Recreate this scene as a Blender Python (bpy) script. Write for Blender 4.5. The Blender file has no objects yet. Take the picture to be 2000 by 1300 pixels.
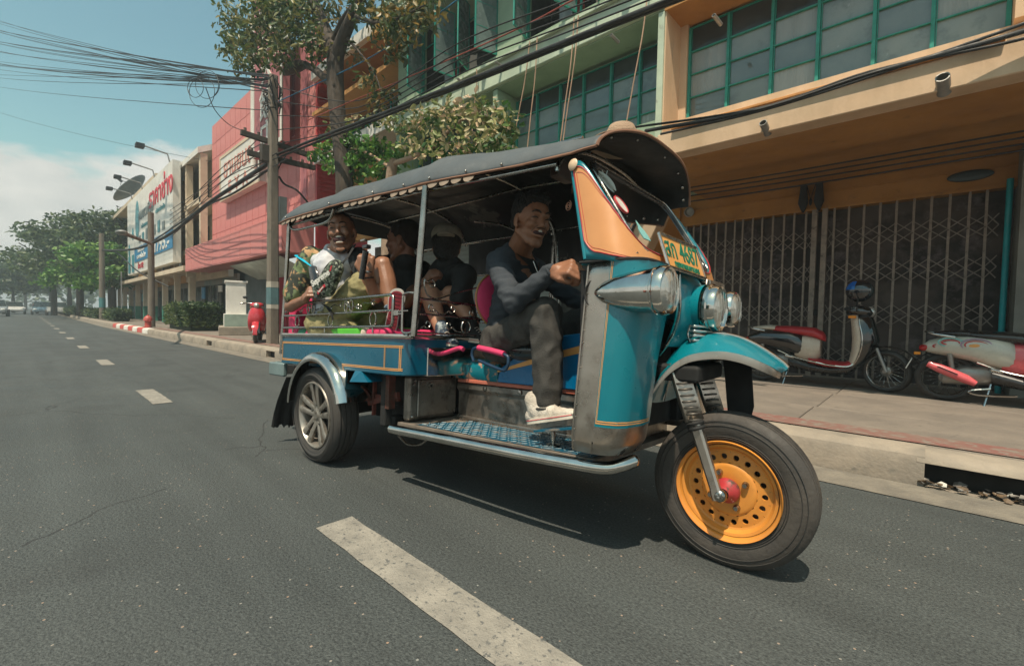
import bpy, bmesh, math, random
import numpy as np
from mathutils import Vector, Matrix, noise
random.seed(7)
SC = bpy.context.scene
COL = SC.collection
# ---------------------------------------------------------------- camera
FPX, CX, CY = 889.0, 1000.0, 650.0          # focal length and centre in pixels of a 2000 px wide picture (16 mm lens)
CAMP = np.array([0.0, 0.0, 0.92])
def _n(v):
    v = np.array(v, float); return v/np.linalg.norm(v)
_a = _n((50-CX, CY-598, FPX)); _b = _n((1832-CX, CY-635.4, FPX))
_u = _n(np.cross(_b, _a)); _u = _u if _u[1] > 0 else -_u
RC = np.array([-_a, _n(_b-_a*np.dot(_a, _b)), _u])   # world axes: X along the street, Y to the shops, Z up
cam_d = bpy.data.cameras.new('camera'); cam = bpy.data.objects.new('camera', cam_d); COL.objects.link(cam)
cam_d.sensor_width = 36; cam_d.lens = 16.0; cam_d.clip_start = .05; cam_d.clip_end = 3000
mm = Matrix.Identity(4)
for k, v in enumerate(((1,0,0),(0,1,0),(0,0,-1))):
    w = RC @ np.array(v, float)
    for r in range(3): mm[r][k] = w[r]
for r in range(3): mm[r][3] = CAMP[r]
cam.matrix_world = mm
SC.camera = cam
# ---------------------------------------------------------------- sky and sun
SUN = Vector((.17, -.42, 1.0)).normalized()
w = bpy.data.worlds.new('World'); SC.world = w; w.use_nodes = True
nt = w.node_tree; nt.nodes.clear()
N = nt.nodes.new; LK = nt.links.new
out = N('ShaderNodeOutputWorld'); bg = N('ShaderNodeBackground')
sky = N('ShaderNodeTexSky'); sky.sky_type = 'NISHITA'; sky.sun_disc = False
sky.sun_elevation = math.asin(SUN.z); sky.sun_rotation = math.atan2(SUN.x, SUN.y)
sky.air_density = 1.3; sky.dust_density = 1.2; sky.ozone_density = 1.0
tint = N('ShaderNodeMix'); tint.data_type = 'RGBA'; tint.blend_type = 'MULTIPLY'; tint.inputs[0].default_value = 1
tint.inputs[7].default_value = (1.95, 2.42, 1.86, 1)
LK(sky.outputs[0], tint.inputs[6])
tc = N('ShaderNodeTexCoord'); mp = N('ShaderNodeMapping'); mp.inputs['Scale'].default_value = (1, 1, 2.4)
LK(tc.outputs['Generated'], mp.inputs[0])
nz = N('ShaderNodeTexNoise'); nz.inputs['Scale'].default_value = 2.3; nz.inputs['Detail'].default_value = 12; nz.inputs['Roughness'].default_value = .56
LK(mp.outputs[0], nz.inputs[0])
sep = N('ShaderNodeSeparateXYZ'); LK(tc.outputs['Generated'], sep.inputs[0])
band = N('ShaderNodeMapRange'); band.inputs[1].default_value = .03; band.inputs[2].default_value = .42; band.inputs[3].default_value = .34; band.inputs[4].default_value = -.22
LK(sep.outputs[2], band.inputs[0])
ad = N('ShaderNodeMath'); ad.operation = 'ADD'; LK(nz.outputs[0], ad.inputs[0]); LK(band.outputs[0], ad.inputs[1])
rp = N('ShaderNodeValToRGB'); rp.color_ramp.elements[0].position = .475; rp.color_ramp.elements[1].position = .545
LK(ad.outputs[0], rp.inputs[0])
nz2 = N('ShaderNodeTexNoise'); nz2.inputs['Scale'].default_value = 9; nz2.inputs['Detail'].default_value = 6; LK(mp.outputs[0], nz2.inputs[0])
cl = N('ShaderNodeMix'); cl.data_type = 'RGBA'; LK(nz2.outputs[0], cl.inputs[0])
cl.inputs[6].default_value = (7.4, 8.1, 7.9, 1); cl.inputs[7].default_value = (15.5, 15.0, 13.6, 1)
mx = N('ShaderNodeMix'); mx.data_type = 'RGBA'; LK(rp.outputs[0], mx.inputs[0]); LK(tint.outputs[2], mx.inputs[6]); LK(cl.outputs[2], mx.inputs[7])
LK(mx.outputs[2], bg.inputs[0]); bg.inputs[1].default_value = .056
LK(bg.outputs[0], out.inputs[0])
sun_d = bpy.data.lights.new('sun', 'SUN'); sun_d.energy = 5.0; sun_d.specular_factor = 1; sun_d.angle = math.radians(.6); sun_d.color = (1, .87, .69)
sun = bpy.data.objects.new('sun', sun_d); COL.objects.link(sun)
sun.rotation_euler = SUN.to_track_quat('Z', 'Y').to_euler(); sun.location = (0, -5, 20)
SC.view_settings.view_transform = 'Standard'; SC.view_settings.look = 'None'
SC.view_settings.exposure = .24; SC.view_settings.gamma = 1.0; SC.view_settings.use_curve_mapping = False
SC.cycles.volume_max_steps = 256; SC.cycles.max_bounces = 8; SC.cycles.transparent_max_bounces = 12

# ---------------------------------------------------------------- helpers: points
def ray(px, py): return RC @ np.array([(px-CX)/FPX, (CY-py)/FPX, 1.0])
def WP(px, py, ax, val):
    """point of the street seen at (px, py) on the plane ax = val"""
    d = ray(px, py); i = 'xyz'.index(ax); return Vector(CAMP + d*(val-CAMP[i])/d[i])
_D = math.radians(1.5)
HV = np.array([math.cos(_D), math.sin(_D), 0]); LV = np.array([-math.sin(_D), math.cos(_D), 0]); UV = np.array([0, 0, 1.0])
RT = np.array(WP(634, 897, 'z', 0)) + LV*.503
M0 = np.array([HV, LV, UV])
_p, _r = math.radians(2.1), math.radians(-2.7)
TB = np.array([[math.cos(_p),0,-math.sin(_p)],[0,1,0],[math.sin(_p),0,math.cos(_p)]]) @ np.array([[1,0,0],[0,math.cos(_r),-math.sin(_r)],[0,math.sin(_r),math.cos(_r)]])
def BP(px, py, ax, val):
    """point of the three-wheeler's (tilted) body frame on the plane ax = val"""
    d = TB.T @ (M0 @ ray(px, py)); o = TB.T @ (M0 @ (CAMP-RT)); i = 'xyz'.index(ax)
    return Vector(o + d*(val-o[i])/d[i])
ROOT = Matrix.Identity(4)
for r in range(3):
    for k, v in enumerate((HV, LV, UV)): ROOT[r][k] = v[r]
    ROOT[r][3] = RT[r]
TILT = Matrix([list(TB[0])+[0], list(TB[1])+[0], list(TB[2])+[0], [0,0,0,1]])
BODY = ROOT @ TILT
# ---------------------------------------------------------------- helpers: objects
def thing(name, label, cat, loc=(0,0,0), rz=0, group=None, mat=None):
    o = bpy.data.objects.new(name, None); COL.objects.link(o); o.empty_display_size = .2
    if mat is not None: o.matrix_world = mat
    else:
        o.location = loc; o.rotation_euler = (0, 0, rz)
    o['label'] = label; o['category'] = cat
    if group: o['group'] = group
    return o
def tag(o, label=None, cat=None, group=None, kind=None):
    if label: o['label'] = label
    if cat: o['category'] = cat
    if group: o['group'] = group
    if kind: o['kind'] = kind
    return o
def instance(o, parent, mat=None):
    c = o.copy(); COL.objects.link(c); c.parent = parent
    if mat is not None: c.matrix_local = mat
    return c
def copy_tree(o, parent=None):
    c = o.copy(); COL.objects.link(c)
    if parent is not None: c.parent = parent; c.matrix_parent_inverse = o.matrix_parent_inverse.copy()
    for ch in list(o.children): copy_tree(ch, c)
    return c
def frame(z, x=None):
    z = Vector(z).normalized()
    if x is None: x = Vector((1,0,0)) if abs(z.x) < .9 else Vector((0,1,0))
    x = Vector(x); y = z.cross(x).normalized(); x = y.cross(z)
    return x, y, z
def catmull(pts, k=6, closed=False):
    P = [Vector(p) for p in pts]; n = len(P); o = []
    for i in range(n if closed else n-1):
        if closed: a, b, c, d = P[(i-1)%n], P[i], P[(i+1)%n], P[(i+2)%n]
        else:
            b, c = P[i], P[i+1]; a = P[i-1] if i else b*2-c; d = P[i+2] if i+2 < n else c*2-b
        for j in range(k):
            t = j/k; o.append(.5*((2*b)+(c-a)*t+(2*a-5*b+4*c-d)*t*t+(3*b-a-3*c+d)*t**3))
    if not closed: o.append(P[-1])
    return o
class MB:
    def __init__(s, M=None): s.v = []; s.f = []; s.m = []; s.M = M; s.mi = 0
    def add(s, vs, fs):
        b = len(s.v)
        for p in vs:
            p = Vector(p); s.v.append(tuple(s.M @ p if s.M is not None else p))
        for f in fs: s.f.append([b+i for i in f]); s.m.append(s.mi)
        return s
    def box(s, c, d, rot=None, ch=0):
        x, y, z = d[0]/2, d[1]/2, d[2]/2; c = Vector(c)
        R = rot if rot is not None else Matrix.Identity(3)
        if ch:
            o = []; e = ch
            for sz in (-1, 1):
                for (a, b) in ((x-e,y),(x,y-e),(x,-y+e),(x-e,-y),(-x+e,-y),(-x,-y+e),(-x,y-e),(-x+e,y)): o.append(Vector((a,b,sz*(z-e))))
            top = [Vector((a,b,z)) for a,b in ((x-e,y-e),(x-e,-y+e),(-x+e,-y+e),(-x+e,y-e))]; bot = [Vector((p.x,p.y,-z)) for p in top]
            vs = o+top+bot; fs = []
            for i in range(8): j = (i+1)%8; fs.append((i,j,8+j,8+i)[::-1])
            T=16; Bt=20
            fs += [(T,T+3,T+2,T+1),(Bt,Bt+1,Bt+2,Bt+3)]
            for k,(a,b,t0) in enumerate(((0,1,0),(2,3,1),(4,5,2),(6,7,3))):
                fs.append((8+a,8+b,T+t0)); fs.append((b,a,Bt+t0))
            for (a,b,t0,t1) in ((1,2,0,1),(3,4,1,2),(5,6,2,3),(7,0,3,0)):
                fs.append((8+a,8+b,T+t1,T+t0)); fs.append((b,a,Bt+t0,Bt+t1))
            return s.add([c+R@p for p in vs], fs)
        vs = [c+R@Vector((i*x,j*y,k*z)) for k in (-1,1) for j in (-1,1) for i in (-1,1)]
        return s.add(vs, [(0,2,3,1),(4,5,7,6),(0,1,5,4),(2,6,7,3),(0,4,6,2),(1,3,7,5)])
    def bb(s, a, b, ch=0):
        a = Vector(a); b = Vector(b); return s.box((a+b)/2, [abs(b[i]-a[i]) for i in range(3)], None, ch)
    def cone(s, p0, p1, r0, r1=None, n=12, caps=True):
        r1 = r0 if r1 is None else r1; p0 = Vector(p0); p1 = Vector(p1); x, y, z = frame(p1-p0); vs = []
        for p, r in ((p0, r0), (p1, r1)):
            for i in range(n): a = 2*math.pi*i/n; vs.append(p+(x*math.cos(a)+y*math.sin(a))*r)
        fs = [(i,(i+1)%n,n+(i+1)%n,n+i) for i in range(n)]
        if caps: fs += [tuple(range(n))[::-1], tuple(range(n,2*n))]
        return s.add(vs, fs)
    def tube(s, pts, r, n=8, closed=False, caps=True, flat=None):
        P = [Vector(p) for p in pts]; m = len(P); vs = []; rr = r if hasattr(r,'__len__') else [r]*m
        px = None
        for i in range(m):
            if closed: t = P[(i+1)%m]-P[i-1]
            else: t = P[min(i+1,m-1)]-P[max(i-1,0)]
            t = t.normalized() if t.length > 1e-9 else Vector((0,0,1))
            if px is None: x, y, _ = frame(t)
            else:
                x = px-t*px.dot(t); x = x.normalized() if x.length > 1e-6 else frame(t)[0]; y = t.cross(x)
            px = x
            for k in range(n):
                a = 2*math.pi*k/n
                vs.append(P[i]+(x*math.cos(a)+y*math.sin(a)*(flat or 1))*rr[i])
        fs = []
        for i in range(m if closed else m-1):
            j = (i+1)%m
            for k in range(n): l = (k+1)%n; fs.append((i*n+k,i*n+l,j*n+l,j*n+k))
        if caps and not closed: fs += [tuple(range(n))[::-1], tuple(range((m-1)*n,m*n))]
        return s.add(vs, fs)
    def lathe(s, prof, c=(0,0,0), axis=(0,0,1), n=24, x=None, closed=False):
        c = Vector(c); X, Y, Z = frame(axis, x); vs = []; m = len(prof)
        for (r, h) in prof:
            for k in range(n): a = 2*math.pi*k/n; vs.append(c+Z*h+(X*math.cos(a)+Y*math.sin(a))*max(r,1e-5))
        fs = []
        for i in range(m if closed else m-1):
            j = (i+1)%m
            for k in range(n): l = (k+1)%n; fs.append((i*n+k,i*n+l,j*n+l,j*n+k))
        return s.add(vs, fs)
    def sphere(s, c, r, n=16, m=10, rot=None):
        c = Vector(c); r = r if hasattr(r,'__len__') else (r,r,r); vs = []; R = rot if rot is not None else Matrix.Identity(3)
        for i in range(m+1):
            t = math.pi*i/m
            for k in range(n):
                a = 2*math.pi*k/n; vs.append(c+R@Vector((r[0]*math.sin(t)*math.cos(a), r[1]*math.sin(t)*math.sin(a), r[2]*math.cos(t))))
        fs = []
        for i in range(m):
            for k in range(n):
                l = (k+1)%n
                if i == 0: fs.append((k+n*0, n+k, n+l))
                elif i == m-1: fs.append((i*n+k, (i+1)*n+k, i*n+l))
                else: fs.append((i*n+k,(i+1)*n+k,(i+1)*n+l,i*n+l))
        return s.add(vs, fs)
    def loft(s, rings, caps=True, closed=False):
        n = len(rings[0]); vs = [p for r in rings for p in r]; fs = []; m = len(rings)
        for i in range(m-1 if not closed else m):
            j = (i+1)%m
            for k in range(n): l = (k+1)%n; fs.append((i*n+k,i*n+l,j*n+l,j*n+k))
        if caps and not closed: fs += [tuple(range(n))[::-1], tuple(range((m-1)*n,m*n))]
        return s.add(vs, fs)
    def grid(s, rows, th=0, nrm=None):
        """open sheet from rows of points; th thickens it along nrm (or its own normals)"""
        m = len(rows); n = len(rows[0]); A = [[Vector(p) for p in r] for r in rows]
        if not th: return s.add([p for r in A for p in r], [(i*n+k,i*n+k+1,(i+1)*n+k+1,(i+1)*n+k) for i in range(m-1) for k in range(n-1)])
        Bk = []
        for i in range(m):
            o = []
            for k in range(n):
                if nrm is not None: q = Vector(nrm)
                else:
                    du = A[min(i+1,m-1)][k]-A[max(i-1,0)][k]; dv = A[i][min(k+1,n-1)]-A[i][max(k-1,0)]; q = dv.cross(du); q = q.normalized() if q.length > 1e-9 else Vector((0,0,1))
                o.append(A[i][k]+q*th)
            Bk.append(o)
        vs = [p for r in A for p in r]+[p for r in Bk for p in r]; o = m*n
        fs = [(i*n+k,i*n+k+1,(i+1)*n+k+1,(i+1)*n+k) for i in range(m-1) for k in range(n-1)]
        fs += [tuple(o+q for q in f)[::-1] for f in list(fs)]
        for i in range(m-1): fs += [(i*n,(i+1)*n,o+(i+1)*n,o+i*n), (i*n+n-1,o+i*n+n-1,o+(i+1)*n+n-1,(i+1)*n+n-1)]
        for k in range(n-1): fs += [(k,o+k,o+k+1,k+1), ((m-1)*n+k,(m-1)*n+k+1,o+(m-1)*n+k+1,o+(m-1)*n+k)]
        return s.add(vs, fs)
    def prism(s, poly, a, b):
        """poly: list of 3D points (planar); extruded from +a to +b vectors"""
        a = Vector(a); b = Vector(b); n = len(poly); P = [Vector(p) for p in poly]
        return s.add([p+a for p in P]+[p+b for p in P], [tuple(range(n))[::-1], tuple(range(n,2*n))]+[(i,(i+1)%n,n+(i+1)%n,n+i) for i in range(n)])
    def mesh(s, name, mats, smooth=None, fix=True):
        me = bpy.data.meshes.new(name); me.from_pydata(s.v, [], s.f)
        for mt in (mats if isinstance(mats, (list,tuple)) else [mats]): me.materials.append(mt)
        if any(s.m): me.polygons.foreach_set('material_index', s.m)
        if fix:
            bm = bmesh.new(); bm.from_mesh(me); bmesh.ops.recalc_face_normals(bm, faces=bm.faces); bm.to_mesh(me); bm.free()
        if smooth is not None:
            me.polygons.foreach_set('use_smooth', [True]*len(me.polygons))
            if smooth < 179: me.set_sharp_from_angle(angle=math.radians(smooth))
        me.update(); return me
    def build(s, name, mats, parent=None, smooth=None, bevel=0, local=None, fix=True, seg=2):
        me = s.mesh(name, mats, smooth, fix); o = bpy.data.objects.new(name, me); COL.objects.link(o)
        if parent is not None: o.parent = parent
        if local is not None: o.matrix_local = local
        if bevel:
            b = o.modifiers.new('b', 'BEVEL'); b.width = bevel; b.segments = seg; b.limit_method = 'ANGLE'; b.angle_limit = math.radians(35)
            if smooth is None:
                me.polygons.foreach_set('use_smooth', [True]*len(me.polygons)); me.set_sharp_from_angle(angle=math.radians(35))
                b.harden_normals = True
        return o
def structure(name, mb, mat, **k):
    o = mb.build(name, mat, **k); o['kind'] = 'structure'; return o
# ---------------------------------------------------------------- helpers: materials
def M(name, col, rough=.6, metal=0, col2=None, vs=4, lo=.38, hi=.62, bump=0, bs=60, spec=.5, coat=0, rvar=.12, stretch=None, col3=None, vs3=25, lo3=.55, hi3=.62, trans=0, emit=None, alpha=1, detail=6):
    m = bpy.data.materials.new(name); m.use_nodes = True; t = m.node_tree; n = t.nodes; l = t.links.new
    p = n['Principled BSDF']; p.inputs['Metallic'].default_value = metal; p.inputs['Specular IOR Level'].default_value = spec
    p.inputs['Coat Weight'].default_value = coat; p.inputs['Coat Roughness'].default_value = .08
    c2 = col2 if col2 is not None else tuple(x*.78 for x in col)
    tc = n.new('ShaderNodeTexCoord'); mp = n.new('ShaderNodeMapping'); l(tc.outputs['Object'], mp.inputs[0])
    if stretch: mp.inputs['Scale'].default_value = stretch
    nz = n.new('ShaderNodeTexNoise'); nz.inputs['Scale'].default_value = vs; nz.inputs['Detail'].default_value = detail; nz.inputs['Roughness'].default_value = .62; l(mp.outputs[0], nz.inputs[0])
    mr = n.new('ShaderNodeMapRange'); mr.inputs[1].default_value = lo; mr.inputs[2].default_value = hi; l(nz.outputs[0], mr.inputs[0])
    mx = n.new('ShaderNodeMix'); mx.data_type = 'RGBA'; l(mr.outputs[0], mx.inputs[0]); mx.inputs[6].default_value = (*col, 1); mx.inputs[7].default_value = (*c2, 1)
    last = mx.outputs[2]
    if col3 is not None:
        n3 = n.new('ShaderNodeTexNoise'); n3.inputs['Scale'].default_value = vs3; n3.inputs['Detail'].default_value = 8; n3.inputs['Roughness'].default_value = .65; l(mp.outputs[0], n3.inputs[0])
        m3 = n.new('ShaderNodeMapRange'); m3.inputs[1].default_value = lo3; m3.inputs[2].default_value = hi3; l(n3.outputs[0], m3.inputs[0])
        x3 = n.new('ShaderNodeMix'); x3.data_type = 'RGBA'; l(m3.outputs[0], x3.inputs[0]); l(last, x3.inputs[6]); x3.inputs[7].default_value = (*col3, 1); last = x3.outputs[2]
    l(last, p.inputs['Base Color'])
    rr = n.new('ShaderNodeMapRange'); rr.inputs[3].default_value = max(.02, rough-rvar); rr.inputs[4].default_value = min(1, rough+rvar); rr.inputs[1].default_value = .3; rr.inputs[2].default_value = .7
    nr = n.new('ShaderNodeTexNoise'); nr.inputs['Scale'].default_value = vs*3.3; nr.inputs['Detail'].default_value = 4; l(mp.outputs[0], nr.inputs[0]); l(nr.outputs[0], rr.inputs[0]); l(rr.outputs[0], p.inputs['Roughness'])
    if bump:
        nb = n.new('ShaderNodeTexNoise'); nb.inputs['Scale'].default_value = bs; nb.inputs['Detail'].default_value = 5; l(mp.outputs[0], nb.inputs[0])
        b = n.new('ShaderNodeBump'); b.inputs['Strength'].default_value = bump; b.inputs['Distance'].default_value = .02; l(nb.outputs[0], b.inputs['Height']); l(b.outputs[0], p.inputs['Normal'])
    if trans: p.inputs['Transmission Weight'].default_value = trans; p.inputs['IOR'].default_value = 1.3
    if alpha < 1: p.inputs['Alpha'].default_value = alpha
    if emit: p.inputs['Emission Color'].default_value = (*emit[:3], 1); p.inputs['Emission Strength'].default_value = emit[3]
    return m
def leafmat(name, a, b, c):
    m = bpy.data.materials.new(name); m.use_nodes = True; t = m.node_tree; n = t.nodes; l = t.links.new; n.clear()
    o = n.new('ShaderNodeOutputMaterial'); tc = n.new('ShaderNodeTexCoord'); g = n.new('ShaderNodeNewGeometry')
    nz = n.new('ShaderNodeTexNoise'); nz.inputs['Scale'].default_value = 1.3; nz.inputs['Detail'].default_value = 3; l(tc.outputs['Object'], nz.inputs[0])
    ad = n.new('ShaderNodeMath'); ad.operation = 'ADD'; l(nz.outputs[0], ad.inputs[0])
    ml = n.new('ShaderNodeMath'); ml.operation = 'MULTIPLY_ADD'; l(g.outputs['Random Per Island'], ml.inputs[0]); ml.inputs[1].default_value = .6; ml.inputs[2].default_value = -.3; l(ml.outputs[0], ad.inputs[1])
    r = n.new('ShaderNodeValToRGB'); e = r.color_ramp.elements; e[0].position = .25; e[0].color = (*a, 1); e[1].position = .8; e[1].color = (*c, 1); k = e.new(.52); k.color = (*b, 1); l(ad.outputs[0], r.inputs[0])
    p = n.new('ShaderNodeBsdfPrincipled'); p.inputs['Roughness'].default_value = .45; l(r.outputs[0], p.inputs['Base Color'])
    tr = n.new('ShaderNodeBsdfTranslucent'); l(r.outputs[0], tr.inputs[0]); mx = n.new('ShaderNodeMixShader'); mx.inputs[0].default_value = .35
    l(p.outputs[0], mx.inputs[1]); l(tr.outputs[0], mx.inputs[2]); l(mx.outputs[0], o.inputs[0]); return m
def text_mesh(txt, size, depth=.004, align='CENTER', bold=0):
    c = bpy.data.curves.new('t', 'FONT'); c.body = txt; c.size = size; c.extrude = depth; c.align_x = align; c.align_y = 'CENTER'; c.resolution_u = 3; c.offset = bold
    o = bpy.data.objects.new('t', c); COL.objects.link(o); dg = bpy.context.evaluated_depsgraph_get(); me = bpy.data.meshes.new_from_object(o.evaluated_get(dg))
    bpy.data.objects.remove(o); return me
def text(name, txt, size, mat, parent, loc, xdir, ydir, depth=.004, sx=1, bold=0, align='CENTER'):
    """text laid on a surface: xdir is the reading direction, ydir is up"""
    me = text_mesh(txt, size, depth, align, bold); me.materials.clear(); me.materials.append(mat)
    o = bpy.data.objects.new(name, me); COL.objects.link(o); x = Vector(xdir).normalized(); y = Vector(ydir); z = x.cross(y).normalized(); y = z.cross(x)
    m = Matrix(((x.x*sx,y.x,z.x,loc[0]),(x.y*sx,y.y,z.y,loc[1]),(x.z*sx,y.z,z.z,loc[2]),(0,0,0,1)))
    if parent is not None: o.parent = parent
    o.matrix_local = m; return o
# ================================================================ materials
def asphalt():
    m = M('asphalt', (.048,.056,.058), .72, col2=(.039,.046,.048), vs=.5, bump=.45, bs=150, rvar=.08)
    t = m.node_tree; n = t.nodes; l = t.links.new; p = n['Principled BSDF']; src = p.inputs['Base Color'].links[0].from_socket
    tc = n.new('ShaderNodeTexCoord')
    v = n.new('ShaderNodeTexNoise'); v.inputs['Scale'].default_value = 95; v.inputs['Detail'].default_value = 6; v.inputs['Roughness'].default_value = .75; l(tc.outputs['Object'], v.inputs[0])
    r = n.new('ShaderNodeValToRGB'); r.color_ramp.elements[0].color = (.50,.50,.50,1); r.color_ramp.elements[1].color = (2.1,2.0,1.85,1); r.color_ramp.elements[0].position = .36; r.color_ramp.elements[1].position = .68
    l(v.outputs[0], r.inputs[0])
    mu = n.new('ShaderNodeMix'); mu.data_type = 'RGBA'; mu.blend_type = 'MULTIPLY'; mu.inputs[0].default_value = 1; l(src, mu.inputs[6]); l(r.outputs[0], mu.inputs[7])
    # sparse pale and reddish chips
    v2 = n.new('ShaderNodeTexVoronoi'); v2.inputs['Scale'].default_value = 44; l(tc.outputs['Object'], v2.inputs[0])
    s2 = n.new('ShaderNodeSeparateColor'); l(v2.outputs['Color'], s2.inputs[0])
    a = n.new('ShaderNodeMath'); a.operation = 'GREATER_THAN'; a.inputs[1].default_value = .88; l(s2.outputs[0], a.inputs[0])
    b = n.new('ShaderNodeMath'); b.operation = 'LESS_THAN'; b.inputs[1].default_value = .17; l(v2.outputs['Distance'], b.inputs[0])
    c = n.new('ShaderNodeMath'); c.operation = 'MULTIPLY'; l(a.outputs[0], c.inputs[0]); l(b.outputs[0], c.inputs[1])
    m2 = n.new('ShaderNodeMix'); m2.data_type = 'RGBA'; l(c.outputs[0], m2.inputs[0]); l(mu.outputs[2], m2.inputs[6])
    chip = n.new('ShaderNodeMix'); chip.data_type = 'RGBA'; l(s2.outputs[1], chip.inputs[0]); chip.inputs[6].default_value = (.30,.20,.14,1); chip.inputs[7].default_value = (.24,.24,.22,1); l(chip.outputs[2], m2.inputs[7])
    l(m2.outputs[2], p.inputs['Base Color'])
    # long fine wear streaks along the driving direction
    mp = n.new('ShaderNodeMapping'); mp.inputs['Scale'].default_value = (.16, 3.2, 1); l(tc.outputs['Object'], mp.inputs[0])
    nz = n.new('ShaderNodeTexNoise'); nz.inputs['Scale'].default_value = 1.5; nz.inputs['Detail'].default_value = 7; l(mp.outputs[0], nz.inputs[0])
    mr = n.new('ShaderNodeMapRange'); mr.inputs[1].default_value = .3; mr.inputs[2].default_value = .7; mr.inputs[3].default_value = .86; mr.inputs[4].default_value = 1.15; l(nz.outputs[0], mr.inputs[0])
    m3 = n.new('ShaderNodeMix'); m3.data_type = 'RGBA'; m3.blend_type = 'MULTIPLY'; m3.inputs[0].default_value = 1; l(m2.outputs[2], m3.inputs[6]); l(mr.outputs[0], m3.inputs[7]); dn = n.new('ShaderNodeTexNoise'); dn.inputs['Scale'].default_value = 2.2; dn.inputs['Detail'].default_value = 6; l(tc.outputs['Object'], dn.inputs[0])
    dm = n.new('ShaderNodeMix'); dm.data_type = 'VECTOR'; dm.inputs[0].default_value = .22; l(tc.outputs['Object'], dm.inputs[4]); l(dn.outputs['Color'], dm.inputs[5])
    vc = n.new('ShaderNodeTexVoronoi'); vc.feature = 'DISTANCE_TO_EDGE'; vc.inputs['Scale'].default_value = .55; l(dm.outputs[1], vc.inputs[0])
    lt = n.new('ShaderNodeMath'); lt.operation = 'LESS_THAN'; lt.inputs[1].default_value = .0022; l(vc.outputs['Distance'], lt.inputs[0])
    mk = n.new('ShaderNodeTexNoise'); mk.inputs['Scale'].default_value = .45; l(tc.outputs['Object'], mk.inputs[0]); gt = n.new('ShaderNodeMath'); gt.operation = 'GREATER_THAN'; gt.inputs[1].default_value = .54; l(mk.outputs[0], gt.inputs[0])
    an = n.new('ShaderNodeMath'); an.operation = 'MULTIPLY'; l(lt.outputs[0], an.inputs[0]); l(gt.outputs[0], an.inputs[1]); sc = n.new('ShaderNodeMath'); sc.operation = 'MULTIPLY'; l(an.outputs[0], sc.inputs[0]); sc.inputs[1].default_value = .75
    m4 = n.new('ShaderNodeMix'); m4.data_type = 'RGBA'; l(sc.outputs[0], m4.inputs[0]); l(m3.outputs[2], m4.inputs[6]); m4.inputs[7].default_value = (.018,.018,.018,1)
    # oil-dark patches with soft outlines
    oi = n.new('ShaderNodeTexNoise'); oi.inputs['Scale'].default_value = 1.1; oi.inputs['Detail'].default_value = 5; l(tc.outputs['Object'], oi.inputs[0]); om = n.new('ShaderNodeMapRange'); om.inputs[1].default_value = .60; om.inputs[2].default_value = .72; om.inputs[3].default_value = 0; om.inputs[4].default_value = .45; l(oi.outputs[0], om.inputs[0])
    m5 = n.new('ShaderNodeMix'); m5.data_type = 'RGBA'; l(om.outputs[0], m5.inputs[0]); l(m4.outputs[2], m5.inputs[6]); m5.inputs[7].default_value = (.022,.023,.023,1)
    l(m5.outputs[2], p.inputs['Base Color'])
    return m
m_asph = asphalt()
m_paint = M('road_paint', (.29,.265,.225), .7, col2=(.20,.185,.16), vs=9, bump=.3, bs=150, col3=(.10,.10,.095), vs3=60, lo3=.56, hi3=.64)
m_conc = M('kerb_concrete', (.30,.25,.195), .85, col2=(.21,.18,.145), vs=3.5, bump=.22, bs=45, col3=(.16,.145,.12), vs3=9, lo3=.58, hi3=.72)
m_slab = M('paving_concrete', (.205,.170,.138), .85, col2=(.155,.130,.108), vs=2.2, bump=.35, bs=70, col3=(.11,.095,.08), vs3=14, lo3=.60, hi3=.72)
m_joint = M('joint_dirt', (.11,.10,.085), .9)
m_redstripe = M('worn_red_paint', (.20,.085,.07), .8, col2=(.19,.12,.095), vs=6, col3=(.20,.165,.135), vs3=18, lo3=.5, hi3=.6)
m_kred = M('kerb_red_paint', (.50,.06,.05), .7, col2=(.38,.09,.07), vs=6); m_kwhite = M('kerb_white_paint', (.70,.66,.60), .7, col2=(.5,.47,.42), vs=6)
m_gutter = M('gutter_concrete', (.20,.175,.14), .85, col2=(.135,.12,.10), vs=5, bump=.4, bs=60)
m_dark = M('dark_recess', (.012,.012,.011), .9)
m_orange = M('ochre_plaster', (.42,.205,.055), .85, col2=(.33,.155,.042), vs=1.6, bump=.12, bs=30, col3=(.20,.11,.045), vs3=5, lo3=.62, hi3=.75)
m_cream = M('cream_plaster', (.62,.44,.29), .85, col2=(.50,.35,.22), vs=2.6, stretch=(1,1,.35), bump=.15, bs=35, col3=(.34,.27,.20), vs3=4, lo3=.62, hi3=.78)
m_ledge = M('orange_ledge', (.55,.24,.07), .8)
m_green = M('pale_green_plaster', (.30,.40,.28), .85, col2=(.24,.33,.23), vs=1.8, bump=.12, bs=30, col3=(.17,.20,.15), vs3=4, lo3=.62, hi3=.78)
m_greenlt = M('light_green_plaster', (.47,.55,.42), .85, col2=(.36,.43,.33), vs=2.2, bump=.12, bs=30, col3=(.2,.2,.16), vs3=5, lo3=.6, hi3=.75)
m_teal = M('teal_window_paint', (.02,.26,.20), .55, col2=(.015,.19,.15), vs=9)
m_glass = M('dusty_window_glass', (.15,.19,.185), .2, col2=(.21,.245,.23), vs=1.3, spec=.7, col3=(.10,.125,.125), vs3=4, lo3=.5, hi3=.7, rvar=.08)
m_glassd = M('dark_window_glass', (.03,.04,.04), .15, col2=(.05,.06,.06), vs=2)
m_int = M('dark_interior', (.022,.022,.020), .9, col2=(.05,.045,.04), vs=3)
m_gate = M('gate_iron', (.27,.22,.175), .6, col2=(.19,.155,.125), vs=9, metal=.15, col3=(.07,.05,.04), vs3=18, lo3=.6, hi3=.7)
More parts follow.
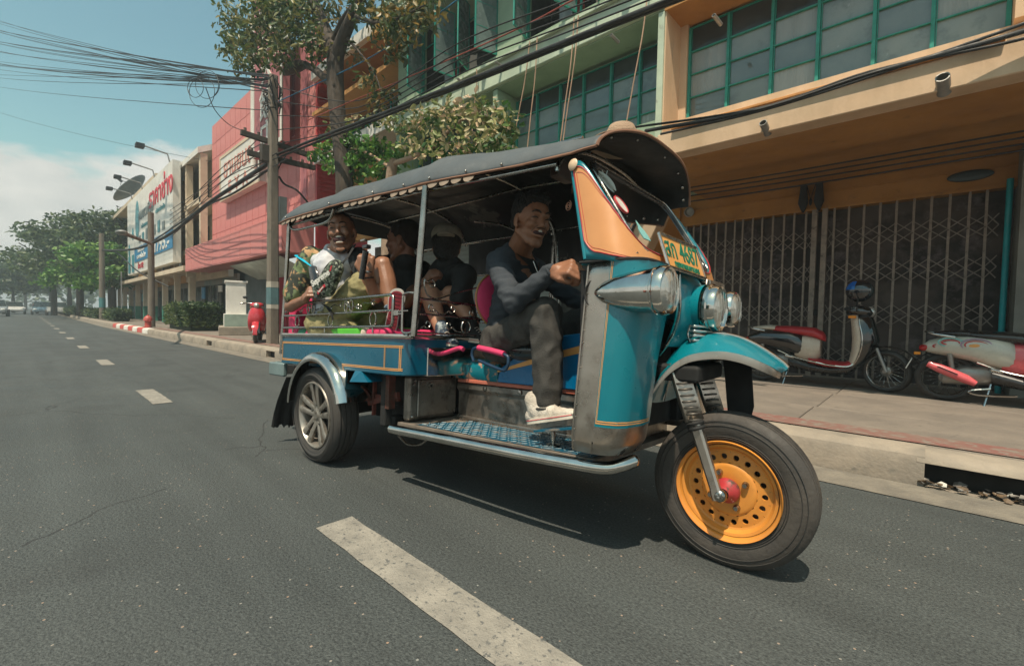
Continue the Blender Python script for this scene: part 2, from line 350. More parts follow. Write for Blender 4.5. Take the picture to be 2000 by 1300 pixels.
m_back = M('mottled_back_sheet', (.085,.068,.058), .9, col2=(.035,.03,.028), vs=1.8, lo=.42, hi=.58, col3=(.16,.13,.13), vs3=3, lo3=.55, hi3=.7)
m_pink = M('rose_wall_tiles', (.60,.22,.20), .7, col2=(.54,.19,.18), vs=.6, bump=.05, bs=20)
m_pinkd = M('dusty_mauve_panel', (.38,.13,.14), .7, col2=(.33,.11,.12), vs=1)
m_redw = M('red_wall', (.45,.04,.045), .7, col2=(.36,.03,.035), vs=1.2)
m_yellow = M('amber_plaster', (.52,.27,.09), .85, col2=(.40,.20,.07), vs=1.2)
m_beige = M('beige_plaster', (.60,.49,.36), .85, col2=(.47,.38,.27), vs=.8, col3=(.28,.23,.17), vs3=3, lo3=.6, hi3=.75)
m_white = M('white_paint', (.74,.72,.66), .6, col2=(.60,.58,.53), vs=2)
m_signw = M('sign_face_white', (.72,.70,.64), .5, col2=(.62,.59,.53), vs=1.5)
m_blue = M('sign_blue', (.01,.20,.40), .5); m_sred = M('sign_red', (.60,.03,.05), .5); m_sgrey = M('sign_grey', (.16,.20,.20), .5); m_steal = M('sign_teal', (.06,.26,.30), .5)
m_poleg = M('pole_concrete', (.19,.155,.12), .85, col2=(.12,.10,.08), vs=4, bump=.3, bs=40, stretch=(1,1,.3))
m_black = M('black_cable', (.014,.014,.014), .6); m_wood = M('dark_timber', (.04,.032,.026), .85, col2=(.06,.05,.04), vs=6, bump=.3)
m_metal = M('galvanised_pipe', (.30,.29,.27), .5, metal=.6, vs=8)
m_cyan = M('cyan_pipe_paint', (.0,.33,.36), .5, col2=(.0,.25,.28), vs=4)
m_greyw = M('grey_wall', (.22,.22,.19), .85, col2=(.16,.16,.14), vs=2)
m_bark = M('bark', (.065,.047,.033), .9, col2=(.032,.024,.018), vs=7, bump=.8, bs=22, stretch=(1,1,.3))
m_rope = M('jute_rope', (.50,.32,.22), .9)

# ================================================================ ground
def yk(X): return 3.46+.021*max(X, -30)       # the kerb line
mb = MB(); mb.add([(-1500,-900,-.03),(400,-900,-.03),(400,900,-.03),(-1500,900,-.03)], [(0,1,2,3)])
structure('ground', mb, M('dusty_ground', (.16,.14,.11), .9, vs=.1))
mb = MB(); rows = []
for X in (-600,-300,-150,-80,-40,-20,-10,-5,0,5,12,40): rows.append([(X, y, 0) for y in (-14,-6,-1,1.5)]+[(X, yk(X)-.30, 0)])
mb.grid(rows); road = structure('road', mb, m_asph)
mb = MB(); mb.grid([[(X, yk(X)-.30, .004),(X, yk(X)-.02, .012)] for X in (-600,-150,-30,-20,-10,0,12,40)])
structure('gutter', mb, m_gutter)
def dash(x0, x1, y0, y1):
    b = MB(); n = 26; top = []
    L0 = [(x0+(x1-x0)*i/n, y0+random.uniform(-.004,.004), .004) for i in range(n+1)]; L1 = [(x0+(x1-x0)*i/n, y1+random.uniform(-.004,.004), .004) for i in range(n+1)]
    b.grid([L0, L1]); o = b.build('lane_dash', m_paint, road); return o
dash(-1.90,1.4,.835,.995)
for k in range(14):
    a = -6.55-4.25*k; d = 1.05
    dash(a, a+d, .83-.005*k, .99-.005*k)
# kerb : one object per stone
def kerb_mesh(Ln, hole=None):
    prof = [(0,-.05),(.004,.13),(.022,.172),(.055,.192),(.22,.2),(.22,-.05)]
    b = MB(); x1 = Ln/2-.004
    if not hole: b.loft([[(s*x1, y, z) for y, z in prof] for s in (-1,1)]); return b
    h0, h1 = hole
    b.loft([[(x, y, z) for y, z in prof] for x in (-x1, h0)]) if h0 > -x1+.02 else 0
    b.loft([[(x, y, z) for y, z in prof] for x in (h1, x1)]) if h1 < x1-.02 else 0
    top = [(.004,.145),(.012,.165),(.05,.192),(.22,.2),(.22,.14)]; b.loft([[(x, y, z) for y, z in top] for x in (h0, h1)])
    bot = [(0,-.05),(.0,.012),(.22,.004),(.22,-.05)]; b.loft([[(x, y, z) for y, z in bot] for x in (h0, h1)])
    return b
def ctext(nm, mb, mats): return mb.mesh(nm, mats, 35)
k_plain = ctext('kerb_stone', kerb_mesh(1.0), m_conc); k_red = ctext('kerb_stone', kerb_mesh(1.0), m_kred); k_wht = ctext('kerb_stone', kerb_mesh(1.0), m_kwhite)
k_hole = ctext('kerb_stone', kerb_mesh(1.0, (-.54,.54)), m_conc); k_hs = ctext('kerb_stone', kerb_mesh(1.0, (-.22,.22)), m_conc)
kerb = bpy.data.objects.new('kerb', None); COL.objects.link(kerb); kerb['kind'] = 'structure'
rz = math.atan(.021)
for i in range(64):
    X = 3.48-i*1.0
    me = k_plain
    if i in (3,): me = k_hole
    if i in (2,): me = k_hole
    if i in (13,17,31): me = k_hs
    if 25 <= i <= 32: me = (k_red, k_wht)[i%2]
    o = bpy.data.objects.new('kerb_stone', me); COL.objects.link(o); o.parent = kerb
    o.location = (X, yk(X), random.uniform(-.004,.004)); o.rotation_euler = (random.uniform(-.01,.01), 0, (rz if X > -30 else 0)+random.uniform(-.003,.003))
# pavement bed with recessed joints and slabs
mb = MB(); mb.grid([[(X, yk(X)+.2, .18),(X, 7.6, .18)] for X in (-600,-150,-30,-20,-10,0,12,40)])
pave = structure('pavement', mb, m_joint)
sl = MB().box((0,0,0),(1.494,.992,.06),None,.006).mesh('paving_slab', m_slab, 30)
for i in range(26):
    for j in range(4):
        X = 3.0-i*1.5; y0 = yk(X)+.225
        o = bpy.data.objects.new('paving_slab', sl); COL.objects.link(o); o.parent = pave
        o.location = (X, y0+.5+j*1.0, .17+random.uniform(-.0025,.0025)); o.rotation_euler = (random.uniform(-.002,.002), random.uniform(-.002,.002), rz if X > -30 else 0)
mb = MB(); mb.grid([[(X, yk(X)+.235, .2075),(X, yk(X)+.50, .2075)] for X in [3-.5*i for i in range(50)]]); mb.build('painted_stripe', m_redstripe, pave)
mb = MB(); mb.grid([[(X, yk(X)+.2, .197),(X, 7.6, .197)] for X in (-36.6,-600)]); mb.build('far_paving', m_slab, pave)
# litter in the drain openings
ml = [M('litter_'+n, c, .6) for n, c in (('brown',(.14,.09,.05)),('grey',(.22,.20,.18)),('white',(.6,.58,.52)),('teal',(.02,.28,.30)),('black',(.03,.03,.03)))]
mb = MB()
for k in range(150):
    X = random.uniform(-.03,1.5); mb.mi = random.choices(range(5),(6,6,1,.4,5))[0]
    p = Vector((X, yk(X)+random.uniform(.0,.1)-.035, .02+random.random()*.03)); s = random.uniform(.012,.04)
    R = Matrix.Rotation(random.uniform(0,6.28),3,'Z') @ Matrix.Rotation(random.uniform(-.6,.6),3,'X')
    pts = [p+R@Vector((s*math.cos(a)*random.uniform(.6,1.2), s*.6*math.sin(a)*random.uniform(.6,1.2), random.uniform(-.006,.006))) for a in [i*1.257 for i in range(5)]]
    mb.prism(pts, (0,0,0), (0,0,.004))
tag(mb.build('litter', ml), 'scraps of leaves and wrappers in the kerb drain opening', 'litter', kind='stuff')
mb = MB(); mb.bb((-.1, yk(0)+.11,.0),(1.6, yk(0)+.13,.15)); mb.bb((-9.9, yk(-10)+.1,0),(-9,yk(-10)+.12,.15)); mb.bb((-13.9, yk(-13)+.1,0),(-13,yk(-13)+.12,.15)); mb.build('drain_shaft', m_dark, kerb)

# ================================================================ folding gate shophouse (ochre)
def vplane(b, x0, x1, z0, z1, y, t=.1): b.bb((x0,y,z0),(x1,y+t,z1)); return b
prng = random.Random(12)
m_glasses = [m_glass, m_glass, M('curtained_glass', (.21,.23,.215), .25, col2=(.27,.285,.265), vs=1.0, stretch=(6,1,.3), spec=.7, rvar=.08), M('clear_glass', (.09,.12,.12), .08, col2=(.13,.16,.155), vs=2.0, spec=.9, rvar=.04)]
def panes(parent, xs, zs, y, glass, frame, fw=.03, hw=.012, shadow_top=None, every=1):
    for i in range(len(xs)-1):
        for j in range(len(zs)-1):
            b = MB(); b.bb((xs[i]+.004, y+.02, zs[j]+.004),(xs[i+1]-.004, y+.026, zs[j+1]-.004)); b.build('pane', shadow_top if (shadow_top and j == len(zs)-2) else (glass if not (glass is m_glass) else prng.choice(m_glasses)), parent)  # top row takes dark glass: the soffit's shadow painted into the panes
    for x in xs:
        b = MB(); b.bb((x-fw/2, y-.02, zs[0]),(x+fw/2, y+.03, zs[-1])); b.build('mullion', frame, parent)
        if x not in (xs[0], xs[-1]): b = MB(); b.bb((x+fw*.62, y-.004, zs[0]),(x+fw*.9, y+.018, zs[-1])); b.build('mullion', frame, parent)
    for j, z in enumerate(zs):
        for i in range(len(xs)-1):
            b = MB(); b.bb((xs[i]+fw/2, y-.008, z-hw/2-(.006 if j == len(zs)-2 else 0)),(xs[i+1]-fw/2, y+.018, z+hw/2)); b.build('glazing_bar', frame, parent)
b1 = thing('shophouse', 'ochre shophouse with cream ledge above a folding iron gate, rightmost building', 'building', (0,0,0))
mb = MB(); mb.bb((-3.3,7.3,2.43),(4,7.5,3.0)); mb.bb((-3.3,7.285,2.66),(4,7.3,2.675)); mb.bb((-3.3,7.27,2.43),(4,7.3,2.46)); mb.build('lintel', m_orange, b1)
mb = MB(); mb.bb((-2.68,5.22,2.785),(4,7.29,2.9)); mb.build('soffit', m_orange, b1)
mb = MB(); mb.bb((-2.45,5.0,2.785),(4,5.22,3.04),.008); mb.build('fascia_beam', m_cream, b1)
mb = MB(); mb.bb((-2.27,4.955,3.042),(.28,5.1,3.068),.004); mb.build('ledge', m_ledge, b1)
mb = MB(); mb.bb((-2.6,5.1,2.95),(4,5.5,3.06)); mb.bb((-2.6,5.5,3.0),(4,5.9,3.25)); mb.bb((-2.6,5.7,3.25),(4,5.9,3.40)); mb.bb((-2.6,5.8,3.40),(4,5.9,3.47)); mb.bb((-2.52,5.80,3.47),(.40,5.92,3.50)); mb.bb((-2.6,5.94,4.68),(4,6.0,4.71)); mb.bb((.36,5.62,3.47),(4,6.0,4.7)); mb.bb((-2.6,5.84,3.47),(-2.49,6.0,4.7)); mb.build('upper_wall', m_cream, b1)
mb = MB(); mb.bb((-2.6,5.4,4.70),(4,7.5,4.85)); mb.bb((-2.6,5.4,4.85),(4,5.6,5.15)); mb.build('upper_soffit', m_orange, b1)
mb = MB(); mb.bb((-2.6,5.6,5.15),(4,5.8,8.2)); mb.build('top_wall', m_cream, b1)
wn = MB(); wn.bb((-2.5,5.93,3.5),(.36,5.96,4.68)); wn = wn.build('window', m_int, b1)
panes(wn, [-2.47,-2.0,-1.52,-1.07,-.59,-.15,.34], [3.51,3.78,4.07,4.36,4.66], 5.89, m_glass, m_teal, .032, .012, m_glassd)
for (px, py, r, L) in ((1494,244,.035,.16),(1845,158,.045,.17)):
    p = WP(px, py, 'y', 4.95)
    b = MB(); q = p+Vector((-.015,-.06,.035)); e = p+Vector((0,.12,-.05))
    b.lathe([(r,0),(r,L),(r*.82,L),(r*.82,.02),(0,.02)], e, q-e, 16); b.build('drain_spout', m_metal, b1, smooth=40)
mb = MB(); mb.bb((.56,6.9,.19),(4,7.6,2.92)); mb.build('side_pier', m_greyw, b1)
mb = MB(); mb.tube([(.50,7.2,.2),(.50,7.2,2.5)], .027, 10); mb.build('downpipe', m_cyan, b1, smooth=40)
p = WP(1345,412,'y',7.22); mb = MB(); mb.lathe([(.0,.0),(.055,.0),(.06,.03),(.075,.05),(.078,.075),(.062,.08),(.055,.05),(0,.05)], p+Vector((0,.09,0)), (0,-1,-.2), 20); mb.build('round_lamp', m_metal, b1, smooth=40)
p = WP(1895,342,'y',7.25); mb = MB(); mb.sphere(p+Vector((0,.03,0)), (.19,.02,.062), 28, 10); mb.build('oval_plaque', M('dim_teal_plaque', (.035,.055,.06), .4), b1, smooth=60)
mb = MB(); mb.bb((-3.42,7.24,.18),(-3.12,7.6,2.79)); mb.build('gate_pier', m_orange, b1)
# shade marks over the gate meeting line, built as black hanging drops
mb = MB(); pc = WP(1585,350,'y',7.2)
for s in (-1,1):
    mb.loft([[(pc.x+s*.09+dx*w, pc.y+dy, pc.z+z) for dx,dy in ((-1,0),(1,0),(1,.06),(-1,.06))] for z, w in ((.04,.02),(-.02,.03),(-.16,.04),(-.30,.055),(-.37,.03),(-.42,.008))])
mb.tube([(pc.x-.07,pc.y,pc.z+.0),(pc.x,pc.y,pc.z-.26),(pc.x+.07,pc.y,pc.z)], .008, 6)
mb.sphere((pc.x,pc.y,pc.z-.30),(.02,.02,.05),10,8); mb.build('shade_mark', m_black, b1)
# gate
gx0, gx1 = -3.05, .46; m_lat = M('lattice_iron', (.20,.165,.135), .6, vs=9)
gate = MB(); gate.bb((gx0-.1,7.42,.18),(gx1+.1,7.44,2.46)); gate = gate.build('folding_gate', m_back, b1)
xsl = []; x = -3.03; 
while x < -1.36: xsl.append(x); x += .118+.012*(x+3.03)
xsr = [-1.05+.155*i for i in range(10)]
xs = xsl+xsr
barm = MB().bb((-.012,-.008,.2),(.012,.008,2.44)).mesh('gate_bar', m_gate)
bar2 = MB().bb((-.009,-.022,.2),(-.003,.02,2.44)).mesh('gate_bar', m_gate)
for x in xs:
    for me in (barm,): 
        o = bpy.data.objects.new('gate_bar', me); COL.objects.link(o); o.parent = gate; o.location = (x+random.uniform(-.008,.008), 7.30+random.uniform(-.004,.004), 0); o.rotation_euler = (0,random.uniform(-.003,.003),0)
for x in (-1.27,-1.155):
    b = MB(); b.bb((x-.032,7.26,.2),(x+.032,7.31,2.44),.003)
    b.build('gate_post', m_gate, gate)
b = MB(); b.bb((-1.235,7.25,1.02),(-1.19,7.262,1.10)); b.build('gate_lock', m_dark, gate)
def lattice(xa, xb, z, h):
    b = MB(); L = math.hypot(xb-xa, h); a = math.atan2(h, xb-xa)
    for s in (-1,1): b.box(((xa+xb)/2, 7.322+s*.004, z), (L,.004,.011), Matrix.Rotation(-s*a,3,'Y'))
    return b
for z0 in (.42,.98,1.52,1.98):
    for g in (xsl+[-1.30], [-1.12]+xsr+[gx1-.02]):
        for i in range(len(g)-1):
            for dz in (0,.125): lattice(g[i], g[i+1], z0+dz, .125).build('lattice_strip', m_lat, gate)
mb = MB(); mb.bb((gx0,7.27,.195),(gx1,7.34,.215)); mb.build('gate_rail', m_gate, gate)

# cables clipped to the lintel
def cable(name, pts, r, mat, label, grp=None, n=6, sag=0, k=10, cat='cable'):
    P = [Vector(p) for p in pts]
    if sag and len(P) == 2:
        a, b_ = P; P = [a.lerp(b_, t/14)+Vector((0,0,-sag*4*(t/14)*(1-t/14))) for t in range(15)]
    elif len(P) > 2: P = catmull(P, k)
    o = MB().tube(P, r, n).build(name, mat, smooth=60); return tag(o, label, cat, grp)
for k in range(4):
    a = WP(1338, 368+k*8+(k==3)*3, 'y', 5.95); c = WP(1930, 268+k*12, 'y', 5.95)
    cable('wall_cable', [a+(a-c)*.3, a, a.lerp(c,.42)+Vector((0,0,-.012)), c, c+(c-a)*.4], .0085, m_black, ['topmost black cable along the ochre lintel above the gate','second black cable from the top along the ochre lintel','third black cable down along the ochre lintel','lowest black cable along the ochre lintel, slightly apart'][k], 'black cables along the ochre lintel', k=5)

# ================================================================ green shophouse
b2 = thing('shophouse', 'pale green shophouse with teal window grid, behind the three-wheeler roof', 'building')
GX = [-5.49,-5.04,-4.56,-4.11,-3.63,-3.17,-2.86]
mb = MB(); mb.bb((-2.68,5.4,2.925),(-2.602,5.9,4.7)); mb.build('party_wall', m_greenlt, b2)
mb = MB(); mb.bb((-2.601,5.425,3.2),(-2.585,6.0,4.7)); mb.build('party_wall_face', m_cream, b1)
mb = MB(); mb.bb((-8.55,5.5,2.9),(-2.68,5.9,3.45)); mb.bb((-8.55,5.9,3.2),(-2.68,6.1,3.5)); mb.bb((-2.84,5.84,3.3),(-2.68,6,4.7)); mb.bb((-5.62,5.42,3.2),(-5.52,6,4.7)); mb.bb((-8.55,5.42,2.9),(-8.4,6,4.7)); mb.bb((-2.9,5.95,4.64),(-8.5,6.0,4.7)); mb.build('lower_wall', m_green, b2)
mb = MB(); mb.bb((-8.55,5.62,2.9),(-2.69,7.5,2.93)); mb.build('soffit', m_green, b2)
mb = MB(); mb.bb((-8.55,5.42,4.72),(-2.61,7.0,4.84)); mb.build('balcony_soffit', m_green, b2)
mb = MB(); mb.bb((-8.55,5.36,4.74),(-2.61,5.5,5.16),.01); mb.bb((-8.55,5.30,5.08),(-2.61,5.36,5.13),.004); mb.build('balcony_fascia', m_greenlt, b2)
mb = MB(); mb.bb((-8.55,5.45,5.16),(-2.61,5.75,5.28)); mb.bb((-8.55,5.45,5.28),(-7.75,5.6,6.72)); mb.bb((-5.57,5.45,5.28),(-4.96,5.6,6.72)); mb.bb((-2.9,5.45,5.28),(-2.61,5.6,6.72)); mb.build('upper_wall', m_green, b2)
mb = MB(); mb.bb((-8.65,4.9,6.72),(-2.5,7.0,6.86)); mb.bb((-8.65,4.85,6.86),(-2.5,5.1,7.0)); mb.build('eaves_slab', m_greenlt, b2)
mb = MB(); mb.bb((-8.55,5.45,6.86),(-2.61,5.7,9.4)); mb.build('top_wall', m_green, b2)
mb = MB(); mb.bb((-8.6,7.3,2.43),(-3.3,7.5,2.95)); mb.build('lintel', M('mustard_plaster', (.38,.33,.10), .85, vs=1.5), b2)
mb = MB(); mb.bb((-5.6,7.4,.18),(-3.3,7.45,2.43)); mb.build('shop_shutter', M('dark_shutter', (.05,.055,.05), .7, vs=1), b2)
mb = MB(); mb.bb((-5.6,7.38,1.95),(-3.3,7.4,2.12)); mb.build('shutter_beam', M('mustard_band', (.30,.27,.10), .8), b2)
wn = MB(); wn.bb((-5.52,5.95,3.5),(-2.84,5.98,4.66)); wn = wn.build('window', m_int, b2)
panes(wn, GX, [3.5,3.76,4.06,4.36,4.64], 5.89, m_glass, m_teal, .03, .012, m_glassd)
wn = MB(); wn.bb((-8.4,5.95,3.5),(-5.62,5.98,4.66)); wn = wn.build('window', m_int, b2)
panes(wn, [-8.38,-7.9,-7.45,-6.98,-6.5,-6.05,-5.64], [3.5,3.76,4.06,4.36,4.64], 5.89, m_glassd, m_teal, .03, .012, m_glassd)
m_sash = M('sash_glass', (.16,.21,.20), .25, col2=(.11,.15,.145), vs=3, spec=.6)
def sash(parent, x, y, z0, z1, ang, w_=.42):
    """an open casement hinged at x,y"""
    f = bpy.data.objects.new('window_sash', None); COL.objects.link(f); f.parent = parent
    b = MB()
    for (a, c) in (((0,-.012,z0),(.022,.012,z1)),((w_-.022,-.012,z0),(w_,.012,z1)),((.022,-.012,z0),(w_-.022,.012,z0+.022)),((.022,-.012,z1-.022),(w_-.022,.012,z1))): b.bb(a, c)
    for t in (.33,.66): b.bb((.022,-.006,z0+(z1-z0)*t-.005),(w_-.022,.006,z0+(z1-z0)*t+.005))
    f2 = b.build('window_sash', m_teal, parent)
    bpy.data.objects.remove(f)
    f2.location = (x, y, 0); f2.rotation_euler = (0,0,ang)
    g = MB(); g.bb((.02,-.003,z0+.02),(w_-.02,.003,z1-.02)); g.build('pane', m_sash, f2)
mb = MB(); mb.bb((-8.55,6.16,5.16),(-2.61,6.3,6.75)); mb.bb((-8.55,5.6,5.28),(-7.8,6.16,6.72)); mb.bb((-5.5,5.6,5.28),(-5.0,6.16,6.72)); mb.bb((-2.85,5.6,5.28),(-2.62,6.16,6.72)); mb.build('room_wall', m_int, b2)
for (x0, x1) in ((-7.75,-5.57),(-4.96,-2.9)):
    o = MB(); o.bb((x0,6.1,5.28),(x1,6.15,6.72)); o = o.build('window_opening', m_int, b2)
    for x in (x0+.02, (x0+x1)/2, x1-.02):
        b = MB(); b.bb((x-.014,5.5,5.28),(x+.014,5.53,6.72)); b.build('mullion', m_teal, o)
    sash(o, x0+.03, 5.47, 5.3, 6.45, -1.35); sash(o, (x0+x1)/2-.05, 5.47, 5.3, 6.45, -1.75); sash(o, (x0+x1)/2+.32, 5.49, 5.3, 6.45, -1.2); sash(o, x1-.03, 5.47, 5.3, 6.45, -1.85)
    b = MB(); b.bb((x0,5.5,6.2),(x1,5.52,6.215)); b.build('curtain_rail', m_teal, o)
    # clothes and odds and ends on the sill
    for k, (c, wd, hh) in enumerate((((.30,.34,.36),.22,.75),((.35,.06,.05),.12,.3),((.55,.42,.36),.25,.35))):
        b = MB(); xx = x0+.55+k*.33; b.grid([[(xx+u*wd+.01*math.sin(7*v), 5.62+.03*math.sin(9*u), 5.3+hh*v) for v in (0,.2,.4,.6,.8,1)] for u in [i/8 for i in range(9)]], .01)
        b.build('hung_cloth', M('cloth', c, .9), o, smooth=60)
for px, py in ((1400,38),(1200,75),(975,126),(900,158)):
    p = WP(px*.31+780 if px > 1500 else px, py, 'y', 5.3); b = MB(); b.lathe([(.022,0),(.022,.16),(.017,.16),(.017,.02),(0,.02)], p+Vector((.02,.08,-.03)), (-.2,-1,.3), 10); b.build('drain_spout', m_metal, b2, smooth=40)
# ropes hanging from the balcony
for k, (xa, ya, xb, yb) in enumerate(((1034,125,1002,285),(1048,122,1030,290),(1120,95,1095,275),(1128,92,1100,276),(1266,30,1222,250),(930,165,927,205))):
    a = WP(xa, ya, 'y', 5.28); c = WP(xb, yb, 'y', 5.34); a.z = 5.1
    cable('hanging_rope', [a, a.lerp(c,.35)+Vector((.03,0,0)), a.lerp(c,.7)+Vector((.01,0,0)), c, c+Vector((-.06,0,-.5))], .009, m_rope,
          ['jute rope hanging from the green balcony nearest its left window edge','second jute rope hanging at left of the green window','left jute rope of the middle pair before the green window','right jute rope of the middle pair before the green window','long jute rope hanging beside the party wall of the green building','short jute rope hanging down among the vine leaves'][k], 'ropes hanging from the green balcony', cat='rope')

# ================================================================ amber house with eaves behind the tree
b3 = thing('house', 'amber plaster house with white-edged eaves behind the forked tree', 'building')
mb = MB(); mb.bb((-12.45,6.2,2.9),(-8.58,6.4,7.1)); mb.build('wall', m_yellow, b3)
mb = MB(); mb.bb((-12.45,5.3,6.15),(-8.6,6.2,6.25)); mb.bb((-12.3,5.3,7.05),(-8.6,6.2,7.12)); mb.build('soffit', m_yellow, b3)
mb = MB(); mb.bb((-12.3,5.2,7.0),(-9.4,5.32,7.25)); mb.bb((-12.45,5.35,4.9),(-8.6,5.5,5.15)); mb.bb((-12.45,5.5,4.9),(-8.6,6.2,5.0)); mb.build('eaves', m_white, b3)
for k in range(3):
    x0 = -12.2+1.2*k; o = MB(); o.bb((x0,6.17,5.2),(x0+1.05,6.19,6.1)); o = o.build('window', m_glassd, b3)
    for x in (x0, x0+.35, x0+.7, x0+1.05): b = MB(); b.bb((x-.02,6.13,5.2),(x+.02,6.17,6.1)); b.build('mullion', m_cyan if k%2 else m_teal, o)
    for x in (x0+.12, x0+.5): b = MB(); b.grid([[(x+.2*u, 6.155+.01*math.sin(20*u), 5.25+.8*v) for v in (0,1)] for u in [i/6 for i in range(7)]], .004); b.build('curtain', M('curtain', (.28,.33,.35), .9), o)
mb = MB(); mb.bb((-12.45,7.2,.18),(-5.5,7.3,2.9)); mb.build('ground_floor_shutter', M('shutter_grey', (.20,.24,.22), .6, vs=1), b3)
mb = MB(); 
for k in range(22): mb.bb((-12.4,7.18,.3+.12*k),(-5.5,7.2,.36+.12*k))
mb.build('shutter_slat', M('shutter_grey_b', (.17,.20,.19), .6, vs=1), b3)['kind'] = 'stuff'

# ================================================================ rose building
b4 = thing('rose_building', 'tall rose pink building with cream character sign and slanting wires before it', 'building')
mb = MB(); mb.bb((-22.4,5.4,3.40),(-12.45,5.6,8.55)); mb.build('front_wall', m_pink, b4)
# tiles : joints as shallow recesses -> proud courses
tile = MB().bb((-.297,-.006,-.297),(.297,.0,.297)).mesh('wall_tile', m_pink)
nt_ = 0
for i in range(16):
    for j in range(8):
        if (i*.62-22.1) > -12.7: continue
        o = bpy.data.objects.new('wall_tile', tile); COL.objects.link(o); o.parent = b4; o.location = (-22.08+i*.62, 5.397, 3.74+j*.62); nt_ += 1
mb = MB(); mb.bb((-12.45,5.4,2.6),(-12.35,6.9,8.55)); mb.build('side_wall', m_redw, b4)
mb = MB()
for k in range(44): mb.bb((-12.35,5.45,3.3+.115*k),(-12.33,6.9,3.37+.115*k))
o = mb.build('louver_slat', m_redw, b4); o['kind'] = 'stuff'
mb = MB(); mb.bb((-13.35,5.37,3.4),(-12.95,5.39,8.5)); mb.bb((-14.0,5.37,6),(-13.8,5.39,8.5)); mb.build('mauve_band', m_pinkd, b4)
mb = MB(); mb.bb((-22.9,4.55,2.5),(-12.5,5.39,3.42)); mb.build('canopy', m_pink, b4)
ct = MB().bb((-.49,-.006,-.2),(.49,0,.2)).mesh('canopy_tile', m_pink)
for i in range(10):
    for j in range(2):
        o = bpy.data.objects.new('canopy_tile', ct); COL.objects.link(o); o.parent = b4; o.location = (-22.35+i*1.0, 4.549, 2.74+j*.44)
mb = MB(); mb.bb((-22.4,7.2,.18),(-12.5,7.4,2.6)); mb.bb((-16.2,5.5,.18),(-15.7,6.0,2.5)); mb.bb((-13.3,5.5,.18),(-12.8,6.0,2.5)); mb.build('ground_floor_wall', m_redw, b4)
mb = MB(); mb.bb((-22.3,6.6,.18),(-16.6,6.65,2.5)); o = mb.build('roller_shutter', M('teal_grey_shutter', (.11,.155,.15), .6, vs=.8), b4)
mb = MB(); mb.bb((-15.5,6.9,.18),(-14.6,7.0,2.2)); o = mb.build('door', M('brown_door', (.11,.06,.045), .6), b4)
for k in range(3): b = MB(); b.bb((-15.4,6.88,.4+.62*k),(-15.1,6.9,.9+.62*k)); b.build('door_pane', m_glassd, o); b = MB(); b.bb((-15.0,6.88,.4+.62*k),(-14.7,6.9,.9+.62*k)); b.build('door_pane', m_glassd, o)
mb = MB(); mb.add([(-17.5,4.7,2.42),(-13.0,4.7,2.42),(-13.0,5.6,2.02),(-17.5,5.6,2.02)], [(0,1,2,3)]); mb.build('awning', M('pale_awning', (.45,.48,.42), .7), b4)
# cream sign box
sg = thing('wall_sign', 'cream box sign with faded red characters on the rose wall', 'sign')
mb = MB(); mb.bb((-20.3,5.15,5.05),(-15.9,5.385,6.75)); mb.build('sign_box', m_signw, sg, bevel=.02)
m_tred = M('faded_red_letters', (.42,.12,.09), .7, col2=(.55,.30,.24), vs=6)
text('lettering', 'ยานยนต์', .95, m_tred, sg, (-18.2,5.145,6.15), (1,0,0), (0,0,1), .01, 1.0, .01)
text('lettering', 'E  Y  A', .62, m_tred, sg, (-18.2,5.145,5.42), (1,0,0), (0,0,1), .01, 1.2, .01)
mb = MB(); 
for a, b_ in (((-20.3,5.13,5.05),(-20.2,5.15,6.75)),((-16.0,5.13,5.05),(-15.9,5.15,6.75)),((-20.2,5.13,6.65),(-16,5.15,6.75)),((-20.2,5.13,5.05),(-16,5.15,5.13))): mb.bb(a, b_)
mb.build('sign_rim', m_beige, sg)
sg = thing('blade_sign', 'tall vertical mauve sign with white characters on the rose wall', 'sign')
mb = MB(); mb.bb((-15.6,4.85,5.6),(-13.3,5.05,10.4)); mb.build('sign_panel', m_pinkd, sg)
mb = MB(); 
for a, b_ in (((-15.62,4.83,5.6),(-15.5,4.87,10.4)),((-13.42,4.83,5.6),(-13.3,4.87,10.4)),((-15.5,4.83,5.6),(-13.42,4.87,5.72)),((-15.5,4.83,10.28),(-13.42,4.87,10.4))): mb.bb(a, b_)
mb.build('sign_rim', m_signw, sg)
for k, ch in enumerate('福己大飯店'): text('character', ch, .95, m_signw, sg, (-14.46,4.84,9.75-.95*k), (1,0,0), (0,0,1), .01, 1.25, .012)
mb = MB(); mb.tube([(-15.85,4.95,5.4),(-15.85,4.95,10.2)], .10, 10); mb.build('white_post', m_signw, sg, smooth=40)

# ================================================================ beige building and its neighbours
b5 = thing('shophouse', 'beige building with open balconies between the pink wall and the billboard', 'building')
mb = MB(); mb.bb((-30,6.0,2.4),(-22.45,6.2,8.2)); mb.build('wall', m_beige, b5)
for z in (3.4,5.4): mb = MB(); mb.bb((-30,5.0,z),(-22.45,6.0,z+.22)); mb.build('balcony_slab', m_beige, b5)
mb = MB(); mb.loft([[(x,4.9,7.35),(x,4.9,7.6),(x,7.5,8.9),(x,7.5,8.7)] for x in (-30.5,-22.45)]); mb.build('roof', m_white, b5)
for x in (-29.9,-27.5,-25.0,-22.6): mb = MB(); mb.bb((x-.12,5.0,2.4),(x+.12,5.25,7.4)); mb.build('column', m_beige, b5)
for x in (-29.4,-26.8,-24.4):
    for z in (3.7,5.7):
        mb = MB(); mb.bb((x,5.96,z),(x+1.4,5.99,z+1.2)); w_ = mb.build('window', m_glassd, b5); mb = MB(); mb.bb((x+.68,5.93,z),(x+.72,5.96,z+1.2)); mb.build('mullion', m_beige, w_)
b6 = thing('shophouse', 'ochre flat-roofed building behind the white billboard', 'building')
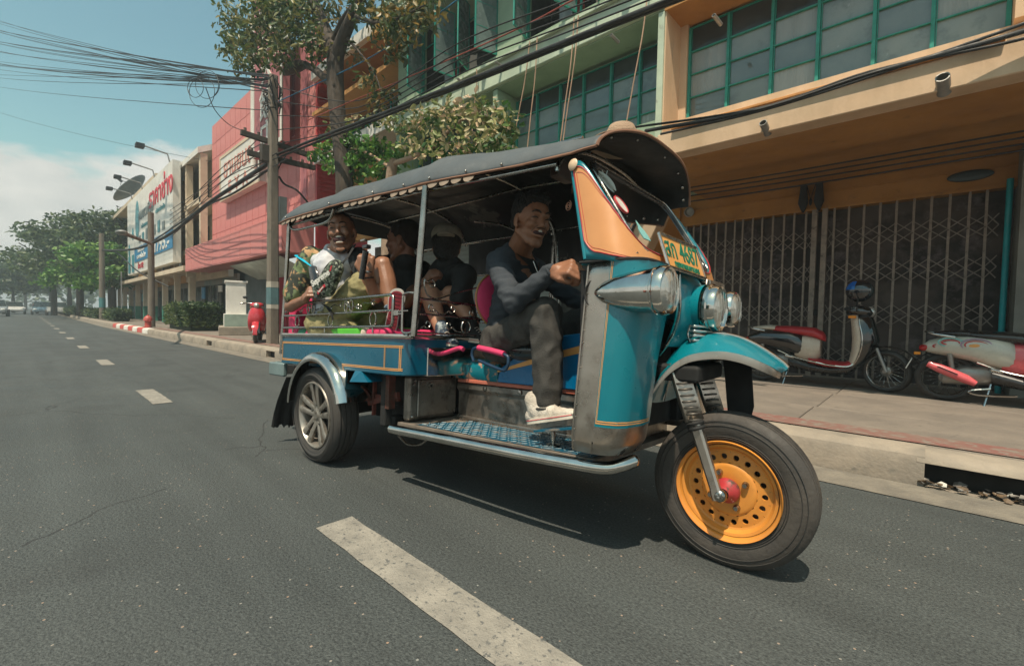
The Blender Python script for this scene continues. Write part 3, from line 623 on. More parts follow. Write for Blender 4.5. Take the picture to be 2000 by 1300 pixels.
mb = MB(); mb.bb((-56,6.0,2.4),(-30.1,6.2,8.4)); mb.build('wall', m_yellow, b6)
mb = MB(); mb.bb((-56.5,4.7,7.75),(-30.1,7.8,8.0)); mb.build('roof', m_beige, b6)
for z in (5.2,): mb = MB(); mb.bb((-56,5.1,z),(-30.1,6.0,z+.2)); mb.build('balcony_slab', m_beige, b6)
for k in range(9):
    for z in (3.6,5.8): mb = MB(); mb.bb((-55+2.8*k,5.96,z),(-53.4+2.8*k,5.99,z+1.3)); w_ = mb.build('window', m_glassd, b6); mb = MB(); mb.bb((-54.22+2.8*k,5.92,z),(-54.16+2.8*k,5.96,z+1.3)); mb.build('mullion', m_beige, w_)
b7 = thing('shop_row', 'row of glass-fronted shops under a tan awning slab beneath the billboard', 'building')
mb = MB(); mb.loft([[(x,4.5,2.55),(x,4.5,2.75),(x,7.0,3.15),(x,7.0,2.95)] for x in (-56,-23)]); mb.build('awning_slab', m_beige, b7)
mb = MB(); mb.bb((-56,7.0,.18),(-22.95,7.2,3.0)); mb.build('wall', M('dim_shop_wall', (.10,.12,.115), .7, vs=.5), b7)
mb = MB(); mb.bb((-56,6.5,2.2),(-23,6.6,2.6)); mb.build('sign_band', M('tan_signband', (.33,.22,.15), .7, vs=.6, col2=(.2,.24,.22)), b7)
for k in range(11):
    x = -55.5+3*k
    mb = MB(); mb.bb((x+.3,6.6,.3),(x+1.35,6.63,2.2)); w_ = mb.build('shop_window', m_glassd, b7); mb = MB(); mb.bb((x+.8,6.57,.3),(x+.86,6.6,2.2)); mb.build('mullion', m_metal, w_)
    mb = MB(); mb.bb((x+1.5,6.6,.3),(x+2.6,6.63,2.2)); w_ = mb.build('shop_window', m_glassd, b7); mb = MB(); mb.bb((x+2.0,6.57,.3),(x+2.06,6.6,2.2)); mb.build('mullion', m_metal, w_)
    mb = MB(); mb.bb((x-.12,5.2,.18),(x+.12,5.44,2.6)); o = mb.build('column', m_beige, b7)
    mb = MB(); mb.bb((x-.13,5.19,.18),(x+.13,5.45,1.1)); mb.build('painted_base', M('green_column_paint', (.04,.22,.15), .6), o)
    mb = MB(); mb.bb((x+.3,6.3,1.5+.3*(k%3)),(x+.9,6.34,2.1)); mb.build('hung_sign', [m_sred,m_blue,m_white,m_steal][k%4], b7)
# billboard
bb = thing('billboard', 'white roadside billboard with red Thai headline and blue price band', 'billboard')
BX0, BX1, BZ0, BZ1, BY = -38.4, -25.2, 3.05, 7.6, 4.55
mb = MB(); mb.bb((BX0,BY,BZ0),(BX1,BY+.3,BZ1)); mb.build('board', m_signw, bb)
mb = MB(); mb.bb((-35.5,BY-.03,3.68),(BX1+.05,BY-.01,4.52)); mb.build('price_band', m_blue, bb)
text('headline', 'ราคาช่าง', 1.35, m_sred, bb, (-27.9,BY-.02,6.62), (1,0,0), (0,0,1), .01, 1.25, .02)
text('headline', 'จานดาวเทียม', .78, m_sgrey, bb, (-31.9,BY-.02,6.25), (1,0,0), (0,0,1), .01, 1.15, .015)
text('price', '1795.-', .95, m_white, bb, (-27.6,BY-.04,4.08), (1,0,0), (0,0,1), .01, 1.5, .02)
text('small_print', 'รับติดตั้ง', .37, m_white, bb, (-33.2,BY-.04,4.30), (1,0,0), (0,0,1), .01, 1.7)
text('small_print', 'ราคาเริ่มต้น', .37, m_white, bb, (-33.2,BY-.04,3.92), (1,0,0), (0,0,1), .01, 1.7)
text('small_print', 'บริการติดตั้ง', .30, m_steal, bb, (-27.9,BY-.02,5.80), (1,0,0), (0,0,1), .01, 1.5)
text('small_print', 'กล้องวงจรปิด', .30, m_steal, bb, (-31.9,BY-.02,5.55), (1,0,0), (0,0,1), .01, 1.5)
text('small_print', 'โทร 02', .44, m_sred, bb, (-33.5,BY-.02,3.38), (1,0,0), (0,0,1), .01, 1.5)
mb = MB(); mb.sphere((-34.6,BY-.01,6.1),(.62,.04,1.15),20,10); mb.build('printed_dish', m_steal, bb)
for x, s in ((-37.6,1.0),(-36.2,1.2)):
    mb = MB(); mb.sphere((x,BY-.01,4.55*s),(.28,.04,.40),12,8); mb.bb((x-.40,BY-.03,3.15),(x+.40,BY-.01,4.2)); mb.build('printed_figure', m_steal, bb)
for k in range(7):
    mb = MB(); x = -34.0+1.1*k; mb.bb((x,BY-.03,4.72),(x+.5,BY-.01,5.1+.09*(k%3))); mb.build('printed_item', [m_sgrey,m_steal][k%2], bb)
for k in range(4):
    x = -37.0+3.6*k
    mb = MB(); mb.tube([(x,BY+.1,BZ1),(x,BY-.0,BZ1+.45),(x,BY-.9,BZ1+.6)], .035, 6); mb.build('lamp_arm', m_metal, bb)
    mb = MB(); mb.box((x,BY-1.0,BZ1+.55),(.42,.3,.16)); mb.build('floodlight', m_black, bb)
for x in (-37.5,-33.5,-29.5,-25.6): mb = MB(); mb.tube([(x,BY+.35,2.7),(x,BY+.35,BZ1)], .06, 6); mb.build('frame_post', m_metal, bb)
# satellite dishes on the roof
def dish(px, py, y, R, mat, label, face=(-.25,-.7,.65), hub=False):
    c = WP(px, py, 'y', y); t = thing('satellite_dish', label, 'satellite dish', c, 0, 'satellite dishes on the roof')
    b = MB(); X, Y, Z = frame(face); rows = []
    for i in range(8):
        r = R*i/7; rows.append([X*r*math.cos(a)+Y*r*math.sin(a)+Z*(.28*R*(i/7)**2) for a in [2*math.pi*k/24 for k in range(25)]])
    b.grid(rows, .02*R); b.build('reflector', mat, t, smooth=60)
    for k in range(12):
        a = 2*math.pi*k/12; MB().tube([(X*math.cos(a)+Y*math.sin(a))*R*u+Z*(.28*R*u*u+.02) for u in (0,.35,.7,1)], .012*R, 4).build('rib', m_black, t)
    for k in range(3):
        a = 2*math.pi*k/3; MB().tube([(X*math.cos(a)+Y*math.sin(a))*R*.85+Z*.2*R, Z*R*.75], .012*R, 4).build('feed_strut', m_black, t)
    MB().cone(Z*R*.7, Z*R*.9, .07*R, .07*R, 10).build('receiver', m_black, t)
    MB().tube([(0,0,0),(0,.1*R,-R*.9)], .05*R, 8).build('mast', m_metal, t)
dish(262,374,6.3,1.5, M('dish_mesh', (.10,.125,.13), .6, metal=.3), 'large dark mesh satellite dish rising behind the billboard top')
dish(243,414,6.5,.85, M('dish_grey', (.30,.32,.31), .5), 'smaller grey satellite dish left of the billboard')
dish(236,426,6.3,.5, m_sred, 'small red satellite dish beside the grey one')
# ================================================================ three-wheeler materials
def paint(name, c, c2):
    m = M(name, c, .3, col2=c2, vs=2.5, coat=.45, rvar=.06, col3=tuple(x*.55+.03 for x in c), vs3=40, lo3=.68, hi3=.72); return m
p_teal = paint('teal_paint', (.0,.165,.205), (.0,.145,.19)); p_blue = paint('deep_blue_paint', (.0,.085,.145), (.0,.075,.13)); p_cob = paint('cobalt_paint', (.0,.13,.30), (.0,.11,.26))
p_org = M('orange_panel_paint', (.60,.27,.10), .4, col2=(.55,.24,.085), vs=5, coat=.3); p_red = M('red_line_paint', (.50,.045,.05), .4)
p_pin = M('orange_pinstripe', (.70,.33,.10), .45)
c_chr = M('chrome', (.66,.64,.60), .10, metal=1, col2=(.52,.50,.46), vs=7, rvar=.07, bump=.05, bs=12, col3=(.25,.21,.17), vs3=30, lo3=.66, hi3=.72)
c_stl = M('dull_stainless', (.46,.41,.36), .33, metal=.92, col2=(.36,.32,.275), vs=4, rvar=.12, bump=.12, bs=9, col3=(.17,.14,.115), vs3=6, lo3=.57, hi3=.75)
c_dirty = M('grimy_stainless', (.27,.245,.215), .36, metal=.8, col2=(.17,.15,.13), vs=5, rvar=.12, bump=.2, bs=10, col3=(.08,.068,.055), vs3=10, lo3=.52, hi3=.7)
c_rub = M('tyre_rubber', (.030,.028,.026), .72, col2=(.045,.041,.037), vs=5, col3=(.08,.07,.06), vs3=9, lo3=.6, hi3=.8)
c_rubd = M('dusty_tyre_rubber', (.040,.035,.031), .7, col2=(.062,.053,.045), vs=6, col3=(.11,.09,.072), vs3=7, lo3=.55, hi3=.8, bump=.15, bs=60)
c_blk = M('black_underbody', (.012,.012,.012), .8); c_blkg = M('black_gloss', (.015,.015,.016), .3, coat=.4)
c_tube = M('steel_tube', (.40,.38,.35), .22, metal=1, col2=(.30,.28,.25), vs=12)
c_alloy = M('alloy_wheel', (.36,.33,.29), .4, metal=.7, col2=(.27,.245,.21), vs=7, col3=(.14,.12,.10), vs3=14)
c_wor = M('orange_wheel_paint', (.66,.27,.045), .4, col2=(.56,.22,.04), vs=5, col3=(.28,.13,.05), vs3=9, lo3=.6, hi3=.75)
c_hub = M('red_hub_paint', (.42,.03,.04), .4, col2=(.30,.04,.04), vs=12, col3=(.08,.05,.04), vs3=22)
c_roof = M('charcoal_canvas', (.075,.085,.09), .62, col2=(.058,.067,.072), vs=3, bump=.18, bs=14, col3=(.11,.115,.115), vs3=5, lo3=.6, hi3=.75)
c_roofin = M('canopy_lining', (.008,.0085,.008), .5, col2=(.016,.016,.015), vs=3, bump=.3, bs=10, col3=(.13,.12,.10), vs3=4, lo3=.6, hi3=.64)  # pale patches are reflections on the glossy lining, painted into the colour
c_trim = M('brown_piping', (.22,.105,.06), .6); c_scal = M('tan_scallop', (.26,.195,.145), .8, col2=(.18,.14,.105), vs=8)
c_pink = M('pink_vinyl', (.62,.05,.14), .45, col2=(.55,.04,.12), vs=6, spec=.4); c_lime = M('lime_vinyl', (.10,.50,.04), .45, col2=(.08,.42,.04)); c_gvin = M('green_vinyl', (.02,.28,.15), .45); c_wine = M('wine_vinyl', (.16,.02,.03), .5)
c_glass = bpy.data.materials.new('windscreen_glass'); c_glass.use_nodes = True
_t = c_glass.node_tree; _t.nodes.clear(); _o = _t.nodes.new('ShaderNodeOutputMaterial'); _g = _t.nodes.new('ShaderNodeBsdfGlossy'); _g.inputs[1].default_value = .03
_tr = _t.nodes.new('ShaderNodeBsdfTransparent'); _tr.inputs[0].default_value = (.86,.90,.88,1); _f = _t.nodes.new('ShaderNodeFresnel'); _f.inputs[0].default_value = 1.5; _mx = _t.nodes.new('ShaderNodeMixShader')
_t.links.new(_f.outputs[0], _mx.inputs[0]); _t.links.new(_tr.outputs[0], _mx.inputs[1]); _t.links.new(_g.outputs[0], _mx.inputs[2]); _t.links.new(_mx.outputs[0], _o.inputs[0])
c_lens = M('lamp_lens', (.55,.53,.48), .08, metal=.55, col2=(.40,.39,.36), vs=9, coat=1, bump=.35, bs=28, rvar=.04)
c_board = M('blue_tread_plate', (.0,.11,.19), .35, metal=.3, col2=(.01,.09,.15), vs=8, col3=(.23,.20,.17), vs3=12, lo3=.5, hi3=.64)
c_dust = M('dusty_plate', (.22,.18,.145), .7, metal=.3, col2=(.14,.115,.095), vs=9)
c_rustt = M('chipped_teal', (.0,.15,.19), .4, col2=(.0,.13,.17), vs=6, col3=(.38,.20,.13), vs3=13, lo3=.53, hi3=.57)
c_salm = M('salmon_primer', (.50,.13,.08), .7, col2=(.38,.12,.08), vs=10); c_rredo = M('rusty_red_chassis', (.14,.025,.015), .8, col2=(.05,.02,.012), vs=12)
c_rblue = M('dark_blue_tube', (.01,.035,.075), .35)

tt = thing('three_wheeler', 'teal and orange open three-wheeler taxi with dark canopy carrying passengers', 'three-wheeler', mat=ROOT)
BL = TILT
def bp(name, mb, mats, parent=None, **k):
    """a body part; the body squats a little on its springs, so parts hang in a tilted frame"""
    if parent is None: return mb.build(name, mats, tt, local=BL, **k)
    return mb.build(name, mats, parent, **k)
body = lambda: MB()
# ---- rear tub
def tub_outline(inset=0, rad=.085, xf=.865, xr=-.565, yn=-.56):
    p = []; yn = yn+inset; xf = xf-inset; xr = xr+inset
    p += [Vector((xr, yn, 0))]+[Vector((xr+(xf-rad-xr)*i/12, yn, 0)) for i in range(1,13)]
    for i in range(1, 9): a = -math.pi/2+math.pi/2*i/8; p.append(Vector((xf-rad+rad*math.cos(a), yn+rad+rad*math.sin(a), 0)))
    q = [Vector((v.x, -v.y, 0)) for v in p][::-1]
    return p+q
O = tub_outline(); I = tub_outline(.03)
mb = MB(); mb.loft([[v+Vector((0,0,z)) for v in R_] for R_, z in ((tub_outline(.012),.553),(O,.560),(O,.742),(I,.742),(I,.60))], caps=False); tubo = bp('tub', mb, p_blue, smooth=40)
mb = MB(); mb.loft([[v+Vector((0,0,z)) for v in R_] for R_, z in ((tub_outline(-.008),.743),(tub_outline(-.011),.752),(tub_outline(-.009),.765),(tub_outline(.03),.766),(tub_outline(.03),.744))], caps=False); bp('tub_rim', mb, c_chr, tubo, smooth=40)
mb = MB(); mb.bb((-.55,-.53,.56),(.84,.53,.60)); bp('tub_floor', mb, c_blk, tubo)
# pinstripes following the tub: a band between two heights
def along(z, s0, s1, k=1, off=.002):
    P = tub_outline(-off); n = 21; P = P[:n]
    L = [0]
    for i in range(1, n): L.append(L[-1]+(P[i]-P[i-1]).length)
    def at(s):
        for i in range(1, n):
            if L[i] >= s: t = (s-L[i-1])/(L[i]-L[i-1]); return P[i-1].lerp(P[i], t)+Vector((0,0,z))
        return P[-1]+Vector((0,0,z))
    m = 60; return [at(s0+(s1-s0)*i/m) for i in range(m+1)]
Lmax = 1.46
def band(z0, z1, s0=.015, s1=Lmax-.04):
    b = MB(); a = along(z0, s0, s1); c = along(z1, s0, s1); b.grid([a, c]); bp('pinstripe', b, p_pin, tubo)
for z in (.7035,.6955,.5875,.5795): band(z, z+.0045)
for s in (.015,1.285,Lmax-.06):
    b = MB(); a = along(.58, s, s+.004); c = along(.7065, s, s+.004); b.grid([a, c]); bp('pinstripe', b, p_pin, tubo)
    b = MB(); a = along(.58, s+.008, s+.0115); c = along(.7065, s+.008, s+.0115); b.grid([a, c]); bp('pinstripe', b, p_pin, tubo)
# front panel of the tub step, polished steel
mb = MB(); mb.bb((.835,-.40,.548),(.872,.30,.70)); bp('step_riser', mb, c_chr, tubo, bevel=.006)
# ---- rear bumper, flap, arch
mb = MB(); mb.bb((-.86,-.50,.455),(-.82,.55,.555)); mb.bb((-.86,-.535,.455),(-.60,-.50,.552)); bp('rear_bumper', mb, M('grey_blue_bumper', (.20,.27,.27), .45, metal=.3), bevel=.012)
mb = MB(); mb.bb((-.84,-.45,.47),(-.5,-.40,.53)); mb.bb((-.84,.40,.47),(-.5,.45,.53)); bp('bumper_bracket', mb, c_blk)['kind'] = 'stuff'
random.seed(3)
rows = []
n = 14
flz = [ (.47,-.36),(.40,-.42),(.30,-.50),(.20,-.555),(.12,-.585)]
for z, x in flz: rows.append([(x-.0+.03*math.sin(i*.9)*(.47-z), -.605+.17*i/n, z-(random.uniform(0,.03) if z < .13 else 0)) for i in range(n+1)])
mb = MB(); mb.grid(rows, .006); bp('mud_flap', mb, c_blk, tubo)
mb = MB(); cx, cz = .085, .335
def arc(r, y, a0=-15, a1=198, n=22, k=1.0): return [(cx+r*1.02*math.cos(math.radians(a0+(a1-a0)*i/n)), y, cz-.035+r*math.sin(math.radians(a0+(a1-a0)*i/n))*k) for i in range(n+1)]
A = [arc(r, y, 14, 176) for r, y in ((.33,-.40),(.345,-.53),(.352,-.59),(.346,-.62),(.330,-.640),(.308,-.645),(.300,-.642))]
mb.grid(A, .004); bp('wheel_arch', mb, c_chr, tubo, smooth=50)
mb = MB(); mb.loft([[(.435,-.56,.56),(.50,-.56,.56),(.57,-.56,.505),(.45,-.60,.50)],[(.435,-.40,.56),(.50,-.40,.56),(.57,-.40,.505),(.45,-.40,.50)]]); bp('arch_gusset', mb, p_blue, tubo)
# ---- chassis
mb = MB(); mb.bb((-.75,-.36,.36),(.72,.36,.555)); mb.bb((.2,-.30,.26),(.70,.30,.36)); mb.bb((.55,-.47,.26),(.60,-.42,.55)); mb.bb((.48,-.36,.22),(.54,.2,.30)); bp('chassis', mb, c_blk, bevel=.01)
mb = MB(); mb.bb((.60,-.47,.36),(.635,-.43,.56)); mb.bb((.30,-.43,.40),(.66,-.41,.42)); mb.bb((.42,-.44,.30),(.435,-.42,.52)); mb.box((.52,-.43,.40),(.3,.02,.03),Matrix.Rotation(-.25,3,'Y')); bp('chassis_strut', mb, c_rredo)['kind'] = 'stuff'
MB().tube([(-.0,-.45,.30),(0,.45,.30)], .04, 10).build('rear_axle', c_blk, tt)
# ---- foot board, box, engine cover
mb = MB(); mb.prism([(.70,-.455,.272),(1.0,-.425,.272),(1.45,-.395,.272),(1.86,-.355,.272),(1.86,.46,.272),(.66,.46,.272)], (0,0,0), (0,0,.026)); fb = bp('footboard', mb, c_dust, bevel=.003)
mb = MB(); mb.grid([[(.82,-.435,.3005),(.95,-.16,.3005)],[(1.84,-.355,.3005),(1.84,-.11,.3005)]]); bp('tread_sheet', mb, c_board, fb)
lug = MB().box((0,0,0),(.026,.007,.004),None,.0015).mesh('tread_lug', M('worn_tread_lug', (.0,.20,.32), .3, metal=.4, col2=(.30,.27,.24), vs=14))
for i in range(32):
    for j in range(9):
        x = .86+i*.031; y = -.435+j*.035
        lim = -.445+.085*(x-.8)
        if y < lim+.008 or y > -.115 or (x < .95 and y > -.45+(x-.8)*1.9): continue
        o = bpy.data.objects.new('tread_lug', lug); COL.objects.link(o); o.parent = fb; o.location = (x, y, .3025); o.rotation_euler = (0,0,.78 if (i+j)%2 else -.78)
mb = MB(); bar = [BP(767,839,'y',-.485), BP(860,857,'y',-.46), BP(1000,885,'y',-.43), BP(1120,907,'y',-.395), BP(1180,916,'y',-.37), BP(1212,911,'y',-.335), BP(1238,903,'y',-.29)]
mb.tube(catmull([p+Vector((0,-.006,.006)) for p in bar], 5), .0245, 14); 
bp('side_bar', mb, c_chr, fb, smooth=50)
mb = MB(); mb.sphere(bar[0]+Vector((0,-.006,.006)), .0245, 12, 8); mb.sphere(bar[-1]+Vector((0,-.006,.006)), .0245, 12, 8); bp('bar_end', mb, c_chr, fb, smooth=60)['kind'] = 'stuff'
mb = MB(); mb.tube(catmull([BP(778,850,'y',-.46), BP(795,866,'y',-.45), BP(818,868,'y',-.44), BP(835,858,'y',-.43)], 5), .006, 6); bp('wire_loop', mb, c_tube, fb, smooth=60)
mb = MB(); mb.box((.735,-.265,.425),(.06,.335,.245)); bx_ = bp('battery_box', mb, c_dirty, bevel=.02)
mb = MB(); mb.box((.77,-.245,.425),(.012,.27,.20)); bp('box_lid', mb, c_dirty, bx_, bevel=.02)
for y, z in ((-.40,.52),(-.405,.50),(-.41,.33),(-.13,.33),(-.13,.53),(-.35,.50)): b = MB(); b.lathe([(0,.006),(.007,.005),(.009,0)], (.768,y,z), (1,0,0), 8); bp('bolt', b, c_tube, bx_)
b = MB(); b.lathe([(.008,.006),(.016,.006),(.018,0)], (.778,-.30,.49), (1,0,0), 14); bp('keyhole', b, c_tube, bx_); b = MB(); b.lathe([(0,.004),(.009,.004)], (.778,-.30,.49), (1,0,0), 10); bp('keyhole_core', b, c_blk, bx_)
# engine / tank cover beside the driver
mb = MB(); mb.loft([[(x,-.105,.298),(x,-.105,.45),(x,-.12,.47),(x,-.115,.50),(x,.45,.50),(x,.45,.298)] for x in (.79,1.80)]); ec = bp('engine_cover', mb, c_dirty, bevel=.004)
mb = MB(); mb.bb((.80,-.128,.30),(1.62,-.107,.318)); bp('cover_lip', mb, c_stl, ec, bevel=.004)
mb = MB(); mb.bb((.80,-.125,.505),(1.70,.44,.525)); bp('primer_sill', mb, c_salm, ec, bevel=.004)
mb = MB(); 
for x in (1.02,1.27,1.49): mb.lathe([(0,.008),(.012,.006),(.014,0)], (x,-.12,.484), (0,-1,0), 10)
bp('cover_bolt', mb, c_tube, ec)['kind'] = 'stuff'
mb = MB(); prof = [(-.118,.525),(-.128,.545),(-.128,.60),(-.11,.625),(-.06,.64),(.4,.64),(.4,.525)]
mb.loft([[(x,y,z) for y, z in prof] for x in (.84,.85,1.10,1.118)]); bp('fuel_tank', mb, c_rustt, ec, smooth=40)
mb = MB(); mb.loft([[(x+.02*(y+.11),y,z) for y, z in prof] for x in (.64,.83)]); bp('fuel_tank', mb, c_rustt, ec, smooth=40)
mb = MB(); mb.lathe([(.026,0),(.026,.006),(.018,.008),(0,.006)], (.80,-.128,.60), (.2,-1,.2), 18); bp('tank_badge', mb, M('pale_badge', (.5,.52,.48), .4), ec, smooth=40)
# cobalt seat base
pb = [(1.12,.527),(1.66,.527),(1.66,.79),(1.50,.77),(1.36,.73),(1.14,.60)]
mb = MB(); mb.prism([(x,-.135,z) for x, z in pb], (0,0,0), (0,.56,0)); sb_ = bp('seat_base', mb, p_cob, bevel=.006)
mb = MB(); mb.prism([(1.125,-.1375,.588),(1.38,-.1375,.665),(1.655,-.1375,.735),(1.655,-.1375,.70),(1.38,-.1375,.637),(1.125,-.1375,.578)], (0,0,0), (0,-.001,0)); bp('orange_stripe', mb, p_pin, sb_)
# driver's seat
mb = MB(); mb.sphere((1.28,.02,.70),(.24,.22,.075),24,12); ds = bp('driver_seat', mb, c_blkg, smooth=60)
mb = MB()
rows = []
mb.sphere((1.055,.0,.955),(.045,.245,.175),30,16, Matrix.Rotation(-.12,3,'Y')); bp('seat_back', mb, c_pink, ds, smooth=60)
mb = MB(); mb.tube([(1.062+.02*math.cos(a)*0-.021*math.sin(a)*1,.0+.246*math.cos(a),.955+.176*math.sin(a)) for a in [2*math.pi*k/36 for k in range(36)]], .0045, 6, closed=True); bp('seat_piping', mb, M('gold_piping', (.42,.22,.07), .5), ds, smooth=60)
# armrest lever with pink grip
P = [BP(925,705,'y',-.25), BP(922,690,'y',-.25), BP(932,679,'y',-.25), BP(985,692,'y',-.25), BP(993,703,'y',-.25), BP(990,717,'y',-.25), BP(980,722,'y',-.25), BP(935,704,'y',-.25)]
mb = MB(); mb.tube(catmull(P, 4), .0085, 8); lv = bp('grab_frame', mb, c_rblue, smooth=60)
mb = MB(); mb.tube([P[2].lerp(P[3],.05)+Vector((0,0,.002)), P[2].lerp(P[3],.5)+Vector((0,0,.004)), P[3]+Vector((0,0,.002))], .015, 10); bp('grip', mb, c_pink, lv, smooth=60)
P2 = [BP(845,690,'y',-.33), BP(865,690,'y',-.33), BP(895,680,'y',-.33), BP(905,682,'y',-.33)]
mb = MB(); mb.tube(catmull(P2, 4), .012, 8); bp('grip', mb, c_pink, lv, smooth=60)
# raised pedal step
mb = MB(); q = [BP(1042,842,'y',-.36), BP(1125,836,'y',-.36)]; mb.prism([q[0], q[1], q[1]+Vector((0,.16,0)), q[0]+Vector((0,.16,0))], (0,0,-.004), (0,0,.004)); ps = bp('pedal_step', mb, c_board, fb)
mb = MB(); a = BP(1080,842,'y',-.30); mb.tube([a, Vector((a.x+.003,a.y,.30))], .011, 10); mb.lathe([(.03,0),(.03,.006),(.012,.01)], (a.x+.003,a.y,.301), (0,0,1), 12); bp('step_post', mb, c_tube, ps, smooth=50)
# ---- leg shield
def shield(u, t):
    """u 0..1 from the open side edge round to the wheel well, t 0..1 upward; near side"""
    z = .335+.70*t; xr = 1.80+.062*t; xc = 1.985+.085*t; xf = 1.995+.085*t
    P = [(xr,-.435),(xr+.006,-.452),(xr+.03,-.458),(xr+.10,-.459),(xc-.045,-.455),(xc-.012,-.44),(xc+.010,-.405),(xf+.012,-.33),(xf+.01,-.26-.03*(1-t)),(xf,-.225+.06*max(0,(t-.5)/.5))]
    s = [0,.03,.07,.28,.52,.585,.65,.78,.89,1.0]
    for i in range(1, len(s)):
        if u <= s[i]+1e-9:
            k = (u-s[i-1])/(s[i]-s[i-1]); x = P[i-1][0]+(P[i][0]-P[i-1][0])*k; y = P[i-1][1]+(P[i][1]-P[i-1][1])*k; break
    # bottom tucks under
    tuck = max(0, .10-t)/.10
    return Vector((x-.03*tuck*tuck*(1 if u > .3 else .3), y+.03*tuck*tuck, z))
def sheet(u0, u1, t0, t1, off=0, nu=26, nt=14, mir=1, th=.004):
    rows = []
    for j in range(nt+1):
        r = []
        for i in range(nu+1):
            u = u0+(u1-u0)*i/nu; tt_ = t0(u) + ((t1(u) if callable(t1) else t1)-t0(u))*j/nt if callable(t0) else t0+((t1(u) if callable(t1) else t1)-t0)*j/nt
            p = shield(u, tt_); e = 1e-3; a = shield(min(u+e,1), tt_)-shield(max(u-e,0), tt_); nrm = Vector((a.y, -a.x, 0)).normalized()
            p = p+nrm*off; r.append((p.x, p.y*mir, p.z))
        rows.append(r)
    return MB().grid(rows)
for mir in (1, -1):
    s_ = bp('leg_shield', sheet(0, 1, 0, 1, mir=mir), c_stl, smooth=50)
    so = s_.modifiers.new('t','SOLIDIFY'); so.thickness = .008; so.offset = -1 if mir == 1 else 1
    t_ = bp('painted_panel', sheet(.30, 1, .155, .995, .003, mir=mir), p_teal, s_, smooth=50)
    for k, o_ in enumerate((.0,.020)):
        b = sheet(.315+o_, .324+o_, .17+o_*.4, .99, .0045, 2, 12, mir); bp('pinstripe', b, p_pin, s_)
        b = sheet(.315+o_, .96, .17+o_*.55, .176+o_*.55, .0045, 30, 1, mir); bp('pinstripe', b, p_pin, s_)
    b = MB(); b.tube([shield(.0, t)*1.0 if mir == 1 else Vector((shield(0,t).x,-shield(0,t).y,shield(0,t).z)) for t in [i/12 for i in range(13)]], .007, 8); bp('edge_bead', b, c_stl, s_, smooth=60)
    for k in range(14):
        p = shield(.05, .06+.065*k); b = MB(); b.sphere((p.x, (p.y-.001)*mir, p.z), .003, 6, 4); bp('rivet', b, c_stl, s_)
# well lining and front cowl
mb = MB(); mb.bb((1.80,-.40,.40),(1.86,.40,1.02)); bp('dash_box', mb, c_blk, bevel=.01)
mb = MB(); mb.bb((1.84,-.17,.40),(1.93,.17,.75)); mb.bb((1.86,-.40,.40),(1.96,-.17,.98)); mb.bb((1.86,.17,.40),(1.96,.40,.98)); bp('inner_well', mb, c_blk)
# nose between the shields
rows = []
for z, xo, w_ in ((.735,2.075,.150),(.78,2.095,.152),(.83,2.115,.155),(.90,2.120,.160),(.96,2.11,.165),(1.00,2.095,.168),(1.03,2.075,.170)):
    r = []
    for i in range(17):
        a = -1+2*i/16; y = a*w_; x = xo-.035*abs(a)**3-.0*abs(a)
        r.append((x, y, z))
    rows.append(r)
mb = MB(); mb.grid(rows, -.01); ns = bp('nose', mb, p_teal, smooth=50)
mb = MB(); mb.tube(catmull([(2.095,-.168,1.03),(2.098,-.172,.96),(2.10,-.17,.88),(2.08,-.165,.80),(2.05,-.16,.745),(2.02,-.165,.70)],4), .006, 6); mb.tube(catmull([(2.095,.168,1.03),(2.098,.172,.96),(2.10,.17,.88),(2.08,.165,.80),(2.05,.16,.745)],4), .006, 6); bp('nose_beading', mb, c_tube, ns, smooth=60)['kind'] = 'stuff'
mb = MB(); mb.loft([[(1.84,-.455,1.03),(2.03,-.45,1.03),(2.07,-.40,1.03),(2.08,-.17,1.03),(2.09,0,1.03),(2.08,.17,1.03),(2.07,.4,1.03),(2.03,.45,1.03),(1.84,.455,1.03)],[(1.84,-.45,1.042),(2.02,-.445,1.042),(2.06,-.40,1.042),(2.05,-.17,1.06),(2.05,0,1.065),(2.05,.17,1.06),(2.06,.4,1.042),(2.02,.445,1.042),(1.84,.45,1.042)]]); bp('cowl_shelf', mb, p_teal, ns)
mb = MB(); mb.tube(catmull([(1.838,-.462,1.037),(1.95,-.466,1.036),(2.04,-.45,1.034),(2.08,-.40,1.034),(2.088,-.28,1.034),(2.09,-.17,1.036)],5), .006, 6); bp('cowl_seam', mb, c_blk, ns, smooth=60)
# grille badge under the headlamp
for k in range(4):
    z = .815-.018*k; mb = MB(); mb.tube(catmull([(2.12,-.115,z),(2.145,-.11,z),(2.165,-.04,z),(2.168,.04,z)],4), .0055, 6); bp('grille_bar', mb, c_chr, ns, smooth=60)
mb = MB(); mb.tube(catmull([(2.12,-.115,.755),(2.112,-.12,.785),(2.12,-.115,.82)],4), .0055, 6); bp('grille_bar', mb, c_chr, ns, smooth=60)
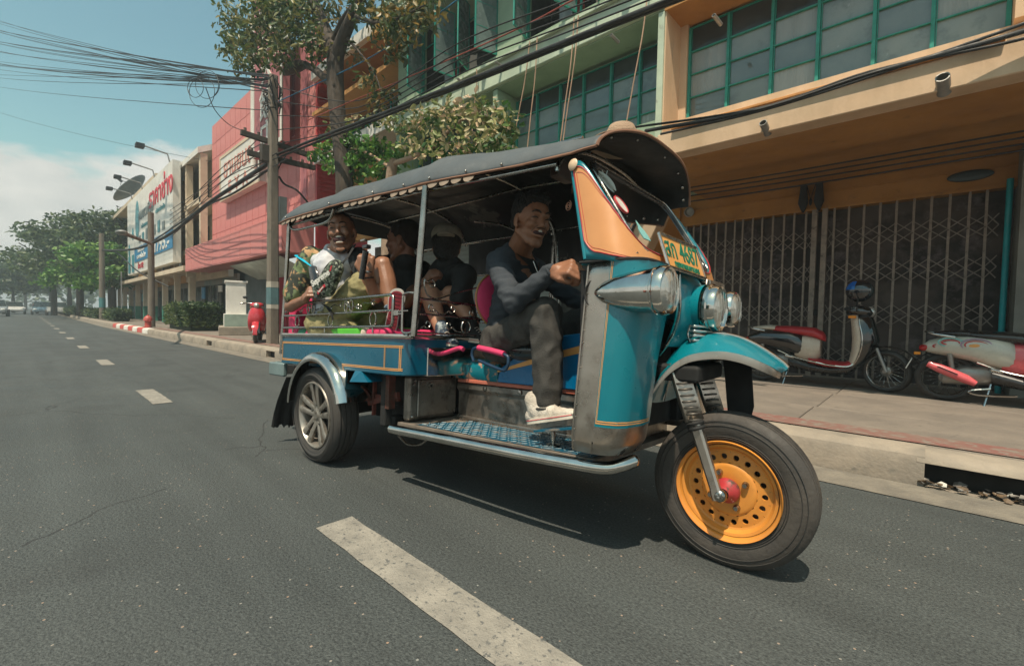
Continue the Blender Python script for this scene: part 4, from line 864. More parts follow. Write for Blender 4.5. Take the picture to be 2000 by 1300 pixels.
# headlamps
def lamp(c, R, L, name, nosecone, ax=(1,0,-.02)):
    c = Vector(c); mb = MB(); ax = Vector(ax)
    if nosecone: prof = [(0,-L),(.012,-L+.004),(R*.30,-L*.91),(R*.55,-L*.78),(R*.76,-L*.60),(R*.88,-L*.42),(R*.93,-L*.25),(R*.94,-.045),(R*.98,-.043),(R*.99,-.036),(R*.96,-.034),(R*.97,-.028),(R*1.03,-.022),(R*1.03,-.004),(R*.97,.006),(R*.88,.003),(R*.86,-.004)]
    else: prof = [(R*.86,-L),(R*.93,-L*.7),(R*.97,-L*.3),(R*1.02,-.035),(R*1.07,-.03),(R*1.07,-.02),(R*1.0,-.015),(R*1.0,.004),(R*.95,.012),(R*.88,.006),(R*.86,-.004)]
    mb.lathe(prof, c, ax, 40); o = bp(name, mb, c_chr, smooth=38)
    mb = MB(); mb.lathe([(0,.022),(R*.3,.020),(R*.6,.012),(R*.8,.002),(R*.87,-.006)], c, ax, 32); bp('lens', mb, c_lens, o, smooth=60)
    for k in range(5):
        y = (k-2)*R*.30; h = math.sqrt(max(0,(R*.8)**2-y*y)); mb = MB(); mb.tube([c+Vector((.012-abs(y)*.0+.008*(1-(abs(y)/R)**2),y,-h*.9)), c+Vector((.024*(1-(y/R)**2),y,0)), c+Vector((.012+.008*(1-(abs(y)/R)**2),y,h*.9))], .0008, 4); bp('lens_rib', mb, c_lens, o)
    return o
l1 = lamp((2.165,-.435,.918), .080, .29, 'side_lamp', True); l2 = lamp((2.135,.40,.918), .0815, .29, 'side_lamp', True)
l3 = lamp((2.185,.0,.889), .092, .11, 'headlamp', False, (1,0,-.05))
mb = MB(); mb.lathe([(.083,-.14),(.092,-.06),(.095,.0)], (2.14,0,.892), (1,0,-.05), 32); bp('lamp_bucket', mb, p_teal, l3, smooth=60)
for l_, y in ((l1,-.435),(l2,.40)):
    for k in range(3): mb = MB(); mb.sphere((2.12,y+.082*math.cos(2.1*k+3.3),.922+.082*math.sin(2.1*k+3.3)), .004, 6, 4); bp('screw', mb, M('rust_screw', (.2,.06,.04), .6) if k == 0 else c_tube, l_)
    mb = MB(); mb.tube([(1.858+.0*k,y-.0,.93) for k in range(1)]+[(1.858,y,.93)], .003, 4)
    mb = MB(); s__ = 1 if y < 0 else -1
    mb.tube([(2.0+.145*math.cos(a)*.98, y-.018*s__-.0, .92+.080*math.sin(a)) for a in [math.radians(95+i*7) for i in range(25)]], .005, 6); bp('lamp_gasket', mb, c_blk, l_, smooth=60)
# ---- quarter panels beside the windscreen
bot = [BP(1145,507,'y',-.458), BP(1175,508,'y',-.463), BP(1205,511,'y',-.458), BP(1240,515,'y',-.41), BP(1272,521,'y',-.31), BP(1308,529,'y',-.16)]
top = [BP(1118,320,'y',-.425), BP(1142,320,'y',-.430), BP(1190,393,'y',-.430), BP(1224,450,'y',-.405), BP(1260,487,'y',-.32), BP(1310,505,'y',-.16)]
bot_c, top_c = catmull(bot, 6), catmull(top, 6); nn = len(bot_c)
def qp(s, t, off=0, mir=1):
    f = s*(nn-1); i = min(int(f), nn-2); k = f-i
    a = bot_c[i].lerp(bot_c[i+1], k); c = top_c[i].lerp(top_c[i+1], k); p = a.lerp(c, t)
    q0 = bot_c[max(i-1,0)].lerp(top_c[max(i-1,0)], t); q1 = bot_c[min(i+2,nn-1)].lerp(top_c[min(i+2,nn-1)], t)
    nr = (q1-q0).cross(c-a); nr = nr.normalized(); nr = nr if nr.y < 0 else -nr
    p = p+nr*off; return Vector((p.x, p.y*mir, p.z))
def qsheet(s0, s1, f0, f1, off, mir, ns=30, nt_=14):
    return MB().grid([[qp(s0+(s1-s0)*i/ns, f0(s0+(s1-s0)*i/ns)+(f1(s0+(s1-s0)*i/ns)-f0(s0+(s1-s0)*i/ns))*j/nt_, off, mir) for i in range(ns+1)] for j in range(nt_+1)])
def eb(s): return .075+.02*(s<.1)+max(0,(.16-s))*1.2*(1 if s > .0 else 1)*.5
def et(s):
    # inset outline: bulb at the top of the pillar, widening below
    return .90 if s > .17 else .90
def lo_(s): return .07+(.30*max(0,(.17-s)/.10)**2*.25) + .16*max(0,s-.55)
def hi_(s):
    return min(.93, .955-.04*max(0,(s-.2))) - .22*max(0,s-.55)
for mir in (1, -1):
    q_ = bp('quarter_panel', qsheet(0, 1, lambda s: 0, lambda s: 1, 0, mir), p_teal, smooth=60)
    so = q_.modifiers.new('t','SOLIDIFY'); so.thickness = .02; so.offset = 0
    bp('orange_inset', qsheet(.045, 1, lo_, hi_, .0145, mir), p_org, q_, smooth=60)
    ol = [qp(.045+.955*i/40, lo_(.045+.955*i/40), .015, mir) for i in range(41)]; oh = [qp(.045+.955*i/40, hi_(.045+.955*i/40), .015, mir) for i in range(41)]
    b = MB(); b.tube(oh[::-1]+ol[0:], .0026, 5); bp('red_outline', b, p_red, q_, smooth=60)
    ol = [qp(.085+.915*i/40, lo_(.085+.915*i/40)+.035, .015, mir) for i in range(41)]; oh = [qp(.085+.915*i/40, hi_(.085+.915*i/40)-.03-.03*(.3>i/40), .015, mir) for i in range(41)]
    b = MB(); b.tube(oh[::-1]+ol[0:], .0010, 4); bp('red_outline', b, p_red, q_, smooth=60)
    b = MB(); b.tube([qp(0, t, .004, mir) for t in (0,.25,.5,.75,1)], .009, 8); bp('pillar_edge', b, p_teal, q_, smooth=60)
    p = qp(.06, .96, .02, mir); b = MB(); b.lathe([(0,.006),(.02,.005),(.024,0)], p, (-.2,-1*mir,.1), 16); o = bp('pillar_bulb', b, M('cream_bulb_paint', (.62,.45,.30), .4), q_, smooth=60)
mb = MB(); mb.grid([[(2.062+.02*math.cos(math.pi*y/.34)*1.0, y, z) for y in [-.165+.033*i for i in range(11)]] for z in (1.04,1.062,1.08)], .006); cb_ = bp('cowl_band', mb, p_org, ns, smooth=60)
# ---- windscreen
def ws(y, z, o=0): return Vector((2.042-.60*(z-1.06)+o, y, z+o*.5))
cor = []
def rr(w0, w1, z0, z1, r, n=6):
    P = []
    for (cy_, cz_, a0, w) in ((-1,z0+r,180,w0),(1,z0+r,270,w0),(1,z1-r,0,w1),(-1,z1-r,90,w1)):
        for i in range(n+1):
            a = math.radians(a0+90*i/n); P.append((cy_*(w-r)+r*math.cos(a), cz_+r*math.sin(a)))
    return P
G = rr(.372,.372,1.085,1.455,.07)
mb = MB(); mb.v = [tuple(ws(y,z)) for y,z in G]; mb.f = [list(range(len(G)))]; mb.m = [0]; wsc = bp('windscreen', mb, c_glass)
mb = MB(); mb.tube([ws(y,z) for y,z in G], .0105, 8, closed=True); bp('rubber_seal', mb, c_blkg, wsc, smooth=60)
mb = MB(); mb.tube([ws(y*1.035,z+(.012 if z > 1.3 else -.012),.006) for y,z in G], .006, 6, closed=True); bp('seal_trim', mb, c_tube, wsc, smooth=60)
mb = MB(); mb.tube([ws(-.40,1.06,-.012), ws(-.40,1.46,-.012)], .013, 8); mb.tube([ws(.40,1.06,-.012), ws(.40,1.46,-.012)], .013, 8); bp('screen_pillar', mb, c_tube, wsc, smooth=60)['kind'] = 'stuff'
def disc(c, rx, rz, nrm, up, off, seg=24, shape=None):
    Z = Vector(nrm).normalized(); Y = Vector(up); X = Y.cross(Z).normalized(); Y = Z.cross(X)
    pts = [(math.cos(2*math.pi*k/seg), math.sin(2*math.pi*k/seg)) for k in range(seg)] if shape is None else shape
    b = MB(); b.prism([Vector(c)+X*(rx*a)+Y*(rz*b2) for a, b2 in pts], Z*off, Z*(off+.0006)); return b
wn_, wu_ = Vector((1,0,.6)), Vector((-.6,0,1))
s0 = ws(-.285,1.285); st = bp('round_sticker', disc(s0, .036, .042, wn_, wu_, .001), M('sticker_white', (.62,.58,.52), .5), wsc)
bp('sticker_ring', MB().tube([s0+Vector((0,1,0))*.036*math.cos(a)+wu_.normalized()*.042*math.sin(a)+wn_.normalized()*.002 for a in [2*math.pi*k/28 for k in range(28)]], .0028, 5, closed=True), p_red, st)
bp('sticker_motif', disc(s0-Vector((0,0,.005)), .018, .026, wn_, wu_, .002, shape=[(-1,-.9),(1,-.9),(.75,-.4),(.35,-.1),(.12,.35),(0,1),(-.12,.35),(-.35,-.1),(-.75,-.4)]), p_org, st)
bp('sticker_motif', disc(s0-Vector((0,0,.02)), .024, .010, wn_, wu_, .0028, shape=[(-1,-.5),(1,-.5),(1,.5),(.5,0),(0,.6),(-.5,0),(-1,.5)]), p_red, st)
s1 = ws(-.225,1.185); st = bp('drop_sticker', disc(s1, .034, .045, wn_, wu_, .001, shape=[(-.9,-1),(.9,-1),(1,-.4),(.8,.1),(.4,.45),(0,1.2),(-.4,.45),(-.8,.1),(-1,-.4)]), M('sticker_aqua', (.22,.50,.48), .5), wsc)
bp('sticker_motif', disc(s1-Vector((0,0,.008)), .02, .026, wn_, wu_, .002, shape=[(-.9,-1),(.9,-1),(.8,.1),(0,1),(-.8,.1)]), M('sticker_lilac', (.36,.25,.36), .5), st)
for y, z, a, w_, h_ in ((-.09,1.16,.1,.036,.05),(.01,1.155,-.05,.03,.05),(.06,1.19,.2,.02,.04)):
    p = ws(y,z); bp('paper_tag', disc(p, w_, h_, wn_, wu_, -.003, shape=[(-1,-1),(1,-.95),(1,1),(-1,.9)]), M('sticker_paper', (.55,.50,.42), .7), wsc)
pL = [ws(-.33,1.42,.004), ws(-.29,1.405,.004), ws(-.27,1.375,.004), ws(-.265,1.35,.004)]
b = MB(); b.tube(catmull(pL,4), [.002+.009*math.sin(math.pi*i/12) for i in range(13)], 6); 
for dx, dz in ((-.03,.02),(.012,.03),(-.028,-.006),(.02,.0)): b.tube([pL[1], pL[1]+Vector((0,dx,dz))], .0022, 5)
bp('lizard_sticker', b, M('pale_decal', (.42,.45,.40), .5), wsc, smooth=60)
# ---- number plate
pc = (BP(1287,452,'y',-.275), BP(1358,487,'y',.0), BP(1378,542,'y',.0), BP(1306,523,'y',-.275))
ctr = sum(pc, Vector())/4; px_ = ((pc[1]-pc[0])+(pc[2]-pc[3])).normalized(); py_ = ((pc[0]-pc[3])+(pc[1]-pc[2])).normalized(); pz_ = px_.cross(py_).normalized()
W2 = ((pc[1]-pc[0]).length+(pc[2]-pc[3]).length)/4; H2 = ((pc[0]-pc[3]).length+(pc[1]-pc[2]).length)/4
L_ = lambda a, b, c=0: ctr+px_*(a*W2)+py_*(b*H2)+pz_*c
mb = MB(); mb.prism([L_(-1,-1),L_(1,-1),L_(1,1),L_(-1,1)], pz_*-.008, pz_*0); npl = bp('number_plate', mb, M('plate_orange', (.68,.31,.08), .45, col2=(.62,.28,.08)), bevel=0)
for (a, b_), (c, d) in (((-1,-1),(1,-1)),((1,-1),(1,1)),((1,1),(-1,1)),((-1,1),(-1,-1))):
    mb = MB(); mb.tube([L_(a,b_,0), L_(c,d,0)], .007, 6); bp('plate_frame', mb, c_chr if a == c else c_tube, npl, smooth=60)
m_pg = M('plate_green', (.0,.16,.09), .5)
def ptext(s, size, a, b_, sx): 
    o = text('plate_lettering', s, size, m_pg, npl, L_(a,b_,.001), px_, py_, .001, sx, .0012); return o
ptext('สก 4687', .112, .0, .20, .66); ptext('กรุงเทพมหานคร', .036, .06, -.66, .80)
# ---- front mudguard
guard_w = lambda f: (.125+.085*(1-f)**1.3)*(1-.75*max(0,(f-.72)/.28)**2)
crest = [(1.965,.50),(1.99,.60),(2.025,.69),(2.08,.755),(2.15,.785),(2.24,.778),(2.32,.745),(2.40,.69),(2.425,.665)]
edge_ = [(1.995,.532),(2.022,.585),(2.055,.635),(2.095,.675),(2.15,.705),(2.24,.718),(2.32,.705),(2.39,.672),(2.41,.655)]
crc, egc = catmull([(x,0,z) for x,z in crest],4), catmull([(x,0,z) for x,z in edge_],4); m_ = len(crc)
rows = []
for i in range(m_):
    f = i/(m_-1); wd = guard_w(f)
    r = []
    for k in range(-8,9):
        a = k/8; s = abs(a)**2.4; c = crc[i]; e = egc[i]
        r.append((c.x+(e.x-c.x)*s, wd*(a if abs(a) < 1 else a), c.z+(e.z-c.z)*s))
    rows.append(r)
mb = MB(); mb.grid(rows, -.006); fg = bp('front_mudguard', mb, p_teal, smooth=60)
for s_ in (-1, 1):
    w_of = lambda i: guard_w(i/(m_-1))
    b = MB(); b.grid([[(egc[i].x-.0,(w_of(i)+.0015)*s_,egc[i].z+.004),(egc[i].x,(w_of(i)+.004)*s_,egc[i].z-.008),(egc[i].x-.003,(w_of(i)+.004)*s_,egc[i].z-.024)] for i in range(m_)], .003); bp('guard_trim', b, c_stl, fg, smooth=60)
    for o_ in (.20,.30): b = MB(); b.tube([(egc[i].x+(crc[i].x-egc[i].x)*o_,(w_of(i)*(1-o_)**(1/2.4)+.0015)*s_,egc[i].z+(crc[i].z-egc[i].z)*o_) for i in range(m_-3)], .0022, 5); bp('pinstripe', b, p_pin, fg)
mb = MB(); mb.tube([(x+.004,0,z+.006) for x,z in [(c.x,c.z) for c in crc]], .007, 6); bp('crest_trim', mb, c_chr, fg, smooth=60)
# dark flap behind wheel far side and liner
mb = MB(); mb.grid([[(2.16,.15,.70),(2.27,.15,.70)],[(2.17,.155,.60),(2.275,.155,.59)],[(2.175,.16,.52),(2.28,.16,.50)],[(2.18,.16,.47),(2.27,.16,.455)]], .006); bp('rubber_flap', mb, c_blk, fg)
# ---- front wheel and fork (these stay square to the road)
FX = 2.235
def wheel_node(x, y, z):
    o = bpy.data.objects.new('wheel', None); COL.objects.link(o); o.parent = tt; o.location = (x, y, z); o.empty_display_size = .1; return o
def tyre(R, w, rr_, mat, side=1, grooves=3):
    prof = []; h = w/2
    prof += [(rr_-.008,-h*.62),(rr_+.006,-h*.80),(rr_+(R-rr_)*.45,-h*1.0),(R-.028,-h*.93),(R-.010,-h*.74)]
    n = grooves
    for g in range(n):
        y = -h*.5+h*(g)/(n-1)*1.0 if n > 1 else 0
        prof += [(R-.002-.008*(abs(y)/h)**2,y-.006),(R-.010,y-.0045),(R-.010,y+.0045),(R-.002-.008*(abs(y)/h)**2,y+.006)]
    prof += [(R-.010,h*.74),(R-.028,h*.93),(rr_+(R-rr_)*.45,h*1.0),(rr_+.006,h*.80),(rr_-.008,h*.62)]
    for k in (.30,.62): pass
    return MB().lathe(prof, (0,0,0), (0,1,0), 64)
wf = wheel_node(FX, 0, .287)
o = tyre(.291, .128, .182, c_rubd, grooves=4).build('tyre', c_rubd, wf, smooth=32)
for r_, y in ((.262,-.0625),(.245,-.064),(.205,-.058),(.198,-.0565)):
    MB().lathe([(r_-.0015,0),(r_,-.002),(r_+.0015,0)], (0,y,0), (0,1,0), 56).build('sidewall_rib', c_rub, wf, smooth=40)
# steel disc with 18 round vents
def disc_wheel():
    mb = MB(); n = 18*6
    # rim barrel
    mb.lathe([(.185,-.064),(.187,-.056),(.176,-.050),(.170,-.030),(.166,.0),(.166,.05),(.187,.064)], (0,0,0), (0,1,0), 72)
    mb.lathe([(.170,-.040),(.160,-.038),(.156,-.030),(.150,-.022),(.143,-.020)], (0,0,0), (0,1,0), 72)
    # vented face: annulus with real holes
    R0, R1 = .143, .098; rc, rh = .1225, .0105
    for k in range(18):
        a0 = 2*math.pi*k/18; nq = 24
        hole = [(rc+rh*math.cos(t), rh*1.0*math.sin(t)) for t in [2*math.pi*i/nq for i in range(nq)]]
        da = math.pi/18
        outer = []
        for i in range(nq):
            t = 2*math.pi*i/nq; dx, dy = math.cos(t), math.sin(t)
            # ray from hole centre to the sector boundary in (radius, arc) space
            tx = ((R0-rc)/dx if dx > 0 else (R1-rc)/dx) if abs(dx) > 1e-6 else 1e9
            ty = (da*rc/abs(dy)) if abs(dy) > 1e-6 else 1e9
            s = min(tx, ty); outer.append((rc+dx*s, dy*s))
        def pt(r, arc_, y): a = a0+arc_/rc; return (r*math.cos(a), y, r*math.sin(a))
        yy = lambda r: -.020+ (-.004)*(1-(r-R1)/(R0-R1))
        vs = [pt(*h, yy(h[0])) for h in hole]+[pt(*o_, yy(o_[0])) for o_ in outer]+[pt(*h, -.012) for h in hole]
        fs = [(i,(i+1)%nq,nq+(i+1)%nq,nq+i) for i in range(nq)]+[(i,2*nq+i,2*nq+(i+1)%nq,(i+1)%nq) for i in range(nq)]
        mb.add(vs, fs)
    mb.lathe([(.098,-.024),(.094,-.028),(.085,-.030),(.045,-.030),(.03,-.026)], (0,0,0), (0,1,0), 72)
    return mb
mb = disc_wheel(); rim_ = mb.build('rim', c_wor, wf, smooth=35)
MB().lathe([(.0,-.012),(.165,-.012),(.165,-.008),(0,-.008)], (0,0.06,0), (0,1,0), 40).build('brake_drum', c_dirty, wf)
for k in range(4):
    a = math.pi/2*k+.5; MB().lathe([(0,-.018),(.008,-.018),(.0115,-.012),(.013,0)], (.068*math.cos(a),-.030,.068*math.sin(a)), (0,1,0), 6 if k > 3 else 10).build('wheel_nut', c_tube, wf, smooth=30)
MB().lathe([(.020,-.095),(.026,-.085),(.030,-.07),(.040,-.060),(.046,-.05),(.046,-.04),(.040,-.028)], (0,0,0), (0,1,0), 32).build('hub', c_hub, wf, smooth=40)
MB().lathe([(0,-.150),(.007,-.148),(.007,-.138),(.013,-.137),(.013,-.122),(.018,-.121),(.018,-.09)], (0,0,0), (0,1,0), 10).build('axle_end', c_tube, wf, smooth=30)
# fork
fk = Vector((FX, 0, .287))
def strut(ys, name='fork_leg'):
    A_ = Vector((2.075, ys, .70)); B_ = Vector((2.135, ys, .535)); C_ = Vector((FX-.012, ys, .287)); dr = (C_-B_).normalized()
    b = MB(); X_ = Vector((0,1,0)); Y_ = dr.cross(X_).normalized()
    b.loft([[B_.lerp(C_, t)+X_*(sx*w_)+Y_*(sy*h_) for sx, sy in ((-1,-.6),(-.6,-1),(.6,-1),(1,-.6),(1,.6),(.6,1),(-.6,1),(-1,.6))] for t, w_, h_ in ((-.05,.015,.02),(0,.016,.021),(.9,.014,.018),(.97,.017,.021),(1.06,.017,.020))])
    f = b.build(name, c_stl, tt, smooth=30)
    b = MB(); U_ = (A_-B_).normalized(); b.loft([[A_.lerp(B_, t)+Vector((0,1,0))*(r_*math.cos(a))*.8+U_.cross(Vector((0,1,0)))*(r_*math.sin(a)) for a in [math.radians(290+16*i) for i in range(15)]] for t, r_ in ((-.35,.034),(0,.036),(.5,.038),(.95,.036))], caps=False)
    o = b.build('spring_shroud', c_stl, f, smooth=50); so = o.modifiers.new('t','SOLIDIFY'); so.thickness = .004
    P = []
    for i in range(150): t = i/149; a = t*2*math.pi*7.5; c = A_.lerp(B_, .05+t*1.0)+U_*-.0; P.append(c+Vector((0,1,0))*(.026*math.cos(a))+U_.cross(Vector((0,1,0)))*(.026*math.sin(a)))
    MB().tube(P, .0042, 6).build('coil_spring', M('spring_steel', (.13,.115,.10), .5, metal=.7), f, smooth=60)
    MB().tube([A_, B_+ (B_-A_)*.12], .012, 8).build('damper_rod', c_tube, f, smooth=60)
    b = MB(); b.lathe([(.032,0),(.034,.006),(.028,.012)], B_-U_*.004, U_, 18); b.lathe([(.030,-.018),(.033,-.012),(.030,-.004)], B_-U_*.006, U_, 18); b.build('spring_collar', c_blk, f, smooth=40)
    b = MB(); b.sphere((FX-.004,ys,.287),(.026,.022,.026),10,8); b.build('axle_clamp', c_tube, f, smooth=50)
    return f
strut(-.118); strut(.118)
MB().bb((1.98,-.14,.685),(2.15,.14,.75)).build('fork_yoke', c_blk, tt, bevel=.015)
MB().tube([(2.06,0,.7),(1.97,0,1.0)], .03, 10).build('steering_column', c_blk, tt, smooth=60)
MB().tube([(FX,-.12,.287),(FX,.12,.287)], .012, 8).build('front_axle', c_tube, tt, smooth=60)
# ---- rear wheels
def rear_wheel(y, sgn):
    w_ = wheel_node(0.0, y, .292)
    tyre(.2955, .172, .203, c_rub, grooves=4).build('tyre', c_rub, w_, smooth=32)
    for r_ in (.268,.215): MB().lathe([(r_-.0015,0),(r_,-.0022),(r_+.0015,0)], (0,.0845*sgn,0), (0,1,0), 56).build('sidewall_rib', c_rub, w_, smooth=40)
    b = MB(); s = sgn
    b.lathe([(.206,.066*s),(.203,.074*s),(.196,.075*s),(.190,.066*s),(.184,.045*s),(.180,.0),(.180,-.06*s),(.206,-.07*s)], (0,0,0), (0,1,0), 64); rm = b.build('rim', c_alloy, w_, smooth=40)
    MB().lathe([(.0,.0),(.150,.0),(.150,.02*s),(.10,.024*s),(0,.024*s)], (0,0,0), (0,1,0), 40).build('brake_disc', c_blk, w_, smooth=40)
    for k in range(5):
        a = 2*math.pi*k/5+.35
        for d in (-1, 1):
            b = MB(); R3 = Matrix.Rotation(-a,3,'Y')
            pts = []
            for r_, off, hw, y_ in ((.035,.018,.016,.048),(.085,.024,.016,.056),(.14,.031,.018,.064),(.190,.043,.024,.068)):
                pts.append([R3@Vector((r_, (y_+dy)*s, d*off+dz)) for dy, dz in ((0,-hw),(.004,-hw*.5),(.004,hw*.5),(0,hw),(-.02,hw*.8),(-.02,-hw*.8))])
            b.loft(pts); b.build('spoke', c_alloy, rm, smooth=35)
        b = MB(); b.lathe([(0,.012*s),(.007,.010*s),(.008,0)], R3@Vector((.062,.048*s,.0)), (0,1,0), 8); b.build('wheel_bolt', c_tube, rm)
    MB().lathe([(0,.060*s),(.026,.060*s),(.032,.054*s),(.055,.050*s),(.06,.03*s)], (0,0,0), (0,1,0), 28).build('hub_cap', c_alloy, rm, smooth=40)
    return w_
rear_wheel(-.503,-1); rear_wheel(.503,1)
# ---- poles, rails, scrolls
T_ = lambda name, pts, r, k=0, mat=None, parent=None, n=10, closed=False: bp(name, MB().tube(catmull(pts,k) if k else pts, r, n, closed=closed), mat or c_tube, parent, smooth=60)
for s in (-1, 1):
    T_('canopy_post', [(.945,.545*s,.755),(.985,.53*s,1.485)], .0165, n=14)
    T_('canopy_post', [(-.575,.56*s,.62),(-.545,.56*s,1.0),(-.52,.56*s,1.54)], .0135, n=12)
T_('canopy_post', [(1.10,.43,.70),(1.075,.43,1.35),(1.02,.40,1.56)], .012, 5)
hb = T_('grab_loop', [BP(566,430,'y',-.56),BP(567,441,'y',-.56),BP(572,448,'y',-.56),BP(585,448,'y',-.56),BP(610,442,'y',-.56),BP(632,436,'y',-.56),BP(645,427,'y',-.56),BP(652,408,'y',-.56)], .008, 5)
for s in (-1, 1):
    y = .56*s; X0, X1 = -.565, .785
    r_ = T_('guard_rail', [(-.30,y,.964),(X1-.03,y,.966),(X1,y,.955),(X1,y,.92),(X1,y,.83),(X1-.008,y,.81),(X1-.03,y,.804),(X0,y,.802)], .0085, 0)
    T_('rail_bar', [(X0,y,.885),(X1,y,.885)], .0075, parent=r_)
    T_('rail_bar', [(-.30,y,.964),(-.42,y,.945),(-.52,y,.91)], .0075, 5, parent=r_)
    if s == -1:
        for x in (-.40,.06,.60): T_('rail_stub', [(x,y,.77),(x,y,.80)], .005, parent=r_)
        # rings in the lower bay
        for x, rz_ in ((-.33,.034),(.13,.034),(.60,.038)):
            T_('ring', [(x+.030*math.cos(a), y, .845+rz_*math.sin(a)) for a in [2*math.pi*k/20 for k in range(20)]], .0038, parent=r_, n=6, closed=True)
        def scroll(x0, x1, zc, f=1):
            L = x1-x0; P = []
            for i in range(14): a = -math.pi*1.5+i/13*math.pi*1.75; rr2 = .008+.010*i/13; P.append((x0+.02+rr2*math.cos(a), y, zc-.012*f+rr2*math.sin(a)*f))
            Q = []
            for i in range(14): a = math.pi*.25+i/13*math.pi*1.75; rr2 = .018-.010*i/13; Q.append((x1-.02+rr2*math.cos(a), y, zc+.006*f+rr2*math.sin(a)*f))
            mid = [((x0+x1)/2-.02,y,zc+.012*f),((x0+x1)/2+.02,y,zc+.006*f)]
            T_('scroll', P+mid+Q, .0034, 2, parent=r_, n=6)
        for x0, x1, f in ((-.30,-.13,1),(-.13,.03,-1),(.10,.28,1),(.30,.46,-1),(.44,.62,1)): scroll(x0, x1, .925, f)
        for x in (-.17,-.10,.31,.37): T_('ring', [(x+.018*math.cos(a), y, .925+.034*math.sin(a)) for a in [2*math.pi*k/18 for k in range(18)]], .0036, parent=r_, n=6, closed=True)
        mb = MB(); mb.bb((X1+.0,y-.004,.858),(X1+.05,y+.004,.886)); mb.bb((X1+.05,y-.004,.862),(X1+.085,y+.004,.870)); mb.bb((X1+.05,y-.004,.876),(X1+.13,y+.004,.883)); bp('hinge_plate', mb, c_tube, r_, bevel=.002)
        T_('gate_handle', [(.945,-.545,.965),(.91,y,.968),(.875,y,.96),(.868,y,.94),(.868,y,.80),(.875,y,.775),(.905,y,.77),(.935,-.55,.775)], .0065, 4, parent=r_)
# divider behind the driver
dv = T_('divider_rail', [(.94,-.53,.943),(.94,.45,.93)], .006)
for z0, z1 in ((.868,.855),(.775,.765)): T_('divider_bar', [(.94,-.53,z0),(.94,.45,z1)], .005, parent=dv)
T_('divider_scroll', [(.94,-.47,1.03),(.94,-.44,1.045),(.94,-.42,1.02),(.94,-.44,1.005),(.94,-.455,1.02)][::-1]+[(.94,-.485,1.04),(.94,-.485,1.0),(.94,-.46,.96),(.94,-.40,.952),(.94,-.30,.985),(.94,-.12,1.04)], .0042, 4, parent=dv, n=6)
for yy_, zz, f in ((-.44,.905,1),(-.30,.905,-1),(-.16,.895,1),(-.46,.82,-1),(-.32,.82,1)):
    P = [(.94, yy_+(.008+.016*i/13)*math.cos(i*.45)*f, zz+(.008+.016*i/13)*math.sin(i*.45)) for i in range(14)]; P += [(.94, yy_+.05*f, zz-.03),(.94, yy_+.10*f, zz-.035)]
    T_('divider_scroll', P, .004, 2, parent=dv, n=6)
T_('ring', [(.94, -.20+.032*math.cos(a), .815+.034*math.sin(a)) for a in [2*math.pi*k/20 for k in range(20)]], .0042, parent=dv, n=6, closed=True)
# ---- rear bench
mb = MB(); mb.bb((-.53,-.50,.60),(.20,.50,.70)); bn = bp('bench_box', mb, c_blk)
def cushion(x0, x1, y0, y1, z0, z1, mat, name='cushion'):
    b = MB(); b.bb((x0,y0,z0),(x1,y1,z1)); return bp(name, b, mat, bn, bevel=.03, seg=4)
for x0, x1, mt in ((-.56,-.42,c_pink),(-.415,-.30,c_gvin),(-.295,.02,c_pink),(.025,.40,c_lime),(.405,.46,M('cream_vinyl', (.5,.42,.35), .5)),(.465,.66,c_pink)): cushion(x0, x1, -.53, -.12, .70, .80+.015*(mt is c_lime), mt)
for y0, y1, mt in ((-.53,-.20,c_pink),(-.2,.15,c_lime),(.15,.53,c_pink)): cushion(-.565,-.48,y0,y1,.74,1.02,mt,'bench_back')
cushion(-.42,.15,-.10,.53,.70,.79,c_pink)
# ---- canopy
st_ = [(-.60,.588,1.545,1.745),(-.45,.588,1.548,1.775),(-.25,.58,1.545,1.765),(.02,.572,1.538,1.755),(.10,.575,1.536,1.775),(.18,.570,1.533,1.760),(.5,.552,1.520,1.745),(.88,.535,1.503,1.735),(.96,.537,1.500,1.752),(1.04,.527,1.498,1.735),(1.3,.495,1.488,1.690),(1.55,.462,1.476,1.655),(1.78,.445,1.466,1.612),(1.84,.446,1.466,1.602)]
ny = 28
def roof_ring(x, w_, ze, zc, front=0):
    r = []
    for k in range(ny+1):
        a = -1+2*k/ny
        # parameter bunches points near the shoulders
        a = math.sin(a*math.pi/2); y = w_*a; h = (1-abs(a)**2.6)**(.58); z = ze+(zc-ze)*h
        xx = x+front*(1-abs(a)**2.5)
        r.append(Vector((xx, y, z)))
    return r
rows = []
for i in range(len(st_)-1):
    for k in range(4):
        t = k/4; A_, B_ = st_[i], st_[i+1]; rows.append(roof_ring(*[A_[j]+(B_[j]-A_[j])*t for j in range(4)]))
rows.append(roof_ring(*st_[-1], front=.03)); 
for fx, zc, w_, ze in ((.05,1.598,.449,1.464),(.09,1.592,.452,1.462)): rows.append(roof_ring(1.84+fx*.6, w_, ze, zc, front=.03+fx*.45))
rng = random.Random(5)
for r in rows:
    for p in r: p.z += .004*noise.noise(p*6)+.006*noise.noise(p*2.2)
cpy = bp('canopy', MB().grid(rows), c_roof, smooth=60); so = cpy.modifiers.new('t','SOLIDIFY'); so.thickness = .006; so.offset = -1
inn = [[Vector((p.x, p.y*.985, p.z-.010)) for p in r] for r in rows]; bp('lining', MB().grid(inn), c_roofin, cpy, smooth=60)
